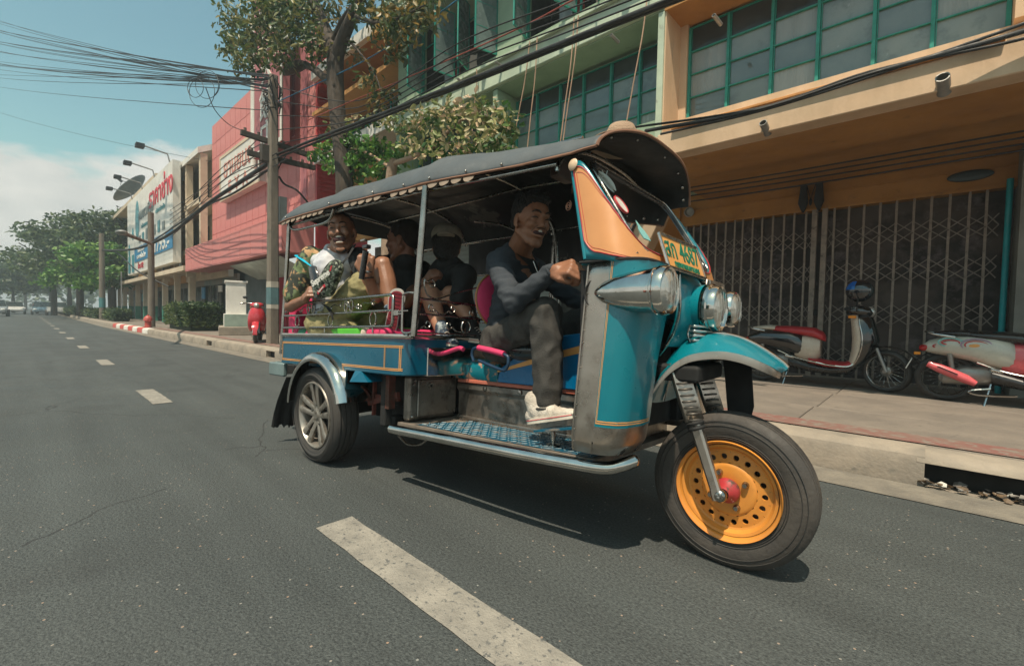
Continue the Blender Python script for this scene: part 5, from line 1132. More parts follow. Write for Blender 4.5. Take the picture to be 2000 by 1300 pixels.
# rear skirt
mb = MB(); mb.grid([[p+Vector((-.004,0,0)) for p in rows[0]], [Vector((p.x-.012, p.y*.99, min(p.z, 1.70)-.012-.10*(1-abs(p.y/.588)**4))) for p in rows[0]]]); bp('rear_valance', mb, c_roof, cpy, smooth=60)
for s in (0, -1):
    ed = [r[s] for r in rows]; sg_ = -1 if s == 0 else 1
    b = MB(); b.tube([p+Vector((0,.004*sg_,-.002)) for p in ed], .0055, 6); bp('piping', b, c_trim, cpy, smooth=60)
    # scalloped fringe, one flap each
    L_e = [0]
    for i in range(1, len(ed)): L_e.append(L_e[-1]+(ed[i]-ed[i-1]).length)
    def eat(d):
        for i in range(1, len(ed)):
            if L_e[i] >= d: t = (d-L_e[i-1])/(L_e[i]-L_e[i-1]); return ed[i-1].lerp(ed[i], t)
        return ed[-1]
    n_s = 30
    for k in range(n_s):
        if k > 24 or k in (8,9,10,16) : continue
        d0 = .03+k*.075; a, c = eat(d0), eat(d0+.072); nse = 8; P = []
        for i in range(nse+1): t = i/nse; P.append((a.lerp(c,t)+Vector((0,.002*sg_,-.004)), a.lerp(c,t)+Vector((0,.002*sg_-.012*math.sin(math.pi*t),-.006-.028*math.sin(math.pi*t)**.6))))
        b = MB(); b.grid([[p for p, q in P],[q for p, q in P]]); bp('scallop', b, c_scal, cpy, smooth=60)
    for d in (.1,.7,1.15,1.42,1.62,1.85,2.05): p = eat(d); b = MB(); b.sphere(p+Vector((0,.006*sg_,.018)), .0065, 8, 6); bp('snap', b, c_tube, cpy, smooth=60)
rim_f = rows[-1]
b = MB(); b.tube([p+Vector((.002,0,0)) for p in rim_f], .007, 6); bp('visor_piping', b, c_trim, cpy, smooth=60)
for k in (3,6,10,15,19,22,25): p = rim_f[k]; b = MB(); b.sphere(p+Vector((-.03,0,-.008 if 0 else -.016)), .010 if k > 20 else .006, 8, 6); bp('snap', b, c_tube, cpy, smooth=60)
# bows and roof rails under the lining
for x, w_, ze, zc in ((-.52,.55,1.54,1.72),(.1,.55,1.52,1.735),(.97,.52,1.485,1.71),(1.7,.43,1.45,1.61)):
    T_('roof_bow', [p+Vector((0,0,-.03)) for p in roof_ring(x, w_, ze, zc)], .010, parent=None, n=8)
for y_ in (-.25,.2): T_('roof_rail', [(-.5,y_,1.70),(.97,y_,1.68),(1.7,y_,1.62)], .009, n=8)
for s in (-1, 1): T_('roof_rail', [(-.52,.545*s,1.525),(.2,.535*s,1.51),(.97,.505*s,1.475),(1.70,.43*s,1.45)], .009, n=8)
# side curtain rolled on the far side (dark) and low far-side curtain
mb = MB(); mb.grid([[(x,.535-.03*(x>1),1.50-.02*x),(x,.54-.03*(x>1),1.40-.01*x+.01*math.sin(22*x)),(x,.54-.03*(x>1),1.235+.012*abs(math.sin(20*x)))] for x in [.15+.02*i for i in range(72)]], .004); bp('side_curtain', mb, c_roofin, cpy, smooth=60)
T_('curtain_rail', [(.1,.53,1.245),(1.6,.50,1.235)], .008)
T_('far_arch', [(.35,.40,1.62),(.6,.43,1.56),(.8,.44,1.45),(.88,.44,1.30)], .009, 5)
# handlebar, mirror, charm
hbz = BP(1120,515,'y',-.28)
hb2 = T_('handlebar', [(1.84,-.02,1.03),(1.80,-.12,1.025),(hbz.x+.06,-.20,hbz.z-.045),(hbz.x+.04,-.30,hbz.z-.05)], .011, 4)
mb = MB(); mb.tube([(hbz.x+.052,-.26,hbz.z-.047),(hbz.x+.042,-.295,hbz.z-.05)], .016, 10); bp('grip', mb, c_blk, hb2, smooth=60)
mb = MB(); mb.tube([(1.80,.12,1.075),(1.74,.30,1.07)], .016, 10); bp('grip', mb, c_blk, hb2, smooth=60)
mb = MB(); c_ = BP(1110,402,'y',-.30); P = []
for i in range(40): a = i*.35; r_ = .003+.0005*i; P.append(c_+Vector((r_*math.cos(a)*.9, -r_*math.cos(a)*.3, r_*math.sin(a))))
mb.tube(P, .0022, 5); bp('coil_charm', mb, M('copper', (.45,.22,.14), .4, metal=.5), smooth=60)
T_('charm_string', [BP(1117,378,'y',-.30), BP(1119,350,'y',-.31), BP(1118,325,'y',-.32)], .002, mat=c_trim, n=5)
mb = MB(); q = BP(1098,335,'y',-.25); mb.box(q, (.05,.12,.08)); bp('mirror_box', mb, M('brown_box', (.07,.04,.03), .5), bevel=.01)
# sun hat on the canopy front
ht = thing('sun_hat', 'tan woven sun hat lying on the front of the canopy', 'hat', mat=BODY)
hp = Vector((1.80,-.10,1.622))
mb = MB(); mb.lathe([(0,.085),(.03,.083),(.055,.072),(.068,.045),(.074,.015),(.078,.004),(.115,-.002),(.14,-.006),(.14,-.009),(.07,-.004)], hp, (0,.05,1), 36); m_hat = M('woven_straw', (.40,.27,.18), .9, bump=.5, bs=150); mb.build('crown', m_hat, ht, smooth=50)
mb = MB(); mb.lathe([(.0745,.008),(.0775,.012),(.0735,.028),(.072,.026)], hp, (0,.05,1), 36); mb.build('hat_band', M('blue_hat_band', (.01,.08,.22), .7), ht, smooth=50)
# ================================================================ people
DG = bpy.context.evaluated_depsgraph_get
def blob(name, prims, voxel, mat, parent, smooth=4, wrinkle=0, wscale=(6,6,6), seed=0, extra=None, wr2=0):
    mb = MB()
    for p in prims:
        if p[0] == 'c':
            _, a, b, r0, r1 = p; a = Vector(a); b = Vector(b); L = (b-a).length
            if L < 1e-5: mb.sphere(a, r0, 14, 10); continue
            prof = [(0,-r0)]+[(r0*math.cos(t), r0*math.sin(t)) for t in [-1.2,-.8,-.4,0]]+[(r1*math.cos(t), L+r1*math.sin(t)) for t in [0,.4,.8,1.2]]+[(0,L+r1)]
            mb.lathe(prof, a, b-a, 14)
        elif p[0] == 'e':
            _, c, r, R = p; mb.sphere(c, r, 18, 12, R)
    me = mb.mesh('tmp', mat, None, fix=True); o = bpy.data.objects.new('tmp', me); COL.objects.link(o)
    md = o.modifiers.new('r','REMESH'); md.mode = 'VOXEL'; md.voxel_size = voxel; md.adaptivity = 0
    if smooth: sm = o.modifiers.new('s','SMOOTH'); sm.factor = .5; sm.iterations = smooth
    dg = DG(); me2 = bpy.data.meshes.new_from_object(o.evaluated_get(dg)); bpy.data.objects.remove(o); bpy.data.meshes.remove(me)
    if wrinkle:
        n = len(me2.vertices); co = np.empty(n*3); me2.vertices.foreach_get('co', co); no = np.empty(n*3); me2.vertex_normals.foreach_get('vector', no); co = co.reshape(-1,3); no = no.reshape(-1,3)
        off = np.empty(n)
        for i in range(n):
            q = Vector((co[i][0]*wscale[0]+seed, co[i][1]*wscale[1], co[i][2]*wscale[2])); v = noise.noise(q); w2 = noise.noise(q*2.3)
            off[i] = wrinkle*((1-abs(v)*2.4)*.7 + .45*w2)
        co = co+no*off[:,None]; me2.vertices.foreach_set('co', co.ravel())
    me2.materials.clear(); me2.materials.append(mat); me2.polygons.foreach_set('use_smooth', [True]*len(me2.polygons)); me2.update(); me2.name = name
    o = bpy.data.objects.new(name, me2); COL.objects.link(o); o.parent = parent
    return o
def basis(f, u):
    f = Vector(f).normalized(); u = Vector(u); r = f.cross(u).normalized(); u = r.cross(f).normalized()
    return f, r, u, Matrix((f, r, u)).transposed()
def head_prims(c, f, u, k=1, open_=0):
    f, r, u, R = basis(f, u); c = Vector(c); P = lambda a, b, d: c+f*(a*k)+r*(b*k)+u*(d*k)
    e = lambda ctr, rad: ('e', ctr, tuple(x*k for x in rad), R)
    s = [e(P(-.012,0,.030),(.097,.076,.086)), e(P(.022,0,-.040),(.066,.056,.072)), e(P(.010,0,-.072-.012*open_),(.058,.050,.038)), ('c',P(.062,-.010,-.098-.018*open_),P(.062,.010,-.098-.018*open_),.020*k,.020*k)]
    s += [('c',P(.080,0,.020),P(.098,0,-.024),.0085*k,.0125*k), ('c',P(.088,-.012,-.031),P(.088,.012,-.031),.0085*k,.0085*k), ('c',P(.074,-.036,.028),P(.080,-.010,.027),.0115*k,.0125*k), ('c',P(.080,.010,.027),P(.074,.036,.028),.0125*k,.0115*k)]
    for q in (-1,1):
        s += [e(P(.058,.036*q,-.022),(.028,.024,.024)), e(P(-.004,.079*q,-.010),(.017,.007,.029)), e(P(.006,.077*q,-.034),(.010,.007,.011)), e(P(.066,.031*q,.003),(.018,.019,.014)), ('c',P(-.010,.056*q,-.050),P(.045,.028*q,-.092-.012*open_),.018*k,.016*k)]
    # lips as a ring round the mouth
    m0 = -.052; h = .010+.013*open_; w_ = .027+.009*open_; N_ = 12
    ring = [P(.089-.020*(math.cos(t)*1.0)**2*1.0, w_*math.cos(t), m0-h*.35+h*math.sin(t)-.002) for t in [2*math.pi*i/N_ for i in range(N_)]]
    for i in range(N_): s.append(('c', ring[i], ring[(i+1)%N_], .0056*k, .0056*k))
    return s, P, R
def head_extras(parent, P, R, k, open_, skin_dark, hairm, eye='slit', brow=True):
    def add(nm, fn, mat): b = MB(); fn(b); return b.build(nm, mat, parent, smooth=60)
    m0 = -.052; h = .010+.013*open_; w_ = .026+.009*open_
    add('mouth', lambda b: b.sphere(P(.0785,0,m0-h*.35), (.014*k,w_*1.05*k,h*.98*k), 16, 10, R), M('mouth_inside', (.05,.012,.012), .6))
    def teeth(b):
        n = 9
        for (zz, hh) in ((m0+h*.35, .0055), )+(((m0-h*1.05, .004),) if open_ > .6 else ()):
            b.grid([[P(.0935-.022*(2*i/(n-1)-1)**2, w_*.88*(2*i/(n-1)-1), zz+dz) for i in range(n)] for dz in (-hh, hh*.6)], .002*k)
    add('teeth', teeth, M('teeth', (.62,.57,.48), .35))
    for q in (-1,1):
        if eye == 'slit':
            add('eye', lambda b: b.tube([P(.078,.047*q,.004), P(.0875,.037*q,.0085), P(.0895,.029*q,.0085), P(.087,.018*q,.004)], [.0012*k,.0030*k,.0030*k,.0012*k], 6), M('eye_dark', (.012,.007,.005), .3))
            add('eyebrow', lambda b: b.tube([P(.078,.050*q,.027), P(.090,.038*q,.037), P(.094,.024*q,.036), P(.094,.012*q,.029)], [.002*k,.0034*k,.0038*k,.003*k], 6), hairm)
            add('cheek_fold', lambda b: b.tube([P(.094,.018*q,-.026), P(.088,.032*q,-.038), P(.078,.041*q,-.056)], .0018*k, 5), skin_dark)  # crease shade painted as a strip of darker skin
            continue
        add('eye', lambda b: b.sphere(P(.0785,.031*q,.0045), (.007*k,.0125*k,.0055*k), 12, 8, R), M('eye_white', (.45,.40,.36), .25))
        add('iris', lambda b: b.sphere(P(.0845,.030*q,.0045), (.003*k,.0055*k,.005*k), 10, 8, R), M('iris_dark', (.01,.006,.004), .2))
        add('upper_lid', lambda b: b.tube([P(.074,.046*q,.006), P(.084,.036*q,.0105), P(.087,.029*q,.0115), P(.084,.018*q,.007)], .0026*k, 6), skin_dark)
        if brow: add('eyebrow', lambda b: b.tube([P(.078,.050*q,.027), P(.088,.038*q,.035), P(.092,.024*q,.034), P(.092,.012*q,.029)], [.002*k,.0036*k,.004*k,.003*k], 6), hairm)
def hand_prims(w, d, n, side, curl, k=1, spread=1, thumb='close', th_c=.9):
    """w wrist, d finger direction, n back-of-hand normal, side = direction of the thumb across the palm"""
    d = Vector(d).normalized(); n = Vector(n); n = (n-d*n.dot(d)).normalized(); a = d.cross(n).normalized()*side; w = Vector(w); s = []
    pl = .078*k
    s.append(('c', w-d*.01, w+d*.02*k, .023*k, .024*k))
    for i in range(4):
        off = (1.5-i)*.0185*k*spread; b = w+d*(pl-(.004,0,.003,.010)[i]*k)+a*off
        s.append(('c', w+d*.012*k+a*off*.6, b, .0155*k, .0105*k))
        L = (.040,.045,.041,.032)[i]*k; r = (.0092,.0094,.009,.008)[i]*k; ang = 0; p = b; dirs = curl if hasattr(curl,'__len__') else (curl,curl*1.05,curl*.8)
        for j in range(3):
            ang += dirs[j]; v = d*math.cos(ang)-n*math.sin(ang); Lj = L*(1,.62,.5)[j]; q = p+v*Lj; s.append(('c', p, q, r*(1-.07*j), r*(1-.07*(j+1)))); p = q
    t0 = w+d*.014*k+a*.020*k; t1 = t0+d*.028*k+a*.020*k-n*.006*k
    if thumb == 'up': t2 = t1+a*.034*k+d*.004*k; t3 = t2+a*.026*k-d*.002*k
    else: t2 = t1+d*.022*k-n*.024*k-a*.004*k; t3 = t2+d*.008*k-n*.010*k-a*.022*k
    s += [('c', t0, t1, .0145*k, .0118*k), ('c', t1, t2, .0112*k, .0100*k), ('c', t2, t3, .0098*k, .0085*k)]
    return s
def camo(name, base, b, c, d_=None, sc=9):
    m = M(name, base, .85, col2=b, vs=sc, lo=.49, hi=.51, col3=c, vs3=sc*1.3, lo3=.545, hi3=.56, detail=2); return m
sk_drv = M('tan_skin', (.27,.118,.063), .5, col2=(.215,.092,.048), vs=14, bump=.08, bs=120); sk_drvd = M('tan_skin_shade', (.14,.06,.035), .6)
sk_man = M('deep_brown_skin', (.27,.125,.072), .42, col2=(.22,.10,.056), vs=14, bump=.08, bs=120); sk_mand = M('deep_brown_skin_shade', (.09,.04,.024), .6)
sk_p2 = M('brown_skin', (.22,.10,.06), .5, col2=(.18,.08,.045), vs=12); sk_p3 = M('light_tan_skin', (.40,.20,.125), .5, col2=(.33,.165,.10), vs=12)
hair_b = M('black_hair', (.010,.009,.008), .55, bump=1, bs=160, stretch=(1,1,.35)); hair_s = M('cropped_hair', (.022,.014,.010), .8, bump=.6, bs=300)
m_jump = M('navy_grey_jersey', (.036,.043,.053), .9, col2=(.027,.033,.041), vs=5, bump=.25, bs=260); m_tee = M('black_tee', (.014,.014,.014), .9)
m_jean = M('washed_black_denim', (.036,.034,.031), .9, col2=(.065,.060,.053), vs=5, lo=.4, hi=.65, bump=.4, bs=220, col3=(.035,.033,.03), vs3=11)
m_sho = M('white_canvas_shoe', (.58,.52,.45), .85, col2=(.42,.37,.31), vs=14, col3=(.25,.21,.17), vs3=30, lo3=.56, hi3=.7, bump=.3, bs=140); m_rub = M('shoe_rubber', (.66,.60,.50), .6, col2=(.52,.46,.38), vs=14)
def PB(px, py, y): return BP(px, py, 'y', y)
# ---------------- driver
dv_ = thing('person', 'driver in grey long-sleeved jersey and black jeans smiling at the handlebar', 'person', mat=BODY)
hc = PB(1038,432,-.16); hf = Vector((.93,-.32,-.16)); hu = Vector((.14,-.0,1)); K = 1.08
hs, P, R = head_prims(hc, hf, hu, K, .25)
nb = PB(1012,492,-.10); shR = PB(972,516,-.235); shL = Vector((shR.x-.03, .14, shR.z+.0)); hip = PB(985,668,-.10); ch = (shR+shL)/2
elR = PB(1003,590,-.335); wrR = PB(1080,531,-.305); kneeR = PB(1068,612,-.235); ankR = PB(1070,782,-.255); hipR = hip+Vector((0,-.03,0)); hipL = hip+Vector((0,.16,0)); kneeL = Vector((kneeR.x-.02,.12,kneeR.z-.02)); ankL = Vector((ankR.x+.05,.14,ankR.z))
elL = Vector((elR.x+.03,.30,elR.z)); wrL = Vector((wrR.x+.0,.28,wrR.z+.02))
sk = list(hs)+[('c',P(-.015,0,-.05),nb,.058*K,.066),('c',nb,ch,.07,.09),('c',shR,shL,.055,.055),('c',ch,hip+Vector((0,.06,.05)),.10,.11),('c',shR,elR,.044,.036),('c',elR,wrR,.036,.023),('c',shL,elL,.044,.036),('c',elL,wrL,.036,.024),('c',hipR,kneeR,.075,.055),('c',kneeR,ankR,.052,.036),('c',hipL,kneeL,.075,.055),('c',kneeL,ankL,.052,.036)]
hd = (PB(1125,519,-.312)-wrR).normalized()
sk += hand_prims(wrR, hd, Vector((-.35,-.75,.55)), 1, (1.0,1.35,1.0), 1.30)
sk += hand_prims(wrL, (1,0,0), (0,.3,1), -1, (1.1,1.3,1.0), 1.0)
blob('body', sk, .0058, sk_drv, dv_, 3)
head_extras(dv_, P, R, K, .25, sk_drvd, hair_b)
hr = [('e',P(-.026,0,.046),tuple(x*K for x in (.098,.082,.088)),R),('e',P(.030,.0,.096),tuple(x*K for x in (.052,.062,.026)),R),('e',P(-.062,0,-.005),tuple(x*K for x in (.046,.070,.055)),R)]
for i in range(26):
    a = i*2.4; q = P(-.02+.075*math.cos(a), .06*math.sin(a), .105+.012*math.sin(i*1.7)); hr.append(('c', q, q+Vector((.02*math.cos(a),.02*math.sin(a),.012)), .016, .006))
blob('hair', hr, .005, hair_b, dv_, 2, .004, (40,40,40))
b = MB(); b.tube([P(.093,-.022,-.0385),P(.1005,-.006,-.0355),P(.1005,.006,-.0355),P(.093,.022,-.0385)], .0018, 6); b.build('moustache', hair_b, dv_, smooth=60)
tor = [('c',shR+Vector((0,.03,.0)),shL-Vector((0,.03,0)),.062,.062),('c',ch+Vector((-.01,0,-.02)),hip+Vector((-.0,.06,.06)),.106,.104),('c',ch+Vector((0,-.07,-.06)),hip+Vector((0,-.02,.06)),.075,.082),('c',ch+Vector((0,.07,-.06)),hip+Vector((0,.13,.06)),.075,.082),('c',nb+Vector((-.03,0,-.02)),ch,.070,.10),('c',nb+Vector((-.03,-.03,-.01)),shR,.052,.064),('c',nb+Vector((-.03,.03,-.01)),shL,.052,.064),
       ('c',shR,elR,.056,.049),('c',elR,wrR-hd*.012,.049,.033),('c',shL,elL,.056,.049),('c',elL,wrL,.054,.034)]
blob('jersey', tor, .0085, m_jump, dv_, 3, .012, (10,10,24), 3)
b = MB(); X_, Y_, Z_ = frame((wrR-elR).normalized()); b.tube([wrR-hd*.006+(X_*math.cos(a)+Y_*math.sin(a))*.034 for a in [2*math.pi*i/20 for i in range(20)]], .006, 6, closed=True); b.build('cuff', m_jump, dv_, smooth=60)
b = MB(); fr = nb+Vector((.065,-.02,-.07)); b.loft([[nb+Vector((.04,.065*math.cos(a)*1.0,-.02+.0*math.sin(a))) for a in (0,1,2,3.14)],[fr+Vector((.06,.045*math.cos(a),-.02)) for a in (0,1,2,3.14)],[fr+Vector((.09,.01*math.cos(a),-.13)) for a in (0,1,2,3.14)]], caps=False); b.build('open_collar', m_tee, dv_)
b = MB(); b.tube([fr+Vector((.075,-.025,.0)), fr+Vector((.105,-.02,-.07)), fr+Vector((.075,.02,-.0))], .0025, 5); b.build('necklace', c_tube, dv_, smooth=60)
leg = [('c',hip+Vector((0,-.02,.0)),hip+Vector((0,.14,0)),.115,.115),('c',hipR,kneeR+Vector((-.01,0,0)),.098,.076),('c',kneeR+Vector((-.012,0,0)),kneeR+(ankR-kneeR)*.5,.074,.066),('c',kneeR+(ankR-kneeR)*.5,ankR+Vector((0,0,.012)),.066,.060),('c',hipL,kneeL,.098,.076),('c',kneeL,ankL,.074,.060)]
blob('jeans', leg, .0085, m_jean, dv_, 3, .013, (14,14,10), 11)
b = MB(); kk = kneeR+(ankR-kneeR); X_, Y_, Z_ = frame((ankR-kneeR).normalized()); b.tube([ankR-Z_*.012*0+Vector((0,0,-.035))+(X_*math.cos(a)+Y_*math.sin(a))*.060 for a in [2*math.pi*i/24 for i in range(24)]], .006, 6, closed=True); b.build('hem', m_jean, dv_, smooth=60)
b = MB(); hw = hip+Vector((.02,0,.10)); b.sphere(PB(1060,585,-.18), (.012,.012,.005), 10, 6); 
def shoe(parent, heel, toe, up, mat, rub, wid=.042, stripe=None):
    heel = Vector(heel); toe = Vector(toe); f = (toe-heel).normalized(); u = (Vector(up)-f*Vector(up).dot(f)).normalized(); r = f.cross(u); L = (toe-heel).length
    P = lambda a, b_, c: heel+f*(a*L)+r*b_+u*c
    pr = []
    for a, w, h, z in ((.10,.030,.034,.030),(.22,.033,.050,.040),(.36,.033,.046,.038),(.52,.036,.034,.030),(.68,.040,.024,.024),(.82,.040,.019,.020),(.92,.032,.015,.016)): pr.append(('e', P(a,0,z), (L*.15,w,h), basis(f,u)[3]))
    pr.append(('c', P(.20,0,.05), P(.16,0,.10), .040, .040))
    blob('shoe_upper', pr, .006, mat, parent, 3)
    ring = []
    for i in range(28):
        t = 2*math.pi*i/28; a = .5+.53*math.cos(t); w = wid*(1.06 if a > .5 else .86)*abs(math.sin(t))**.75*(1 if math.sin(t) > 0 else -1); ring.append((a, w))
    o = MB(); o.loft([[P(a, w, z) for a, w in ring] for z in (-.004,.020)]); so = o.build('shoe_sole', rub, parent, smooth=40)
    o = MB(); o.tube([P(a, w*1.02, .011) for a, w in ring], .0016, 4, closed=True); o.build('sole_stripe', stripe or m_sred, so)
    for k in range(4): o = MB(); a = .40+.09*k; o.tube([P(a,-.016,.082-.12*(a-.35)),P(a,0,.090-.12*(a-.35)),P(a,.016,.082-.12*(a-.35))], .0026, 5); o.build('lace', rub, parent, smooth=60)
    o = MB(); o.sphere(P(.97,0,.016),(L*.06,wid*.75,.014),12,8,basis(f,u)[3]); o.build('toe_cap', rub, parent, smooth=60)
shoe(dv_, PB(1034,826,-.285), PB(1124,812,-.285)+Vector((.015,0,0)), (0,0,1), m_sho, m_rub, .043)
shoe(dv_, ankL+Vector((-.05,0,-.09)), ankL+Vector((.17,0,-.07)), (0,0,1), m_sho, m_rub)
# ---------------- laughing man in the rear corner
mn = thing('person', 'laughing man in camouflage-sleeved shirt and khaki shorts lounging in the rear corner', 'person', mat=BODY)
hc = PB(667,453,-.45); hf = Vector((.74,-.66,-.02)); hu = Vector((-.10,-.10,1)); K = 1.08
hs, P, R = head_prims(hc, hf, hu, K, 1.0)
nb = PB(650,494,-.42); shR = PB(608,505,-.50); shL = PB(700,503,-.33); elR = PB(568,598,-.575); wrR = PB(596,584,-.60)+Vector((.0,0,0)); hip = PB(655,632,-.40)
elL = PB(735,580,-.46); wrL = PB(716,536,-.55); kR = PB(748,520,-.42); aR = PB(770,618,-.42); hipR = hip+Vector((.05,-.04,0)); kL = PB(745,625,-.25); aL = kL+Vector((.10,.12,-.10))
ch = (shR+shL)/2+Vector((0,0,-.05))
sk = list(hs)+[('c',P(-.02,0,-.06),nb,.052*K,.058),('c',nb,ch,.06,.08),('c',shR,shL,.05,.05),('c',ch,hip,.10,.10),('c',shR,elR,.048,.042),('c',elR,wrR,.040,.026),('c',shL,elL,.045,.038),('c',elL,wrL,.036,.024),('c',hipR,kR,.082,.060),('c',kR,kR+(aR-kR)*.35,.058,.056),('c',kR+(aR-kR)*.35,aR,.056,.034),('c',hip,kL,.08,.06),('c',kL,aL,.055,.04)]
hdR = (PB(607,560,-.62)-wrR).normalized(); sk += hand_prims(wrR, hdR, Vector((-.5,-.8,.1)), -1, (1.0,1.3,.9), 1.15)
hdL = Vector((.03,-.10,1)).normalized(); 
sk += hand_prims(wrL, hdL, Vector((.75,-.65,.1)), -1, (1.25,1.4,1.0), 1.28, thumb='close')
blob('body', sk, .006, sk_man, mn, 3)
# the lit leg is fairer, as in the picture, a thin skin-tight layer is not needed
head_extras(mn, P, R, K, 1.0, sk_mand, hair_s)
blob('hair', [('e',P(-.020,0,.040),tuple(x*K for x in (.094,.0765,.084)),R),('e',P(-.055,0,.0),tuple(x*K for x in (.052,.068,.05)),R)], .006, hair_s, mn, 2)
blob('beard', [('e',P(.012,0,-.080),tuple(x*K for x in (.058,.0525,.042)),R),('c',P(.062,-.012,-.118),P(.062,.012,-.118),.020,.020)], .006, hair_s, mn, 2)
b = MB(); b.tube([P(.082,-.032,-.046),P(.097,-.016,-.0345),P(.101,0,-.033),P(.097,.016,-.0345),P(.082,.032,-.046)], .0026, 6); b.build('moustache', hair_s, mn, smooth=60)
m_wht = M('white_grey_tee', (.52,.52,.54), .9, col2=(.36,.37,.42), vs=6, lo=.45, hi=.6)
m_camo = camo('green_camouflage', (.13,.17,.08), (.035,.04,.03), (.42,.25,.12), sc=12); m_camo2 = camo('light_camouflage', (.22,.36,.22), (.06,.09,.05), (.45,.27,.13), sc=10)
blob('shirt', [('c',shR+Vector((.03,.03,-.02)),shL-Vector((.03,.02,.02)),.07,.065),('c',ch,hip+Vector((0,0,.02)),.122,.118),('c',ch+Vector((.03,-.05,-.03)),hip+Vector((.02,-.05,.03)),.10,.10),('c',nb,ch,.064,.09)], .008, m_wht, mn, 3, .007, (14,14,14), 5)
blob('sleeve', [('c',shR+Vector((.0,.0,.01)),shR+(elR-shR)*.75,.075,.080),('c',nb+(shR-nb)*.6,shR,.05,.072)], .008, m_camo, mn, 3, .006, (14,14,14), 8)
blob('sleeve', [('c',shL,shL+(elL-shL)*.6,.068,.068),('c',nb+(shL-nb)*.6,shL,.048,.062)], .008, m_tee, mn, 3, .006, (14,14,14), 8)
b = MB(); X_, Y_, Z_ = frame(nb-ch); b.tube([nb+Vector((.0,0,.004))+(X_*math.cos(a)+Y_*math.sin(a))*.064 for a in [2*math.pi*i/20 for i in range(20)]], .010, 6, closed=True); b.build('collar', m_tee, mn, smooth=60)
b = MB(); b.tube(catmull([PB(693,478,-.42),PB(680,500,-.535),PB(664,520,-.565),PB(655,530,-.58)],4), .011, 6, flat=.4); b.build('bag_strap', m_tee, mn, smooth=60)
m_kh = M('khaki_cotton', (.27,.235,.115), .9, col2=(.20,.175,.08), vs=7, bump=.2, bs=90)
tk = hipR+(kR-hipR)*.66
blob('shorts', [('c',hip+Vector((-.04,-.05,.0)),hip+Vector((0,.12,0)),.125,.12),('c',hipR+Vector((-.02,0,0)),tk,.118,.098),('c',hip+Vector((0,.03,-.02)),kL,.11,.095),('c',hip+Vector((.0,-.07,-.03)),hip+Vector((.30,-.06,-.045)),.095,.06)], .008, m_kh, mn, 3, .010, (12,12,20), 2)
b = MB(); b.tube([PB(628,592,-.56),PB(640,600,-.575),PB(648,612,-.575),PB(650,625,-.57)], [.004,.012,.010,.004], 6, flat=.4); b.build('pocket_zip', m_tee, mn, smooth=60)
# trainer with red sole turned to the camera
m_shoe = M('dark_blue_trainer', (.03,.05,.08), .7, col2=(.35,.40,.42), vs=22, lo=.5, hi=.6)
heel = Vector((aR.x+.045, -.475, .775)); toe = Vector((aR.x+.10, -.465, 1.01)); f = (toe-heel).normalized(); nrm = Vector((.72,-.62,-.1)); r = f.cross(nrm).normalized(); nrm = r.cross(f).normalized(); L0 = (toe-heel).length
pts = [(0,-.020),(.0,.020),(.10,.032),(.30,.030),(.45,.030),(.62,.040),(.80,.044),(.93,.034),(1.0,.014),(1.0,-.014),(.93,-.036),(.80,-.044),(.62,-.040),(.45,-.032),(.30,-.032),(.10,-.032)]
pp_ = catmull([heel+f*(a*L0)+r*w_ for a, w_ in pts], 3, closed=True)
b = MB(); b.prism(pp_, nrm*.0, nrm*-.022); sl = b.build('shoe_sole', M('white_midsole', (.60,.57,.52), .6), mn)
b = MB(); c0 = sum(pp_, Vector())/len(pp_); b.prism([c0+(p-c0)*.88 for p in pp_], nrm*.004, nrm*-.004); b.build('outsole', M('red_outsole', (.30,.02,.035), .6), sl)
b = MB(); 
for k in range(11): c_ = heel+f*(L0*(.1+.08*k)); b.box(c_+nrm*.005, (.003,.045,.006), Matrix((nrm, r, f)).transposed())
b.build('tread_line', M('dark_red_outsole', (.16,.01,.02), .7), sl)['kind'] = 'stuff'
blob('shoe_upper', [('c',heel+f*.04-nrm*.04,heel+f*.11-nrm*.05,.038,.036),('c',heel+f*.10-nrm*.045,toe-f*.05-nrm*.03,.036,.026),('c',heel+f*.04-nrm*.05,aR,.040,.040)], .006, m_shoe, mn, 3, .003, (40,40,40))
b = MB(); b.tube([aR+Vector((.0,0,.05))+Vector((.042*math.cos(a),.042*math.sin(a),.0)) for a in [2*math.pi*i/20 for i in range(20)]], .016, 8, closed=True); b.build('sock', M('patterned_sock', (.04,.07,.11), .9, col2=(.25,.3,.32), vs=40, lo=.5,hi=.55), mn, smooth=60)
# bag on his chest
bg_ = thing('chest_bag', 'camouflage crossbody bag with red tag on the laughing man', 'bag', mat=BODY)
bc = PB(643,545,-.60); bu = (PB(652,512,-.60)-PB(632,578,-.60)).normalized(); bf = (PB(664,535,-.58)-PB(622,552,-.62)).normalized(); bn_ = bf.cross(bu).normalized()
if bn_.y > 0: bn_ = -bn_
RB = Matrix((bf, bn_, bu)).transposed(); m_bag = camo('bag_camouflage', (.10,.13,.09), (.02,.025,.02), (.36,.38,.30), sc=38)
blob('pouch', [('c',bc-bf*.045-bu*.06-bn_*.0,bc+bf*.03+bu*.075,.050,.040),('c',bc+bf*.015-bu*.075,bc+bf*.05+bu*.055,.045,.036),('c',bc-bf*.05-bu*.03,bc-bf*.02+bu*.04,.04,.038)], .006, m_bag, bg_, 4, .002, (20,20,20))
b = MB(); b.tube(catmull([bc+bf*(.082*math.cos(a))+bu*(.118*math.sin(a))+bn_*.012 for a in [2*math.pi*i/12 for i in range(12)]],3,True), .0065, 6, closed=True); b.build('piping', m_tee, bg_, smooth=60)
text('lettering', 'Supreme', .052, m_white, bg_, bc+bn_*.0545-bf*.018+bu*.012, bf+bu*.30, bu-bf*.30, .0015, .9, .0015)
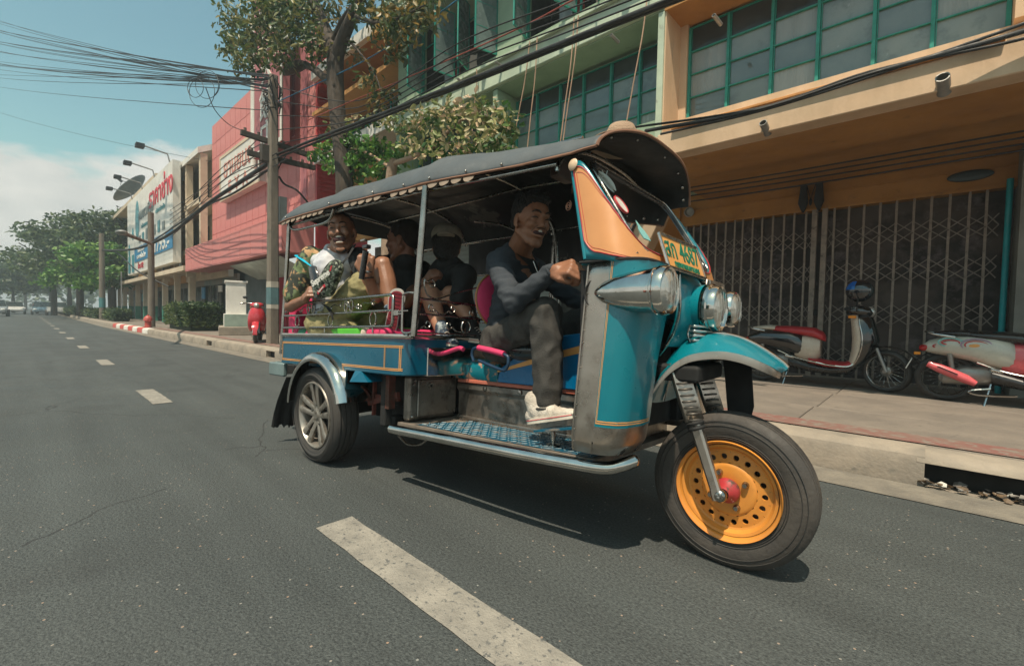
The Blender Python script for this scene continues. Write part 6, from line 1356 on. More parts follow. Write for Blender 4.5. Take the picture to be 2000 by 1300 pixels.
b = MB(); tg = bc+bn_*.050+bf*.020-bu*.072; R2 = RB @ Matrix.Rotation(-.7,3,'Y'); b.box(tg, (.062,.004,.026), R2); t__ = b.build('red_tag', m_sred, bg_)
text('lettering', 'Supreme', .015, m_white, bg_, tg+bn_*.0035, R2 @ Vector((1,0,0)), R2 @ Vector((0,0,1)), .0006, 1, .0004)
b = MB(); b.box(bc+bn_*.044+bf*.045+bu*.055, (.010,.004,.034), RB); b.build('zip_pull', m_sred, bg_)
# action camera grip in the left hand, black bottle-like pouch in the right
dv2 = thing('camera_grip', 'black camera handgrip in the laughing man\'s raised fist', 'camera grip', mat=BODY)
g0 = PB(706,545,-.60); g1 = PB(716,480,-.60)
b = MB(); b.tube([g0, g0.lerp(g1,.85)], .016, 12); b.build('handle', c_blkg, dv2, smooth=60)
b = MB(); b.box(g1+Vector((.0,0,-.006)), (.045,.03,.022)); b.build('head', c_blkg, dv2, bevel=.005)
b = MB(); b.box(g1+Vector((-.012,-.01,.028)), (.040,.022,.012)); b.build('mount', c_tube, dv2, bevel=.003)
dv2 = thing('drink_pouch', 'black tapered pouch with blue tip in the laughing man\'s lower hand', 'pouch', mat=BODY)
g0 = PB(618,576,-.60); g1 = PB(610,520,-.585)
b = MB(); b.loft([[g0.lerp(g1,t)+Vector((w_*math.cos(a),.014*math.sin(a),0)) for a in [2*math.pi*i/12 for i in range(12)]] for t, w_ in ((-.1,.022),(.1,.034),(.4,.046),(.7,.055),(.95,.052),(1.0,.036))]); b.build('pouch_body', c_blkg, dv2, smooth=50)
b = MB(); b.tube([g1+Vector((-.01,0,0)), PB(592,508,-.575), PB(581,500,-.57)], [.006,.014,.022], 8, flat=.4); b.build('blue_tip', M('bright_blue_tip', (.0,.42,.62), .4), dv2, smooth=60)
b = MB(); b.tube([wrL+Vector((0,0,.012))+Vector((.030*math.cos(a),.030*math.sin(a),0)) for a in [2*math.pi*i/20 for i in range(20)]], .005, 6, closed=True); b.build('bracelet', M('steel_bracelet', (.5,.48,.45), .2, metal=1), mn, smooth=60)
b = MB(); b.tube([wrL+Vector((.008,0,-.02))+Vector((.032*math.cos(a),.032*math.sin(a),.006*math.sin(a))) for a in [2*math.pi*i/20 for i in range(20)]], .004, 6, closed=True); b.build('cord_bracelet', m_tee, mn, smooth=60)
# ---------------- second passenger, black shirt, seen in shade
p2_ = thing('person', 'passenger in black shirt leaning in the shade beside the laughing man', 'person', mat=BODY)
hc = PB(787,470,-.10); hs, P, R = head_prims(hc, (-.78,-.55,-.05), (.05,0,1), 1.12, .3)
nb = PB(792,508,-.08); shR = PB(748,520,-.16); shL = PB(822,528,.10); hip = Vector((.25,.02,.85)); elL = PB(795,592,-.15); wrL = PB(832,548,-.15); elR = Vector((shR.x-.05,shR.y-.02,1.0)); wrR = Vector((elR.x+.15,-.2,.95))
kn1 = Vector((.55,-.10,.95)); kn2 = Vector((.55,.10,.95)); an1 = Vector((.70,-.12,.62)); an2 = Vector((.70,.10,.62))
sk = list(hs)+[('c',P(-.02,0,-.06),nb,.055,.06),('c',shR,shL,.055,.055),('c',(shR+shL)/2,hip,.11,.12),('c',shR,elR,.045,.04),('c',elR,wrR,.036,.026),('c',shL,elL,.045,.038),('c',elL,wrL,.036,.026),('c',hip,kn1,.08,.055),('c',kn1,an1,.05,.035),('c',hip,kn2,.08,.055),('c',kn2,an2,.05,.035)]
sk += hand_prims(wrL, (.8,-.1,.5), (.2,-.8,.3), 1, (.9,1.1,.8), 1.0); sk += hand_prims(wrR, (1,0,0), (0,-.2,1), 1, (.5,.6,.5), 1.0)
blob('body', sk, .007, sk_p2, p2_, 3); head_extras(p2_, P, R, 1.12, .3, sk_drvd, hair_b)
blob('hair', [('e',P(-.022,0,.040),(.112,.092,.100),R),('e',P(-.058,0,.0),(.062,.078,.06),R)], .006, hair_s, p2_, 2)
blob('shirt', [('c',shR,shL,.075,.075),('c',nb+Vector((0,0,-.01)),(shR+shL)/2,.072,.09),('c',(shR+shL)/2,hip,.135,.13),('c',shR,elR,.065,.06),('c',shL,shL+(elL-shL)*.5,.062,.058)], .009, m_tee, p2_, 3, .006, (14,14,14), 1)
blob('shorts', [('c',hip,kn1+(hip-kn1)*.2,.11,.08),('c',hip,kn2+(hip-kn2)*.2,.11,.08)], .009, M('dark_shorts', (.03,.03,.032), .9), p2_, 3, .006, (14,14,14))
# ---------------- third passenger with a backward cap
p3_ = thing('person', 'passenger in dark shirt and pale cap with bare legs behind the driver', 'person', mat=BODY)
hc = PB(872,482,.06); hs, P, R = head_prims(hc, (-.6,.55,-.1), (.0,0,1), 1.08, 0)
nb = PB(876,518,.06); shR = PB(907,540,.0); shL = PB(850,540,.22); hip = Vector((.52,.12,.84)); 
k1 = PB(838,572,-.18); a1 = PB(862,648,-.22); k2 = PB(880,575,-.05); a2 = PB(925,632,-.08)
elR = Vector((shR.x+.05,-.08,1.0)); wrR = Vector((elR.x-.16,-.16,.97)); elL = Vector((shL.x-.12,.12,1.0)); wrL = Vector((elL.x+.0,-.05,1.02))
sk = list(hs)+[('c',P(-.02,0,-.06),nb,.055,.06),('c',shR,shL,.055,.055),('c',(shR+shL)/2,hip,.11,.12),('c',shR,elR,.045,.04),('c',elR,wrR,.036,.026),('c',shL,elL,.045,.038),('c',elL,wrL,.036,.026),('c',hip,k1,.08,.058),('c',k1,k1+(a1-k1)*.4,.055,.054),('c',k1+(a1-k1)*.4,a1,.054,.034),('c',hip,k2,.08,.058),('c',k2,k2+(a2-k2)*.4,.055,.052),('c',k2+(a2-k2)*.4,a2,.052,.034)]
sk += hand_prims(wrR, (-1,-.1,.2), (0,-.3,1), 1, (.6,.8,.5), 1.0); sk += hand_prims(wrL, (.2,-1,0), (0,-.2,1), 1, (.6,.8,.5), 1.0)
blob('body', sk, .007, sk_p3, p3_, 3); head_extras(p3_, P, R, 1.08, 0, sk_drvd, hair_b)
blob('hair', [('e',P(-.020,0,.02),(.118,.098,.090),R),('e',P(-.045,0,-.035),(.075,.086,.07),R),('c',P(-.05,0,-.06),nb,.062,.05)], .006, hair_b, p3_, 2, .003, (30,30,30))
m_cap = M('pale_cap', (.26,.24,.19), .9, col2=(.20,.185,.15), vs=8)
blob('cap', [('e',P(-.012,0,.066),(.124,.104,.078),R),('e',P(-.12,0,.03),(.06,.06,.012),R)], .006, m_cap, p3_, 2)
blob('shirt', [('c',shR,shL,.08,.078),('c',nb+Vector((0,0,.0)),(shR+shL)/2,.080,.09),('c',(shR+shL)/2,hip,.14,.13),('c',shR,elR,.068,.06),('c',shL,elL,.068,.06)], .009, m_tee, p3_, 3, .006, (14,14,14), 1)
blob('shorts', [('c',hip,k1+(hip-k1)*.3,.11,.085),('c',hip,k2+(hip-k2)*.3,.11,.085)], .009, M('charcoal_shorts', (.025,.025,.028), .9), p3_, 3, .006, (14,14,14))
shoe(p3_, a1+Vector((-.02,0,-.07)), a1+Vector((.14,-.02,-.075)), (0,0,1), m_shoe, m_rub, .038)
shoe(p3_, a2+Vector((-.04,0,-.10)), a2+Vector((.14,-.02,-.11)), (0,0,1), m_tee, m_rub, .038)
for a_, k_ in ((a2,k2),): b = MB(); b.tube([a_+(k_-a_)*.12+Vector((.04*math.cos(t),.04*math.sin(t),0)) for t in [2*math.pi*i/20 for i in range(20)]], .018, 8, closed=True); b.build('sock', m_tee, p3_, smooth=60)
# ================================================================ scooters
def ell_loft(secs, n=20, pw=2.4):
    """secs: (x, z, half-width, half-height, y)"""
    b = MB(); R_ = []
    for s in secs:
        x, z, w_, h_ = s[:4]; y0 = s[4] if len(s) > 4 else 0; r = []
        for k in range(n):
            a = 2*math.pi*k/n; ca, sa = math.cos(a), math.sin(a); r.append((x, y0+w_*math.copysign(abs(ca)**(2/pw), ca), z+h_*math.copysign(abs(sa)**(2/pw), sa)))
        R_.append(r)
    return b.loft(R_)
m_chs = M('bright_metal', (.55,.54,.52), .2, metal=1); m_alu = M('cast_alloy', (.30,.29,.27), .45, metal=.7, vs=12)
def scooter(label, col_body, col_panel, col_seat, col_floor, col_inner, muffler=None, steer=-.3, art=False):
    t = thing('scooter', label, 'scooter')
    P = lambda nm, b, m, par=None, **k: b.build(nm, m, par or t, **k)
    def wheel(x, R, ang=0, front=False):
        e = bpy.data.objects.new('wheel', None); COL.objects.link(e); e.parent = t; e.location = (x,0,R); e.rotation_euler = (0,0,ang)
        MB().lathe([(R-.050,-.030),(R-.030,-.042),(R-.010,-.034),(R,-.012),(R,.012),(R-.010,.034),(R-.030,.042),(R-.050,.030)], (0,0,0), (0,1,0), 40, closed=True).build('tyre', c_rub, e, smooth=50)
        MB().lathe([(R-.048,-.030),(R-.055,-.024),(R-.060,-.008),(R-.060,.008),(R-.055,.024),(R-.048,.030)], (0,0,0), (0,1,0), 40).build('rim', m_chs, e, smooth=50)
        MB().lathe([(0,-.05),(.02,-.05),(.035,-.03),(.05,-.02),(.05,.02),(.03,.04),(0,.04)], (0,0,0), (0,1,0), 20).build('hub', m_alu, e, smooth=40)
        sp = MB().tube([(.03,-.02,0),(R-.058,.012,0)], .0022, 4).mesh('spoke', m_chs)
        for k in range(18):
            o = bpy.data.objects.new('spoke', sp); COL.objects.link(o); o.parent = e; o.rotation_euler = (0, 2*math.pi*k/18, 0)
        return e
    wheel(0, .225); wheel(1.19, .225, steer, True)
    # side cowls
    P('side_cowl', ell_loft([(-.19,.50,.03,.02),(-.13,.515,.085,.06),(0,.53,.13,.10),(.16,.52,.15,.125),(.30,.50,.16,.15),(.40,.47,.15,.145),(.46,.43,.125,.12)]), col_panel, smooth=60)
    P('underseat_panel', ell_loft([(.36,.45,.13,.13),(.46,.43,.14,.16),(.54,.42,.12,.15),(.60,.44,.09,.10)]), col_inner, smooth=60)
    P('seat', ell_loft([(.13,.645,.10,.03),(.26,.635,.125,.045),(.42,.625,.135,.05),(.54,.61,.12,.055),(.62,.57,.085,.05),(.645,.54,.05,.03)]), col_seat, smooth=60)
    P('seat_tail', ell_loft([(-.10,.645,.05,.015),(-.02,.65,.09,.025),(.08,.655,.105,.03),(.15,.65,.11,.032)]), col_inner if not art else c_blkg, smooth=60)
    P('grab_rail', MB().tube(catmull([(.05,-.12,.62),(-.08,-.10,.64),(-.16,0,.66),(-.08,.10,.64),(.05,.12,.62)],5), .010, 6), m_chs, smooth=60)
    P('tail_lamp', ell_loft([(-.20,.50,.04,.02),(-.17,.50,.07,.035),(-.12,.52,.08,.04)]), M('tail_red', (.45,.02,.02), .2), smooth=60)
    b = MB(); b.box((-.21,-.07,.45), (.05,.03,.028)); P('indicator', b, M('amber_lens', (.75,.26,.02), .25), bevel=.006)
    # rear mudguard and plate
    P('rear_mudguard', MB().grid([[(.235*math.cos(a)*1.12, y, .225+.235*math.sin(a)*1.12) for a in [math.radians(60+10*i) for i in range(11)]] for y in (-.05,.05)], .004), c_blk)
    b = MB(); b.box((-.27,0,.34), (.008,.16,.10), Matrix.Rotation(.4,3,'Y')); P('plate', b, m_white)
    # floor
    P('floorboard', ell_loft([(.50,.30,.15,.035),(.66,.265,.165,.03),(.82,.26,.165,.03),(.90,.29,.15,.04)]), col_floor, smooth=60)
    b = MB(); b.tube(catmull([(.20,-.155,.40),(.36,-.165,.335),(.52,-.172,.30),(.70,-.176,.268),(.86,-.172,.262),(.93,-.15,.30)],5), .010, 6); P('floor_trim', b, m_chs, smooth=60)
    P('belly_fairing', ell_loft([(.30,.27,.12,.08),(.50,.22,.135,.06),(.70,.20,.13,.055),(.86,.22,.11,.06),(.93,.27,.09,.06)]), c_blkg, smooth=60)
    # leg shield : a thick curved shell, pale inside and dark in front
    zs = ((.27,.90,.15,.03),(.34,.935,.168,.045),(.44,.965,.175,.055),(.56,.975,.175,.06),(.68,.958,.158,.055),(.77,.94,.125,.05),(.83,.93,.08,.04))
    def shell(dx, f0, f1, kx, kw): return MB().loft([[(x+dx+d*kx*math.cos(a), w_*kw*math.sin(a), z) for a in [f0+(f1-f0)*i/16 for i in range(17)]] for z, x, w_, d in zs], caps=False)
    P('leg_shield', shell(.0, math.pi*.5, math.pi*1.5, 1.5, 1.0), col_inner, smooth=60)
    P('front_apron', shell(.004, -math.pi*.5, math.pi*.5, 2.5, 1.04), col_panel if not art else col_body, smooth=60)
    P('shield_trim', MB().tube(catmull([(x+.008,-w_,z) for z,x,w_ in ((.27,.90,.152),(.36,.945,.172),(.48,.975,.178),(.60,.975,.173),(.70,.955,.158),(.78,.94,.122))],4), .007, 6), m_chs, smooth=60)
    # steering
    h = bpy.data.objects.new('handlebar', None)
    b = MB(); b.tube([(1.19,0,.225),(1.00,0,.80),(.965,0,.90)], .018, 8); P('steering_stem', b, c_blk, smooth=60)
    for y in (-.06,.06): b = MB(); b.tube([(1.19,y*1.0,.225),(1.10,y,.47)], .016, 10); P('fork_leg', b, M('fork_grey', (.35,.37,.37), .35, metal=.5), smooth=60)
    fr = []
    for i in range(13):
        a = math.radians(-8+13*i); fr.append([(1.19+.265*math.cos(a), y*(1-.35*(i<3)), .225+.255*math.sin(a)+.012*(1-(y/.065)**2)) for y in (-.065,-.045,-.02,0,.02,.045,.065)])
    P('front_mudguard', MB().grid(fr, .004), col_panel if not art else col_body, smooth=60)
    P('head_cowl', ell_loft([(.83,.86,.07,.04),(.90,.865,.13,.055),(.97,.86,.14,.06),(1.03,.85,.09,.05),(1.06,.84,.05,.03)]), col_panel if not art else col_body, smooth=60)
    P('headlight', MB().lathe([(0,.03),(.04,.022),(.06,.0),(.062,-.03)], (1.05,0,.85), (1,0,.15), 24), c_lens, smooth=60)
    P('handlebar', MB().tube(catmull([(.85,-.33,.89),(.90,-.20,.90),(.93,-.08,.90),(.93,.08,.90),(.90,.20,.90),(.85,.33,.89)],4), .011, 8), m_chs, smooth=60)
    for s in (-1,1):
        b = MB(); b.tube([(.85,.34*s,.89),(.875,.24*s,.896)], .017, 8); P('grip', b, c_blk, smooth=60)
        b = MB(); b.tube([(.90,.20*s,.905),(.96,.27*s,.90),(.93,.34*s,.895)], .005, 5); P('brake_lever', b, m_chs, smooth=60)
        if not art: b = MB(); b.box((.89,-.135*1 if s < 0 else .135,.80), (.07,.02,.03)); P('indicator', b, M('amber_lens', (.75,.26,.02), .25), bevel=.006)
        b = MB(); b.tube([(.90,.16*s,.90),(.89,.22*s,1.00)], .005, 5); b.sphere((.885,.235*s,1.03), (.012,.055,.035), 14, 8); P('mirror', b, c_blkg, smooth=60)
    # engine, stand, exhaust
    P('engine', ell_loft([(-.02,.23,.05,.06,-.05),(.12,.26,.07,.09,-.04),(.28,.27,.09,.09,0),(.42,.27,.09,.06,0)]), m_alu, smooth=50)
    b = MB(); b.tube(catmull([(.30,-.10,.16),(.16,-.13,.13),(.22,-.14,.10),(.42,-.15,.115),(.46,-.15,.125)],4), .010, 6); b.tube([(.30,-.08,.2),(.26,-.16,.0)], .009, 6); P('side_stand', b, m_chs, smooth=60)
    b = MB(); b.tube([(.36,-.15,.325),(.28,-.20,.35)], .016, 8); P('foot_peg', b, m_chs, smooth=60)
    b = MB(); b.tube([(.05,-.10,.24),(.02,-.10,.46)], .022, 10); P('shock_absorber', b, m_alu, smooth=60)
    if muffler:
        b = MB(); b.tube([(-.13,-.125,.36),(-.05,-.13,.325),(.13,-.135,.24),(.20,-.13,.20)], [.030,.042,.042,.026], 12); mf = P('muffler', b, muffler, smooth=60)
        b = MB(); b.tube([(-.06,-.172,.345),(.08,-.178,.28)], .005, 5); b.build('slot', c_blk, mf)
    else: b = MB(); b.tube([(-.12,-.12,.24),(.14,-.12,.20)], .035, 10); P('muffler', b, c_blk, smooth=60)
    return t, P
s_black = M('gloss_black_panel', (.008,.009,.010), .12, coat=1, vs=3, rvar=.03); s_cream = M('cream_plastic', (.52,.43,.34), .35, col2=(.46,.38,.30)); s_redv = M('red_seat_vinyl', (.40,.025,.03), .45, col2=(.33,.02,.025)); s_pinkp = M('coral_plastic', (.62,.10,.11), .3, coat=.4, col2=(.55,.09,.10)); s_pale = M('pale_side_panel', (.50,.48,.40), .3, coat=.5, col2=(.42,.40,.34), vs=4)
ox, oy = -1.57, 6.22
t1, P1 = scooter('black and cream scooter with red seat parked in front of the folding gate', s_black, s_black, s_redv, s_redv, s_cream, steer=-.35)
t1.location = (ox, oy, .2); t1.rotation_euler = (.05,0,.02)
hm = thing('helmet', 'glossy black helmet with blue sheen hung on the black scooter handlebar', 'helmet', (ox+.935, oy-.06, .2+1.075))
b = MB(); b.sphere((0,0,0), (.125,.115,.12), 28, 18); sh = b.build('shell', M('helmet_gloss', (.006,.010,.016), .06, coat=1, rvar=.02), hm, smooth=60)
b = MB(); b.grid([[(.129*math.cos(e)*math.cos(a), .119*math.cos(e)*math.sin(a), .124*math.sin(e)) for a in [math.radians(-75+15*i) for i in range(11)]] for e in [math.radians(-28+12*j) for j in range(6)]]); b.build('visor', M('smoked_visor', (.02,.03,.035), .04, coat=1), sh, smooth=60)
b = MB(); b.tube([(.0,-.09,-.09),(-.02,-.04,-.17),(0,.05,-.15)], .006, 5); b.build('strap', c_blk, hm, smooth=60)
b = MB(); b.grid([[(.128*math.cos(e)*math.cos(a), .1185*math.cos(e)*math.sin(a), .123*math.sin(e)) for a in [math.radians(195+12*i) for i in range(6)]] for e in [math.radians(5+12*j) for j in range(5)]]); b.build('painted_sheen', M('painted_sheen', (.0,.10,.38), .12, coat=1), sh, smooth=60)  # blue sheen of the glossy shell, painted on as a coloured patch
t2, P2_ = scooter('coral pink scooter with decorated pale side panel at the right edge of the pavement', s_pinkp, s_pale, c_blkg, s_pinkp, s_pinkp, muffler=s_pinkp, steer=-.2, art=True)
t2.location = (.07, 6.08, .2); t2.rotation_euler = (.05,0,.0)
for (x, z, rx, rz_, mt) in ((.02,.57,.085,.040,'sticker_aqua'),(.19,.555,.10,.055,'sticker_lilac'),(.19,.555,.075,.035,'red_line_paint'),(.02,.57,.06,.022,'red_line_paint'),(.19,.545,.05,.022,'plate_orange'),(.31,.50,.05,.03,'red_line_paint'),(-.07,.53,.03,.015,'red_line_paint')):
    yy = -.146 if x > .1 else (-.134 if x > 0 else -.11)
    b = MB(); b.tube([(x+rx*math.cos(a), yy-.0+.03*abs(math.sin(a))*.5, z+rz_*math.sin(a)) for a in [2*math.pi*i/20 for i in range(20)]], .006, 5, closed=True) if mt not in ('plate_orange',) else b.sphere((x,yy+.002,z), (rx,.006,rz_), 14, 8)
    P2_('printed_scroll', b, bpy.data.materials[mt], smooth=60)
t3, P3_ = scooter('small red scooter facing the street beside the banded utility pole', s_pinkp, M('red_gloss_panel', (.48,.03,.04), .2, coat=.6), c_blkg, c_blkg, M('dark_plastic', (.03,.035,.035), .4), steer=.0)
t3.location = (-12.3, 3.98, .2); t3.rotation_euler = (0,0,math.radians(-22))
# ================================================================ street furniture
up_ = thing('utility_pole', 'concrete utility pole with two crossarms and a white band, behind the passengers', 'utility pole')
PX, PY = -10.8, 3.75; m_bandw = M('band_dirty_white', (.42,.38,.32), .8, col2=(.30,.27,.22), vs=5)
b = MB(); b.loft([[(PX+sx*w_, PY+sy*w_, z) for sx, sy in ((-1,-.7),(-.7,-1),(.7,-1),(1,-.7),(1,.7),(.7,1),(-.7,1),(-1,.7))] for z, w_ in ((.18,.110),(3.0,.097),(6.05,.082))]); b.build('pole_shaft', m_poleg, up_)
for z0, z1, mt in ((1.08,1.45,M('band_blue_grey', (.09,.17,.18), .7)),(1.45,1.58,m_bandw),(.98,1.08,m_bandw)):
    b = MB(); b.loft([[(PX+sx*w_, PY+sy*w_, z) for sx, sy in ((-1,-.7),(-.7,-1),(.7,-1),(1,-.7),(1,.7),(.7,1),(-.7,1),(-1,.7))] for z, w_ in ((z0,.110),(z1,.108))]); b.build('painted_band', mt, up_)
for z0, z1 in ((5.40,4.02),(4.82,3.70)):
    a = WP(470 if z0 > 5 else 483, 258 if z0 > 5 else 298, 'x', PX-.14); c = WP(600 if z0 > 5 else 615, 302 if z0 > 5 else 328, 'x', PX-.14)
    m_ = (a+c)/2; L = (c-a).length; b = MB(); d = (c-a).normalized(); X_, Y_, Z_ = frame(d, (1,0,0)); R3 = Matrix((X_, Y_, Z_)).transposed(); b.box(m_, (.09,.11,L), R3); ca = b.build('crossarm', m_wood, up_, bevel=.008)
    for t in (.06,.25,.42,.62,.80,.94): q = a.lerp(c,t)+Vector((0,0,.06)); b = MB(); b.lathe([(.012,0),(.03,.01),(.03,.03),(.018,.035),(.03,.045),(.03,.06),(0,.07)], q, (0,0,1), 10); b.build('insulator', m_poleg, ca, smooth=50)
b = MB(); b.tube([WP(640,480,'x',PX) if 0 else (PX,PY,3.4),(PX-.02,PY+.12,4.3)], .02, 6); b.build('riser_pipe', m_wood, up_); b = MB(); b.box((PX-.05,PY-.16,4.35),(.18,.14,.34)); b.build('junction_box', m_wood, up_)
b = MB(); b.bb((PX-.26,PY+.16,2.9),(PX-.05,PY+.32,3.5)); b.build('meter_box', M('meter_grey', (.35,.36,.34), .6), up_, bevel=.01)
b = MB()
rnd = random.Random(11)
for k in range(26):
    z = 5.75+rnd.uniform(-.35,.2); a = rnd.uniform(0,6.28); b.tube([(PX+.13*math.cos(a),PY+.13*math.sin(a),z),(PX+.2*math.cos(a+.6),PY+.2*math.sin(a+.6),z-rnd.uniform(-.05,.25)),(PX+.12*math.cos(a+1.2),PY+.12*math.sin(a+1.2),z-rnd.uniform(.1,.5))], .014, 5)
b.build('cable_tangle', m_black, up_)['kind'] = 'stuff'
def pole(px, pyb, top_py, y, r, label, band=None, arm=None, cat='pole', mat=None):
    bse = WP(px, pyb, 'y', y); bse.z = .2; tp = WP(px, top_py, 'y', y).z; t = thing('street_pole', label, cat, bse); b = MB(); b.cone((0,0,0),(0,0,tp-.2), r, r*.8, 10); b.build('pole_shaft', mat or m_poleg, t, smooth=60)
    if band: b = MB(); b.cone((0,0,.75),(0,0,1.35), r*1.04, r*1.03, 10); b.build('painted_band', band, t, smooth=60)
    return t, bse
tA, bA = pole(296, 630, 414, 3.45, .125, 'brown roadside pole with lamp bracket right behind the red hydrant')
e = WP(237,454,'y',1.6); s_ = WP(298,477,'y',3.45); b = MB(); b.tube([s_-bA, e-bA], .05, 6); b.build('bracket_arm', m_poleg, tA)
b = MB(); b.sphere(e-bA, (.25,.12,.06), 12, 6); b.build('lamp_head', m_metal, tA, smooth=60)
tB, bB = pole(200, 624, 454, 3.25, .16, 'grey banded pole farther down beside the low hedge', band=M('band_teal', (.05,.18,.19), .7))
tC, bC = pole(238, 624, 530, 4.0, .045, 'thin steel pole at the pavement edge between the two brown poles', mat=m_metal)
# hydrant
hy = thing('hydrant', 'stout red hydrant at the kerb in front of the brown pole', 'hydrant', Vector((WP(289,632,'y',3.25).x, 3.25, .2))); hy.scale = (.66,.66,.66)
b = MB(); b.lathe([(0,0),(.20,0),(.20,.06),(.16,.08),(.16,.38),(.22,.40),(.22,.48),(.18,.60),(.10,.68),(.04,.70),(.04,.76),(0,.76)], (0,0,0), (0,0,1), 20); m_hy = M('hydrant_red', (.45,.06,.05), .5, col2=(.36,.08,.06)); b.build('barrel', m_hy, hy, smooth=40)
for s in (-1,1): b = MB(); b.lathe([(.07,0),(.07,.24),(.09,.24),(.09,.28),(0,.28)], (0,0,.44), (s,0,0), 12); b.build('outlet', m_hy, hy, smooth=40)
# cabinet
cb = thing('utility_cabinet', 'tall white utility cabinet with graffiti on a concrete plinth', 'cabinet', (-15.9,4.45,.2), math.radians(-14))
b = MB(); b.bb((-.85,-.45,0),(.95,.55,.24)); b.build('plinth', m_conc, cb, bevel=.02)
b = MB(); b.bb((-.55,-.32,.24),(.55,.32,.62)); b.build('base', m_white, cb, bevel=.01)
b = MB(); b.bb((.553,-.31,.25),(.56,.31,.61)); b.build('base_side', M('cabinet_sage', (.26,.33,.28), .7), cb)
b = MB(); b.bb((-.45,-.26,.62),(.45,.26,1.56)); b.build('case', m_white, cb, bevel=.01); b = MB(); b.bb((-.48,-.30,1.56),(.48,.30,1.62)); b.build('lid', m_white, cb, bevel=.01)
b = MB(); rnd = random.Random(4)
for k in range(5): x = -.25+.07*k; b.tube([(x,-.265,1.1+.1*math.sin(k)),(x+.03,-.265,1.4),(x+.06,-.265,1.25),(x+.04,-.265,1.05)], .009, 4)
b.build('graffiti', M('graffiti_grey', (.22,.22,.22), .8), cb)['kind'] = 'stuff'
# cables over the street ------------------------------------------------
ptop = Vector((PX-.02, PY-.05, 5.95)); rnd = random.Random(21)
lab = 'black cable in the loose fan from the pole top across the open sky'
for k in range(22):
    e = WP(-60, 8+6.0*k+rnd.uniform(-6,6), 'y', -3.6+rnd.uniform(-.6,.6)); s = ptop+Vector((rnd.uniform(-.06,.06),rnd.uniform(-.05,.05),rnd.uniform(-.25,.1)))
    e2 = s+(e-s)*1.5
    cable('overhead_cable', [s, e2], .011+.010*(k in (6,9,14)), m_black, lab, 'fan of overhead cables crossing the sky', sag=rnd.uniform(.25,.85), n=5)
e = WP(-60,150,'y',-3.5); cable('overhead_cable', [Vector((PX,PY,5.3)), e+(e-Vector((PX,PY,5.3)))*.5], .010, m_black, 'single slack overhead cable hanging lowest in the sky', sag=.5, n=5)
e = WP(-60,200,'y',-3.0); cable('overhead_cable', [Vector((-22,5.3,7.0)), e], .008, m_black, 'hairline cable crossing the open sky from the rose wall', sag=.3, n=5)
# loose loops
for k, (cx_, cy_, rr_) in enumerate(((405,165,24),(395,180,26),(382,172,16))):
    pts = []
    for i in range(26):
        a = i/25*2*math.pi*1.15+k; pts.append(WP(cx_+rr_*math.cos(a)*(1-.1*i/25), cy_+rr_*1.15*math.sin(a), 'y', 2.6))
    cable('cable_loop', pts, .006, m_black, ['spare cable loop dangling in the sky, rightmost of three','spare cable loop dangling in the sky, lowest of three','small spare cable loop dangling in the sky, leftmost of three'][k], 'loops of spare cable', k=3, n=5)
cable('slack_wire', [WP(402,172,'y',2.6), WP(420,215,'y',3.0), WP(450,245,'y',3.4), WP(495,262,'y',3.6)], .009, m_black, 'slack wire swinging from the spare loops to the upper crossarm', k=6, n=5)
# along the street
def street_cable(pts, r, label, grp=None, name='street_cable'): return cable(name, [WP(*p) if isinstance(p, tuple) else p for p in pts], r, m_black, label, grp, k=8, n=6)
thick = [(540,302,'y',3.8),(640,262,'y',4.0),(720,232,'y',4.1),(810,197,'y',4.2),(960,139,'y',4.2),(1150,63,'y',4.2),(1345,-14,'y',4.2),(1600,-110,'y',4.2)]
street_cable(thick, .026, 'thick black cable bundle sweeping up over the canopy past the green balcony')
street_cable([(p[0], p[1]+7, p[2], p[3]+.05) for p in thick], .022, 'second thick cable slung just under the main black bundle')
rnd = random.Random(8)
LB = ['slim cable {} the thick bundle in front of the green windows'.format(w_) for w_ in ('highest above','next highest above','midway above','lower down above','just above')]
for k, (o1, o2) in enumerate(((-78,-150),(-60,-128),(-45,-100),(-30,-75),(-16,-48))):
    street_cable([(540,170+28*k,'y',3.8),(700,245+o1*.62+k*2,'y',4.3),(900,160+o1,'y',4.3),(1100,82+o1,'y',4.3),(1320,-4+o1,'y',4.3)], .009, LB[k], 'slim cables above the thick bundle')
cable('blue_cable', [WP(540,200,'y',3.8), WP(700,125,'y',4.5), WP(830,45,'y',4.5), WP(900,-5,'y',4.5)], .010, M('blue_cable', (.02,.16,.30), .5), 'bright blue cable crossing the tree leaves', k=8)
cable('red_cable', [WP(600,235,'y',3.9), WP(800,150,'y',4.4), WP(1000,62,'y',4.4), WP(1120,0,'y',4.4)], .009, M('red_cable', (.30,.06,.04), .5), 'thin red cable before the green upper windows', k=8)
lft = [(540,308,'y',3.8),(470,355,'y',3.7),(400,402,'y',3.6),(330,458,'y',3.5),(262,486,'y',3.4),(200,489,'y',3.3)]
street_cable(lft, .05, 'heavy cable bundle sagging leftward past the billboard to the far poles')
street_cable([(540,320,'y',3.8),(460,375,'y',3.7),(390,410,'y',3.6),(300,470,'y',3.5)], .026, 'second heavy cable dropping left from the lower crossarm')
for k in range(0,7): street_cable([(500+10*k,275+6*k,'y',3.7),(440,335+7*k-20*(k%2),'y',3.8),(360,392+8*k,'y',4.0),(330,412+9*k,'y',4.6)], .010, ['highest thin wire slanting across the cream sign','second thin wire down across the cream sign','third thin wire down across the cream sign','middle thin wire of seven across the cream sign','third thin wire up across the cream sign','second thin wire up across the cream sign','lowest thin wire slanting across the cream sign'][k], 'thin wires slanting across the cream sign')
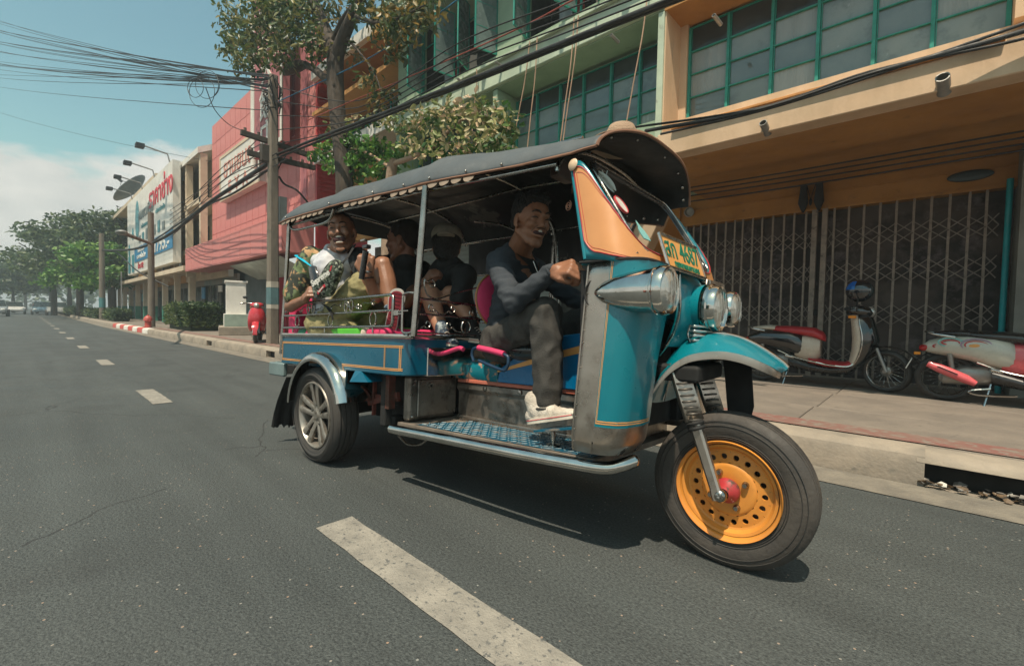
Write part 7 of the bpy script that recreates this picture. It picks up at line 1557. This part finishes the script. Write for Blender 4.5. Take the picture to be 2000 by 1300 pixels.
street_cable([(200,486,'y',3.3),(230,495,'y',3.4),(270,530,'y',3.6),(330,560,'y',4.5)], .03, 'short cable drooping from the far pole toward the shop awning')
street_cable([(545,345,'x',PX),(556,360,'x',PX-.1),(580,372,'x',PX),(605,400,'x',PX)], .022, 'black service cable curling down from the pole to the right')
street_cable([(560,300,'x',PX),(540,340,'x',PX),(533,400,'x',PX),(531,470,'x',PX),(533,540,'x',PX)], .014, 'black cable running down the face of the utility pole')
for k in range(3): street_cable([(1290-30*k,262-6*k,'y',4.6),(1480,218-3*k,'y',4.7),(1700,150-5*k,'y',4.8),(1990,50+14*k,'y',4.9),(2200,-30+20*k,'y',4.9)], .012+.007*(k==1), ['black cable sagging along the cream ledge, lowest of three','thicker black cable sagging along the cream ledge, middle of three','black cable sagging along the cream ledge, highest of three'][k], 'cables sagging along the cream ledge')
# ================================================================ plants
def leaves(name, P, size, mat, parent, rnd, droop=.3, asp=.5, single=0, fold=.25):
    """diamond leaves, folded on the midrib; `single` of them (those nearest the street) are objects of their own"""
    n = len(P); rs = np.random.RandomState(rnd); P = np.array(P); P = P[np.argsort(P[:,1])]
    d = rs.normal(size=(n,3)); d[:,2] = d[:,2]*.6-droop; d /= np.linalg.norm(d, axis=1)[:,None]
    s = rs.normal(size=(n,3)); s -= d*(s*d).sum(1)[:,None]; s /= np.linalg.norm(s, axis=1)[:,None]; nn_ = np.cross(d, s)
    L = size*rs.uniform(.65,1.3,size=(n,1))
    V = np.empty((n,6,3)); V[:,0] = P; V[:,1] = P+d*L*.35+s*L*asp*.5+nn_*L*fold*.35; V[:,2] = P+d*L*.75+s*L*asp*.35+nn_*L*fold*.25; V[:,3] = P+d*L; V[:,4] = P+d*L*.75-s*L*asp*.35+nn_*L*fold*.25; V[:,5] = P+d*L*.35-s*L*asp*.5+nn_*L*fold*.35
    if single:
        base = []
        for q in range(6):
            me = bpy.data.meshes.new('leaf'); v = V[q]-P[q]; me.from_pydata([tuple(x) for x in v], [], [(0,1,2,3),(0,3,4,5)]); me.materials.append(mat); base.append(me)
        for i in range(single):
            o = bpy.data.objects.new('leaf', base[i%6]); COL.objects.link(o); o.parent = parent; o.location = tuple(P[i]); o.rotation_euler = (rs.uniform(-.7,.7), rs.uniform(-.7,.7), rs.uniform(0,6.28)); k = rs.uniform(.7,1.2); o.scale = (k,k,k)
        V = V[single:]; n -= single
    me = bpy.data.meshes.new(name); me.vertices.add(n*6); me.vertices.foreach_set('co', V.ravel())
    me.loops.add(n*8); me.polygons.add(n*2); base_ = np.array([0,1,2,3,0,3,4,5]); idx = (np.arange(n)[:,None]*6+base_[None,:]).ravel().astype(np.int32)
    me.loops.foreach_set('vertex_index', idx); me.polygons.foreach_set('loop_start', np.arange(n*2, dtype=np.int32)*4); me.polygons.foreach_set('loop_total', np.full(n*2, 4, dtype=np.int32)); me.update(); me.validate(); me.materials.append(mat)
    o = bpy.data.objects.new(name, me); COL.objects.link(o); o.parent = parent; return o
def clump(c, r, n, rs, shell=.55):
    c = np.array(c); v = rs.normal(size=(n,3)); v /= np.linalg.norm(v, axis=1)[:,None]; q = rs.uniform(shell,1,size=(n,1))**.7; return c+v*q*np.array(r)
lf_olive = leafmat('olive_leaf', (.030,.062,.018), (.070,.115,.030), (.24,.21,.06)); lf_bright = leafmat('bright_leaf', (.035,.12,.018), (.08,.22,.03), (.24,.38,.09)); lf_pale = leafmat('pale_lit_leaf', (.05,.14,.03), (.26,.30,.10), (.88,.62,.44))  # lf_pale: cream end of the ramp is sunlight painted into the leaf colour
lf_far = leafmat('far_leaf', (.028,.060,.024), (.065,.11,.038), (.16,.20,.075)); lf_hedge = leafmat('hedge_leaf', (.02,.05,.018), (.05,.09,.03), (.16,.20,.07))
def limb(t, pts, r, k=6): return MB().tube(catmull(pts, k), [r[0]+(r[1]-r[0])*i/((len(pts)-1)*k) for i in range((len(pts)-1)*k+1)], 9).build('limb', m_bark, t, smooth=60)
# forked tree
ft = thing('forked_tree', 'forked roadside tree with olive hanging leaves, between utility pole and green shophouse', 'tree', (0,0,0))
TY = 4.4
tp_ = lambda px, py, y=TY: WP(px, py, 'y', y)
b0 = tp_(672,345); root_ = Vector((b0.x+.1, TY, .15))
MB().tube(catmull([root_, Vector((b0.x+.02,TY,2.0)), b0, tp_(662,250), tp_(655,170), tp_(655,105)],6), [.24,.22,.21,.20,.195,.19,.185,.18,.18,.175,.175,.17,.17,.17,.165,.165,.16,.16,.16,.16,.16,.165,.165,.17,.17,.17,.17,.17,.17,.17,.17], 14).build('trunk', m_bark, ft, smooth=60)
limb(ft, [tp_(655,112), tp_(640,70), tp_(620,20), tp_(600,-30), tp_(585,-110)], (.15,.07)); limb(ft, [tp_(657,112), tp_(672,70), tp_(692,25), tp_(715,-30), tp_(735,-110)], (.14,.07)); limb(ft, [tp_(648,85), tp_(668,40), tp_(690,8)], (.06,.03))
limb(ft, [tp_(655,170), tp_(632,150), tp_(608,132), tp_(585,124)], (.09,.07)); b = MB(); b.tube([tp_(600,126), tp_(585,128), tp_(565,136), tp_(558,142)], [.06,.12,.13,.08], 8); b.build('broken_stub', m_bark, ft, smooth=50)
limb(ft, [tp_(622,25), tp_(580,20,4.2), tp_(540,30,4.0), tp_(500,50,3.9), tp_(470,80,3.8)], (.06,.015)); limb(ft, [tp_(580,20,4.2), tp_(560,60,4.0), tp_(545,100,3.9)], (.03,.01)); limb(ft, [tp_(690,30), tp_(740,45,4.3), tp_(790,30,4.2), tp_(830,10,4.1)], (.04,.012)); limb(ft, [tp_(672,70), tp_(700,100,4.5), tp_(730,140,4.4), tp_(745,180,4.4)], (.03,.01))
rs = np.random.RandomState(2); A = []
for px, py, y, r, n in ((455,30,3.9,.55,190),(490,75,3.8,.62,260),(450,85,3.8,.45,140),(520,40,3.9,.6,240),(545,95,3.9,.55,200),(500,118,3.8,.42,110),(470,120,3.8,.35,70),(575,60,4.0,.55,170),(590,20,4.1,.6,180),(560,10,4.0,.55,170),(620,105,4.1,.32,60),(610,70,4.0,.35,80),(520,5,3.9,.6,200)):
    A.append(clump(tp_(px,py,y), (r*1.25,r*.8,r*.8), n, rs, .1))
leaves('crown', np.vstack(A+[(a_+rs.normal(scale=.10,size=a_.shape))[::3] for a_ in A]), .15, lf_olive, ft, 5, droop=.9, asp=.42, single=150)['kind'] = 'stuff'
A = []
for px, py, y, r, n in ((735,20,4.3,.4,90),(780,50,4.3,.38,80),(800,15,4.2,.42,100),(830,20,4.2,.35,70),(755,70,4.3,.32,60),(720,150,4.4,.30,45),(745,190,4.4,.30,55),(770,105,4.3,.28,40),(715,5,4.4,.4,80),(660,30,4.6,.4,60),(690,110,4.6,.25,25),(700,290,4.5,.25,20)):
    A.append(clump(tp_(px,py,y), (r*1.2,r*.9,r*.8), n, rs, .1))
for k in range(9): A.append(clump(Vector((-12.5+.75*k, 4.4+.5*math.sin(k), 8.6+.5*math.cos(2*k))), (.8,.8,.5), 160, rs, .1))
leaves('crown', np.vstack(A+[(a_+rs.normal(scale=.12,size=a_.shape))[::3] for a_ in A]), .14, leafmat('amber_olive_leaf', (.030,.058,.018), (.07,.10,.03), (.30,.19,.05)), ft, 6, droop=.7, asp=.42, single=60)['kind'] = 'stuff'
# broad-leaved small tree behind the canopy
bt = thing('broad_leaf_tree', 'small broad-leaved tree with pale sunlit leaves hanging over the three-wheeler canopy', 'tree')
tq = lambda px, py, y=4.5: WP(px, py, 'y', y)
t0 = tq(757,430); MB().tube(catmull([Vector((t0.x,4.5,.15)), Vector((t0.x+.02,4.5,1.2)), t0, tq(762,360), tq(768,310)],6), [.13]*8+[.11]*8+[.09]*9, 12).build('trunk', M('pale_bark', (.33,.23,.16), .9, col2=(.22,.15,.10), vs=9, bump=.5), bt, smooth=60)
m_twig = M('pale_twig', (.36,.24,.16), .85)
for pts, r in (([tq(768,320),tq(820,300),tq(870,262),tq(905,232),tq(940,215)],(.05,.015)),([tq(840,290),tq(880,280),tq(920,300),tq(950,330)],(.025,.01)),([tq(765,330),tq(720,300),tq(680,290),tq(630,300)],(.035,.01)),([tq(870,262),tq(890,240),tq(885,215)],(.02,.008)),([tq(905,232),tq(950,240),tq(985,260)],(.015,.006))):
    MB().tube(catmull(pts,5), [r[0]+(r[1]-r[0])*i/((len(pts)-1)*5) for i in range((len(pts)-1)*5+1)], 7).build('limb', m_twig, bt, smooth=60)
A = []
for px, py, r, n in ((800,240,.32,110),(840,225,.30,110),(880,215,.30,120),(925,215,.30,120),(960,225,.30,120),(985,245,.28,110),(870,265,.34,130),(920,265,.34,130),(965,275,.3,110),(830,290,.3,100),(880,310,.32,110),(940,320,.3,90),(800,280,.26,60),(985,300,.22,60),(690,235,.2,25),(650,250,.2,25),(735,232,.22,40),(770,240,.25,60)):
    A.append(clump(tq(px,py,4.45), (r*1.3,r*.9,r*.70), int(n*.95), rs, .1))
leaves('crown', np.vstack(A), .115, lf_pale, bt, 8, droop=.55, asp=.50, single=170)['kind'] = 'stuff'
A = []
for px, py, r, n in ((640,290,.34,150),(690,280,.36,170),(735,290,.36,170),(700,320,.36,170),(660,320,.3,120),(740,330,.3,120),(620,300,.26,70),(780,300,.3,100),(690,350,.28,90),(860,290,.3,60),(930,290,.3,60),(715,380,.3,60),(740,410,.3,60)):
    A.append(clump(tq(px,py,4.6), (r*1.3,r*.9,r*.66), int(n*1.0), rs, .1))
leaves('crown', np.vstack(A), .125, lf_bright, bt, 9, droop=.5, asp=.6, single=60)['kind'] = 'stuff'
# far street trees
def tree(X, Y, H, R, label, mat, seed, n=2600, trunk_lean=0, size=.34, low=.24, name='street_tree'):
    t = thing(name, label, 'tree', (X, Y, .15), 0, 'street trees along the far kerb'); rs_ = np.random.RandomState(seed)
    MB().tube(catmull([(0,0,0),(trunk_lean*.3,0,H*.25),(trunk_lean,0,H*.5),(trunk_lean*1.1,0,H*.75)],5), [.20*H/7]*6+[.15*H/7]*5+[.07*H/7]*5, 9).build('trunk', m_bark, t, smooth=60)
    for k in range(5):
        a = k*1.26+seed; MB().tube(catmull([(trunk_lean*.8,0,H*(.38+.05*k)),(trunk_lean+R*.35*math.cos(a),R*.35*math.sin(a),H*(.55+.04*k)),(trunk_lean+R*.75*math.cos(a),R*.75*math.sin(a),H*(.62+.05*k))],4), [.09*H/7]*4+[.04*H/7]*5, 6).build('limb', m_bark, t, smooth=60)
    A = []
    for k in range(28):
        a = rs_.uniform(0,6.28); rr_ = R*math.sqrt(rs_.uniform(0,1))*.85; z = H*(low+.18)+(H*(1-low)-H*.12)*rs_.uniform(.1,.95)*(1-.45*(rr_/R)**2); q = R*rs_.uniform(.28,.45)
        A.append(clump((trunk_lean+rr_*math.cos(a), rr_*math.sin(a), z), (q*1.05,q*1.05,q*.60), n//22, rs_, .15))
    leaves('crown', np.vstack(A), size, mat, t, seed, droop=.2, asp=.6)['kind'] = 'stuff'
    return t
TL = [(-47,4.6,8.6,3.0,lf_far,'dark street tree nearest the billboard, tallest of the far row'),(-42,3.6,5.0,2.1,lf_bright,'fresh green street tree low in front of the darker crowns'),(-54,3.2,8.8,3.6,lf_far,'broad dark street tree just left of the billboard'),(-60,1.8,8.2,3.6,lf_far,'wide-crowned tree overhanging the far lane'),(-50,3.0,5.4,2.3,lf_bright,'second fresh green tree left of the nearer one'),(-72,3.4,7.8,3.8,lf_far,'tall dim tree halfway down the far row'),(-80,-1.0,6.0,3.6,lf_far,'low wide tree spreading left over the road'),(-95,2.5,7.5,4.0,lf_far,'hazy tree near the end of the street'),(-100,-6,6.5,4.5,lf_far,'hazy tree at the left edge of the picture'),(-120,0,7.5,5,lf_far,'bluish tree closing the end of the road')]
for i, (X, Y, H, R, mt, lb) in enumerate(TL): tree(X, Y, H, R, lb, mt, 30+i, 3200 if i < 6 else 2200, trunk_lean=(-.8 if i%3 == 0 else .5), size=.30 if i < 6 else .5)
fw = MB(); A = []
rs2 = np.random.RandomState(77)
for k in range(40): A.append(clump((-150-rs2.uniform(0,40), -60+3.2*k+rs2.uniform(-2,2), rs2.uniform(1.5,9)), (4,4.5,2.6), 160, rs2, .3))
tag(leaves('far_wood', np.vstack(A), 1.1, lf_far, None, 3, droop=.1, asp=.7), 'hazy belt of trees closing the far end of the street', 'trees', kind='stuff')
# hedge and planting strips
def hedge(x0, x1, y0, y1, z1, n, label, size=.09, seed=1):
    rs_ = np.random.RandomState(seed); A = np.column_stack([rs_.uniform(x0,x1,n), rs_.uniform(y0,y1,n), .2+(z1-.2)*rs_.uniform(0.05,1,n)**.6])
    t = thing('hedge', label, 'hedge', (0,0,0))
    b = MB(); b.bb((x0+.1,y0+.1,.19),(x1-.1,y1-.1,z1-.1)); b.build('inner_twigs', M('hedge_core', (.02,.03,.012), .9), t)
    e = np.array(A); side = rs_.randint(0,4,n)
    e[:,0] = np.where(side==0, x0+rs_.uniform(-.06,.06,n), np.where(side==1, x1+rs_.uniform(-.06,.06,n), e[:,0])); e[:,1] = np.where(side==2, y0+rs_.uniform(-.06,.06,n), e[:,1]); e[:,2] = np.where(side==3, z1+rs_.uniform(-.08,.12,n), e[:,2])
    leaves('foliage', e, size, lf_hedge, t, seed, droop=-.4, asp=.45)['kind'] = 'stuff'; return t
hedge(-21.8,-18.3,3.7,4.7,1.05,7500,'clipped boxy hedge on the pavement left of the white cabinet', .10, 4)
hedge(-36.5,-32.5,3.2,4.0,.75,2200,'low hedge beside the farther banded pole', .14, 5); hedge(-52,-40,3.1,3.8,.7,3000,'long low planting strip under the street trees', .18, 6); hedge(-75,-56,2.9,3.8,.8,2500,'farthest low planting strip along the kerb', .25, 7)
# far grey block across the road end
fb = thing('far_block', 'pale grey concrete block at the far left end of the street', 'building'); b = MB(); b.bb((-140,-30,0),(-128,-11,13)); b.build('wall', M('far_concrete', (.30,.30,.28), .9), fb)
for z in (3,6,9): 
    for k in range(5): b = MB(); b.bb((-127.99,-28+3.4*k,z),(-127.9,-26+3.4*k,z+1.5)); b.build('window', m_glassd, fb)
# ================================================================ far traffic
def car(X, Y, rz, colr, label):
    t = thing('car', label, 'car', (X, Y, 0), rz, 'cars standing at the far end of the street')
    m = M('car_paint', colr, .3, coat=.8)
    b = MB(); sec = [(-2.1,.45,.72,.55),(-2.05,.38,.82,.85),(-1.2,.30,.86,.95),(-.9,.30,.87,.95),(.9,.30,.87,.92),(1.9,.32,.82,.78),(2.15,.40,.70,.55)]
    b.loft([[(x,-w_*.96,z0),(x,-w_,(z0+z1)/2),(x,-w_*.92,z1),(x,w_*.92,z1),(x,w_,(z0+z1)/2),(x,w_*.96,z0)] for x, z0, w_, z1 in sec]); b.build('body', m, t, smooth=40)
    b = MB(); b.loft([[(x,-w_,z),(x,w_,z)]+[(x2,w2,z2),(x2,-w2,z2)] for x, w_, z, x2, w2, z2 in ((-1.55,.76,.92,-1.0,.62,1.42),(1.15,.76,.90,.45,.62,1.42))]); b.build('cabin', M('car_glass', (.02,.03,.03), .1), t)
    b = MB(); b.bb((-1.02,-.63,1.40),(.47,.63,1.45)); b.build('roof', m, t, bevel=.02)
    for x in (-1.35,1.35):
        for y in (-.82,.82):
            MB().cone((x,y-.1,.31),(x,y+.1,.31), .31, .31, 18).build('wheel', c_rub, t, smooth=40)
    for y in (-.6,.6): b = MB(); b.sphere((2.08,y,.62),(.06,.16,.09),10,6); b.build('headlight', M('car_lamp', (.7,.7,.65), .1), t, smooth=60)
for X, Y, rz, c, lb in ((-60,-1.9,0,(.25,.27,.27),'silver car standing at the far left edge of the road'),(-74,1.3,0,(.10,.16,.20),'dark blue car behind the motorcycle rider'),(-78,-.9,0,(.55,.53,.50),'pale car waiting far behind at left of the rider'),(-88,1.9,0,(.30,.05,.05),'dull red car deepest in the traffic'),(-70,2.35,3.14,(.62,.60,.56),'white car parked at the kerb beyond the hedge')): car(X, Y, rz, c, lb)
t4, P4 = scooter('distant motorcycle with lit headlight coming down the middle of the road', s_black, s_black, c_blk, c_blk, M('dark_plastic_b', (.03,.03,.03), .5), steer=0)
t4.location = (-84.0, .9, 0)
b = MB(); b.sphere((1.1,0,.85),(.05,.09,.08),12,8); b.build('lit_lamp', M('lit_headlight', (.9,.85,.75), .3, emit=(1,.92,.75,14)), t4, smooth=60)
rd = thing('person', 'rider in red jacket and dark helmet on the distant motorcycle', 'person', (-84.0,.9,0))
blob('body', [('c',(.35,0,.78),(.45,0,1.20),.16,.17),('c',(.45,-.17,1.25),(.62,-.26,1.02),.06,.05),('c',(.62,-.26,1.02),(.84,-.28,.93),.05,.04),('c',(.45,.17,1.25),(.62,.26,1.02),.06,.05),('c',(.62,.26,1.02),(.84,.28,.93),.05,.04),('c',(.38,-.1,.75),(.78,-.14,.62),.09,.07),('c',(.78,-.14,.62),(.72,-.14,.32),.07,.05),('c',(.38,.1,.75),(.78,.14,.62),.09,.07),('c',(.78,.14,.62),(.72,.14,.32),.07,.05),('c',(.47,0,1.3),(.5,0,1.45),.06,.1)], .03, M('rider_dark', (.04,.035,.035), .8), rd, 2)
blob('jacket', [('c',(.36,0,.85),(.46,0,1.2),.18,.19),('c',(.45,-.17,1.25),(.62,-.26,1.02),.08,.07),('c',(.45,.17,1.25),(.62,.26,1.02),.08,.07)], .03, M('rider_red', (.45,.03,.03), .8), rd, 2)
b = MB(); b.sphere((.5,0,1.50),(.14,.13,.14),16,10); b.build('helmet', c_blkg, rd, smooth=60)
# ================================================================ haze
def haze():
    b = MB(); b.bb((-420,-70,-1.2),(14,40,14.5)); o = b.build('haze', M('unused', (1,1,1)), None); o.data.materials.clear()
    m = bpy.data.materials.new('haze_air'); m.use_nodes = True; t = m.node_tree; t.nodes.clear(); u = t.nodes.new('ShaderNodeOutputMaterial'); v = t.nodes.new('ShaderNodeVolumePrincipled')
    v.inputs['Density'].default_value = .0034; v.inputs['Color'].default_value = (.76,.88,.92,1); v.inputs['Anisotropy'].default_value = .3
    t.links.new(v.outputs[0], u.inputs['Volume']); o.data.materials.append(m); o['kind'] = 'stuff'
haze()
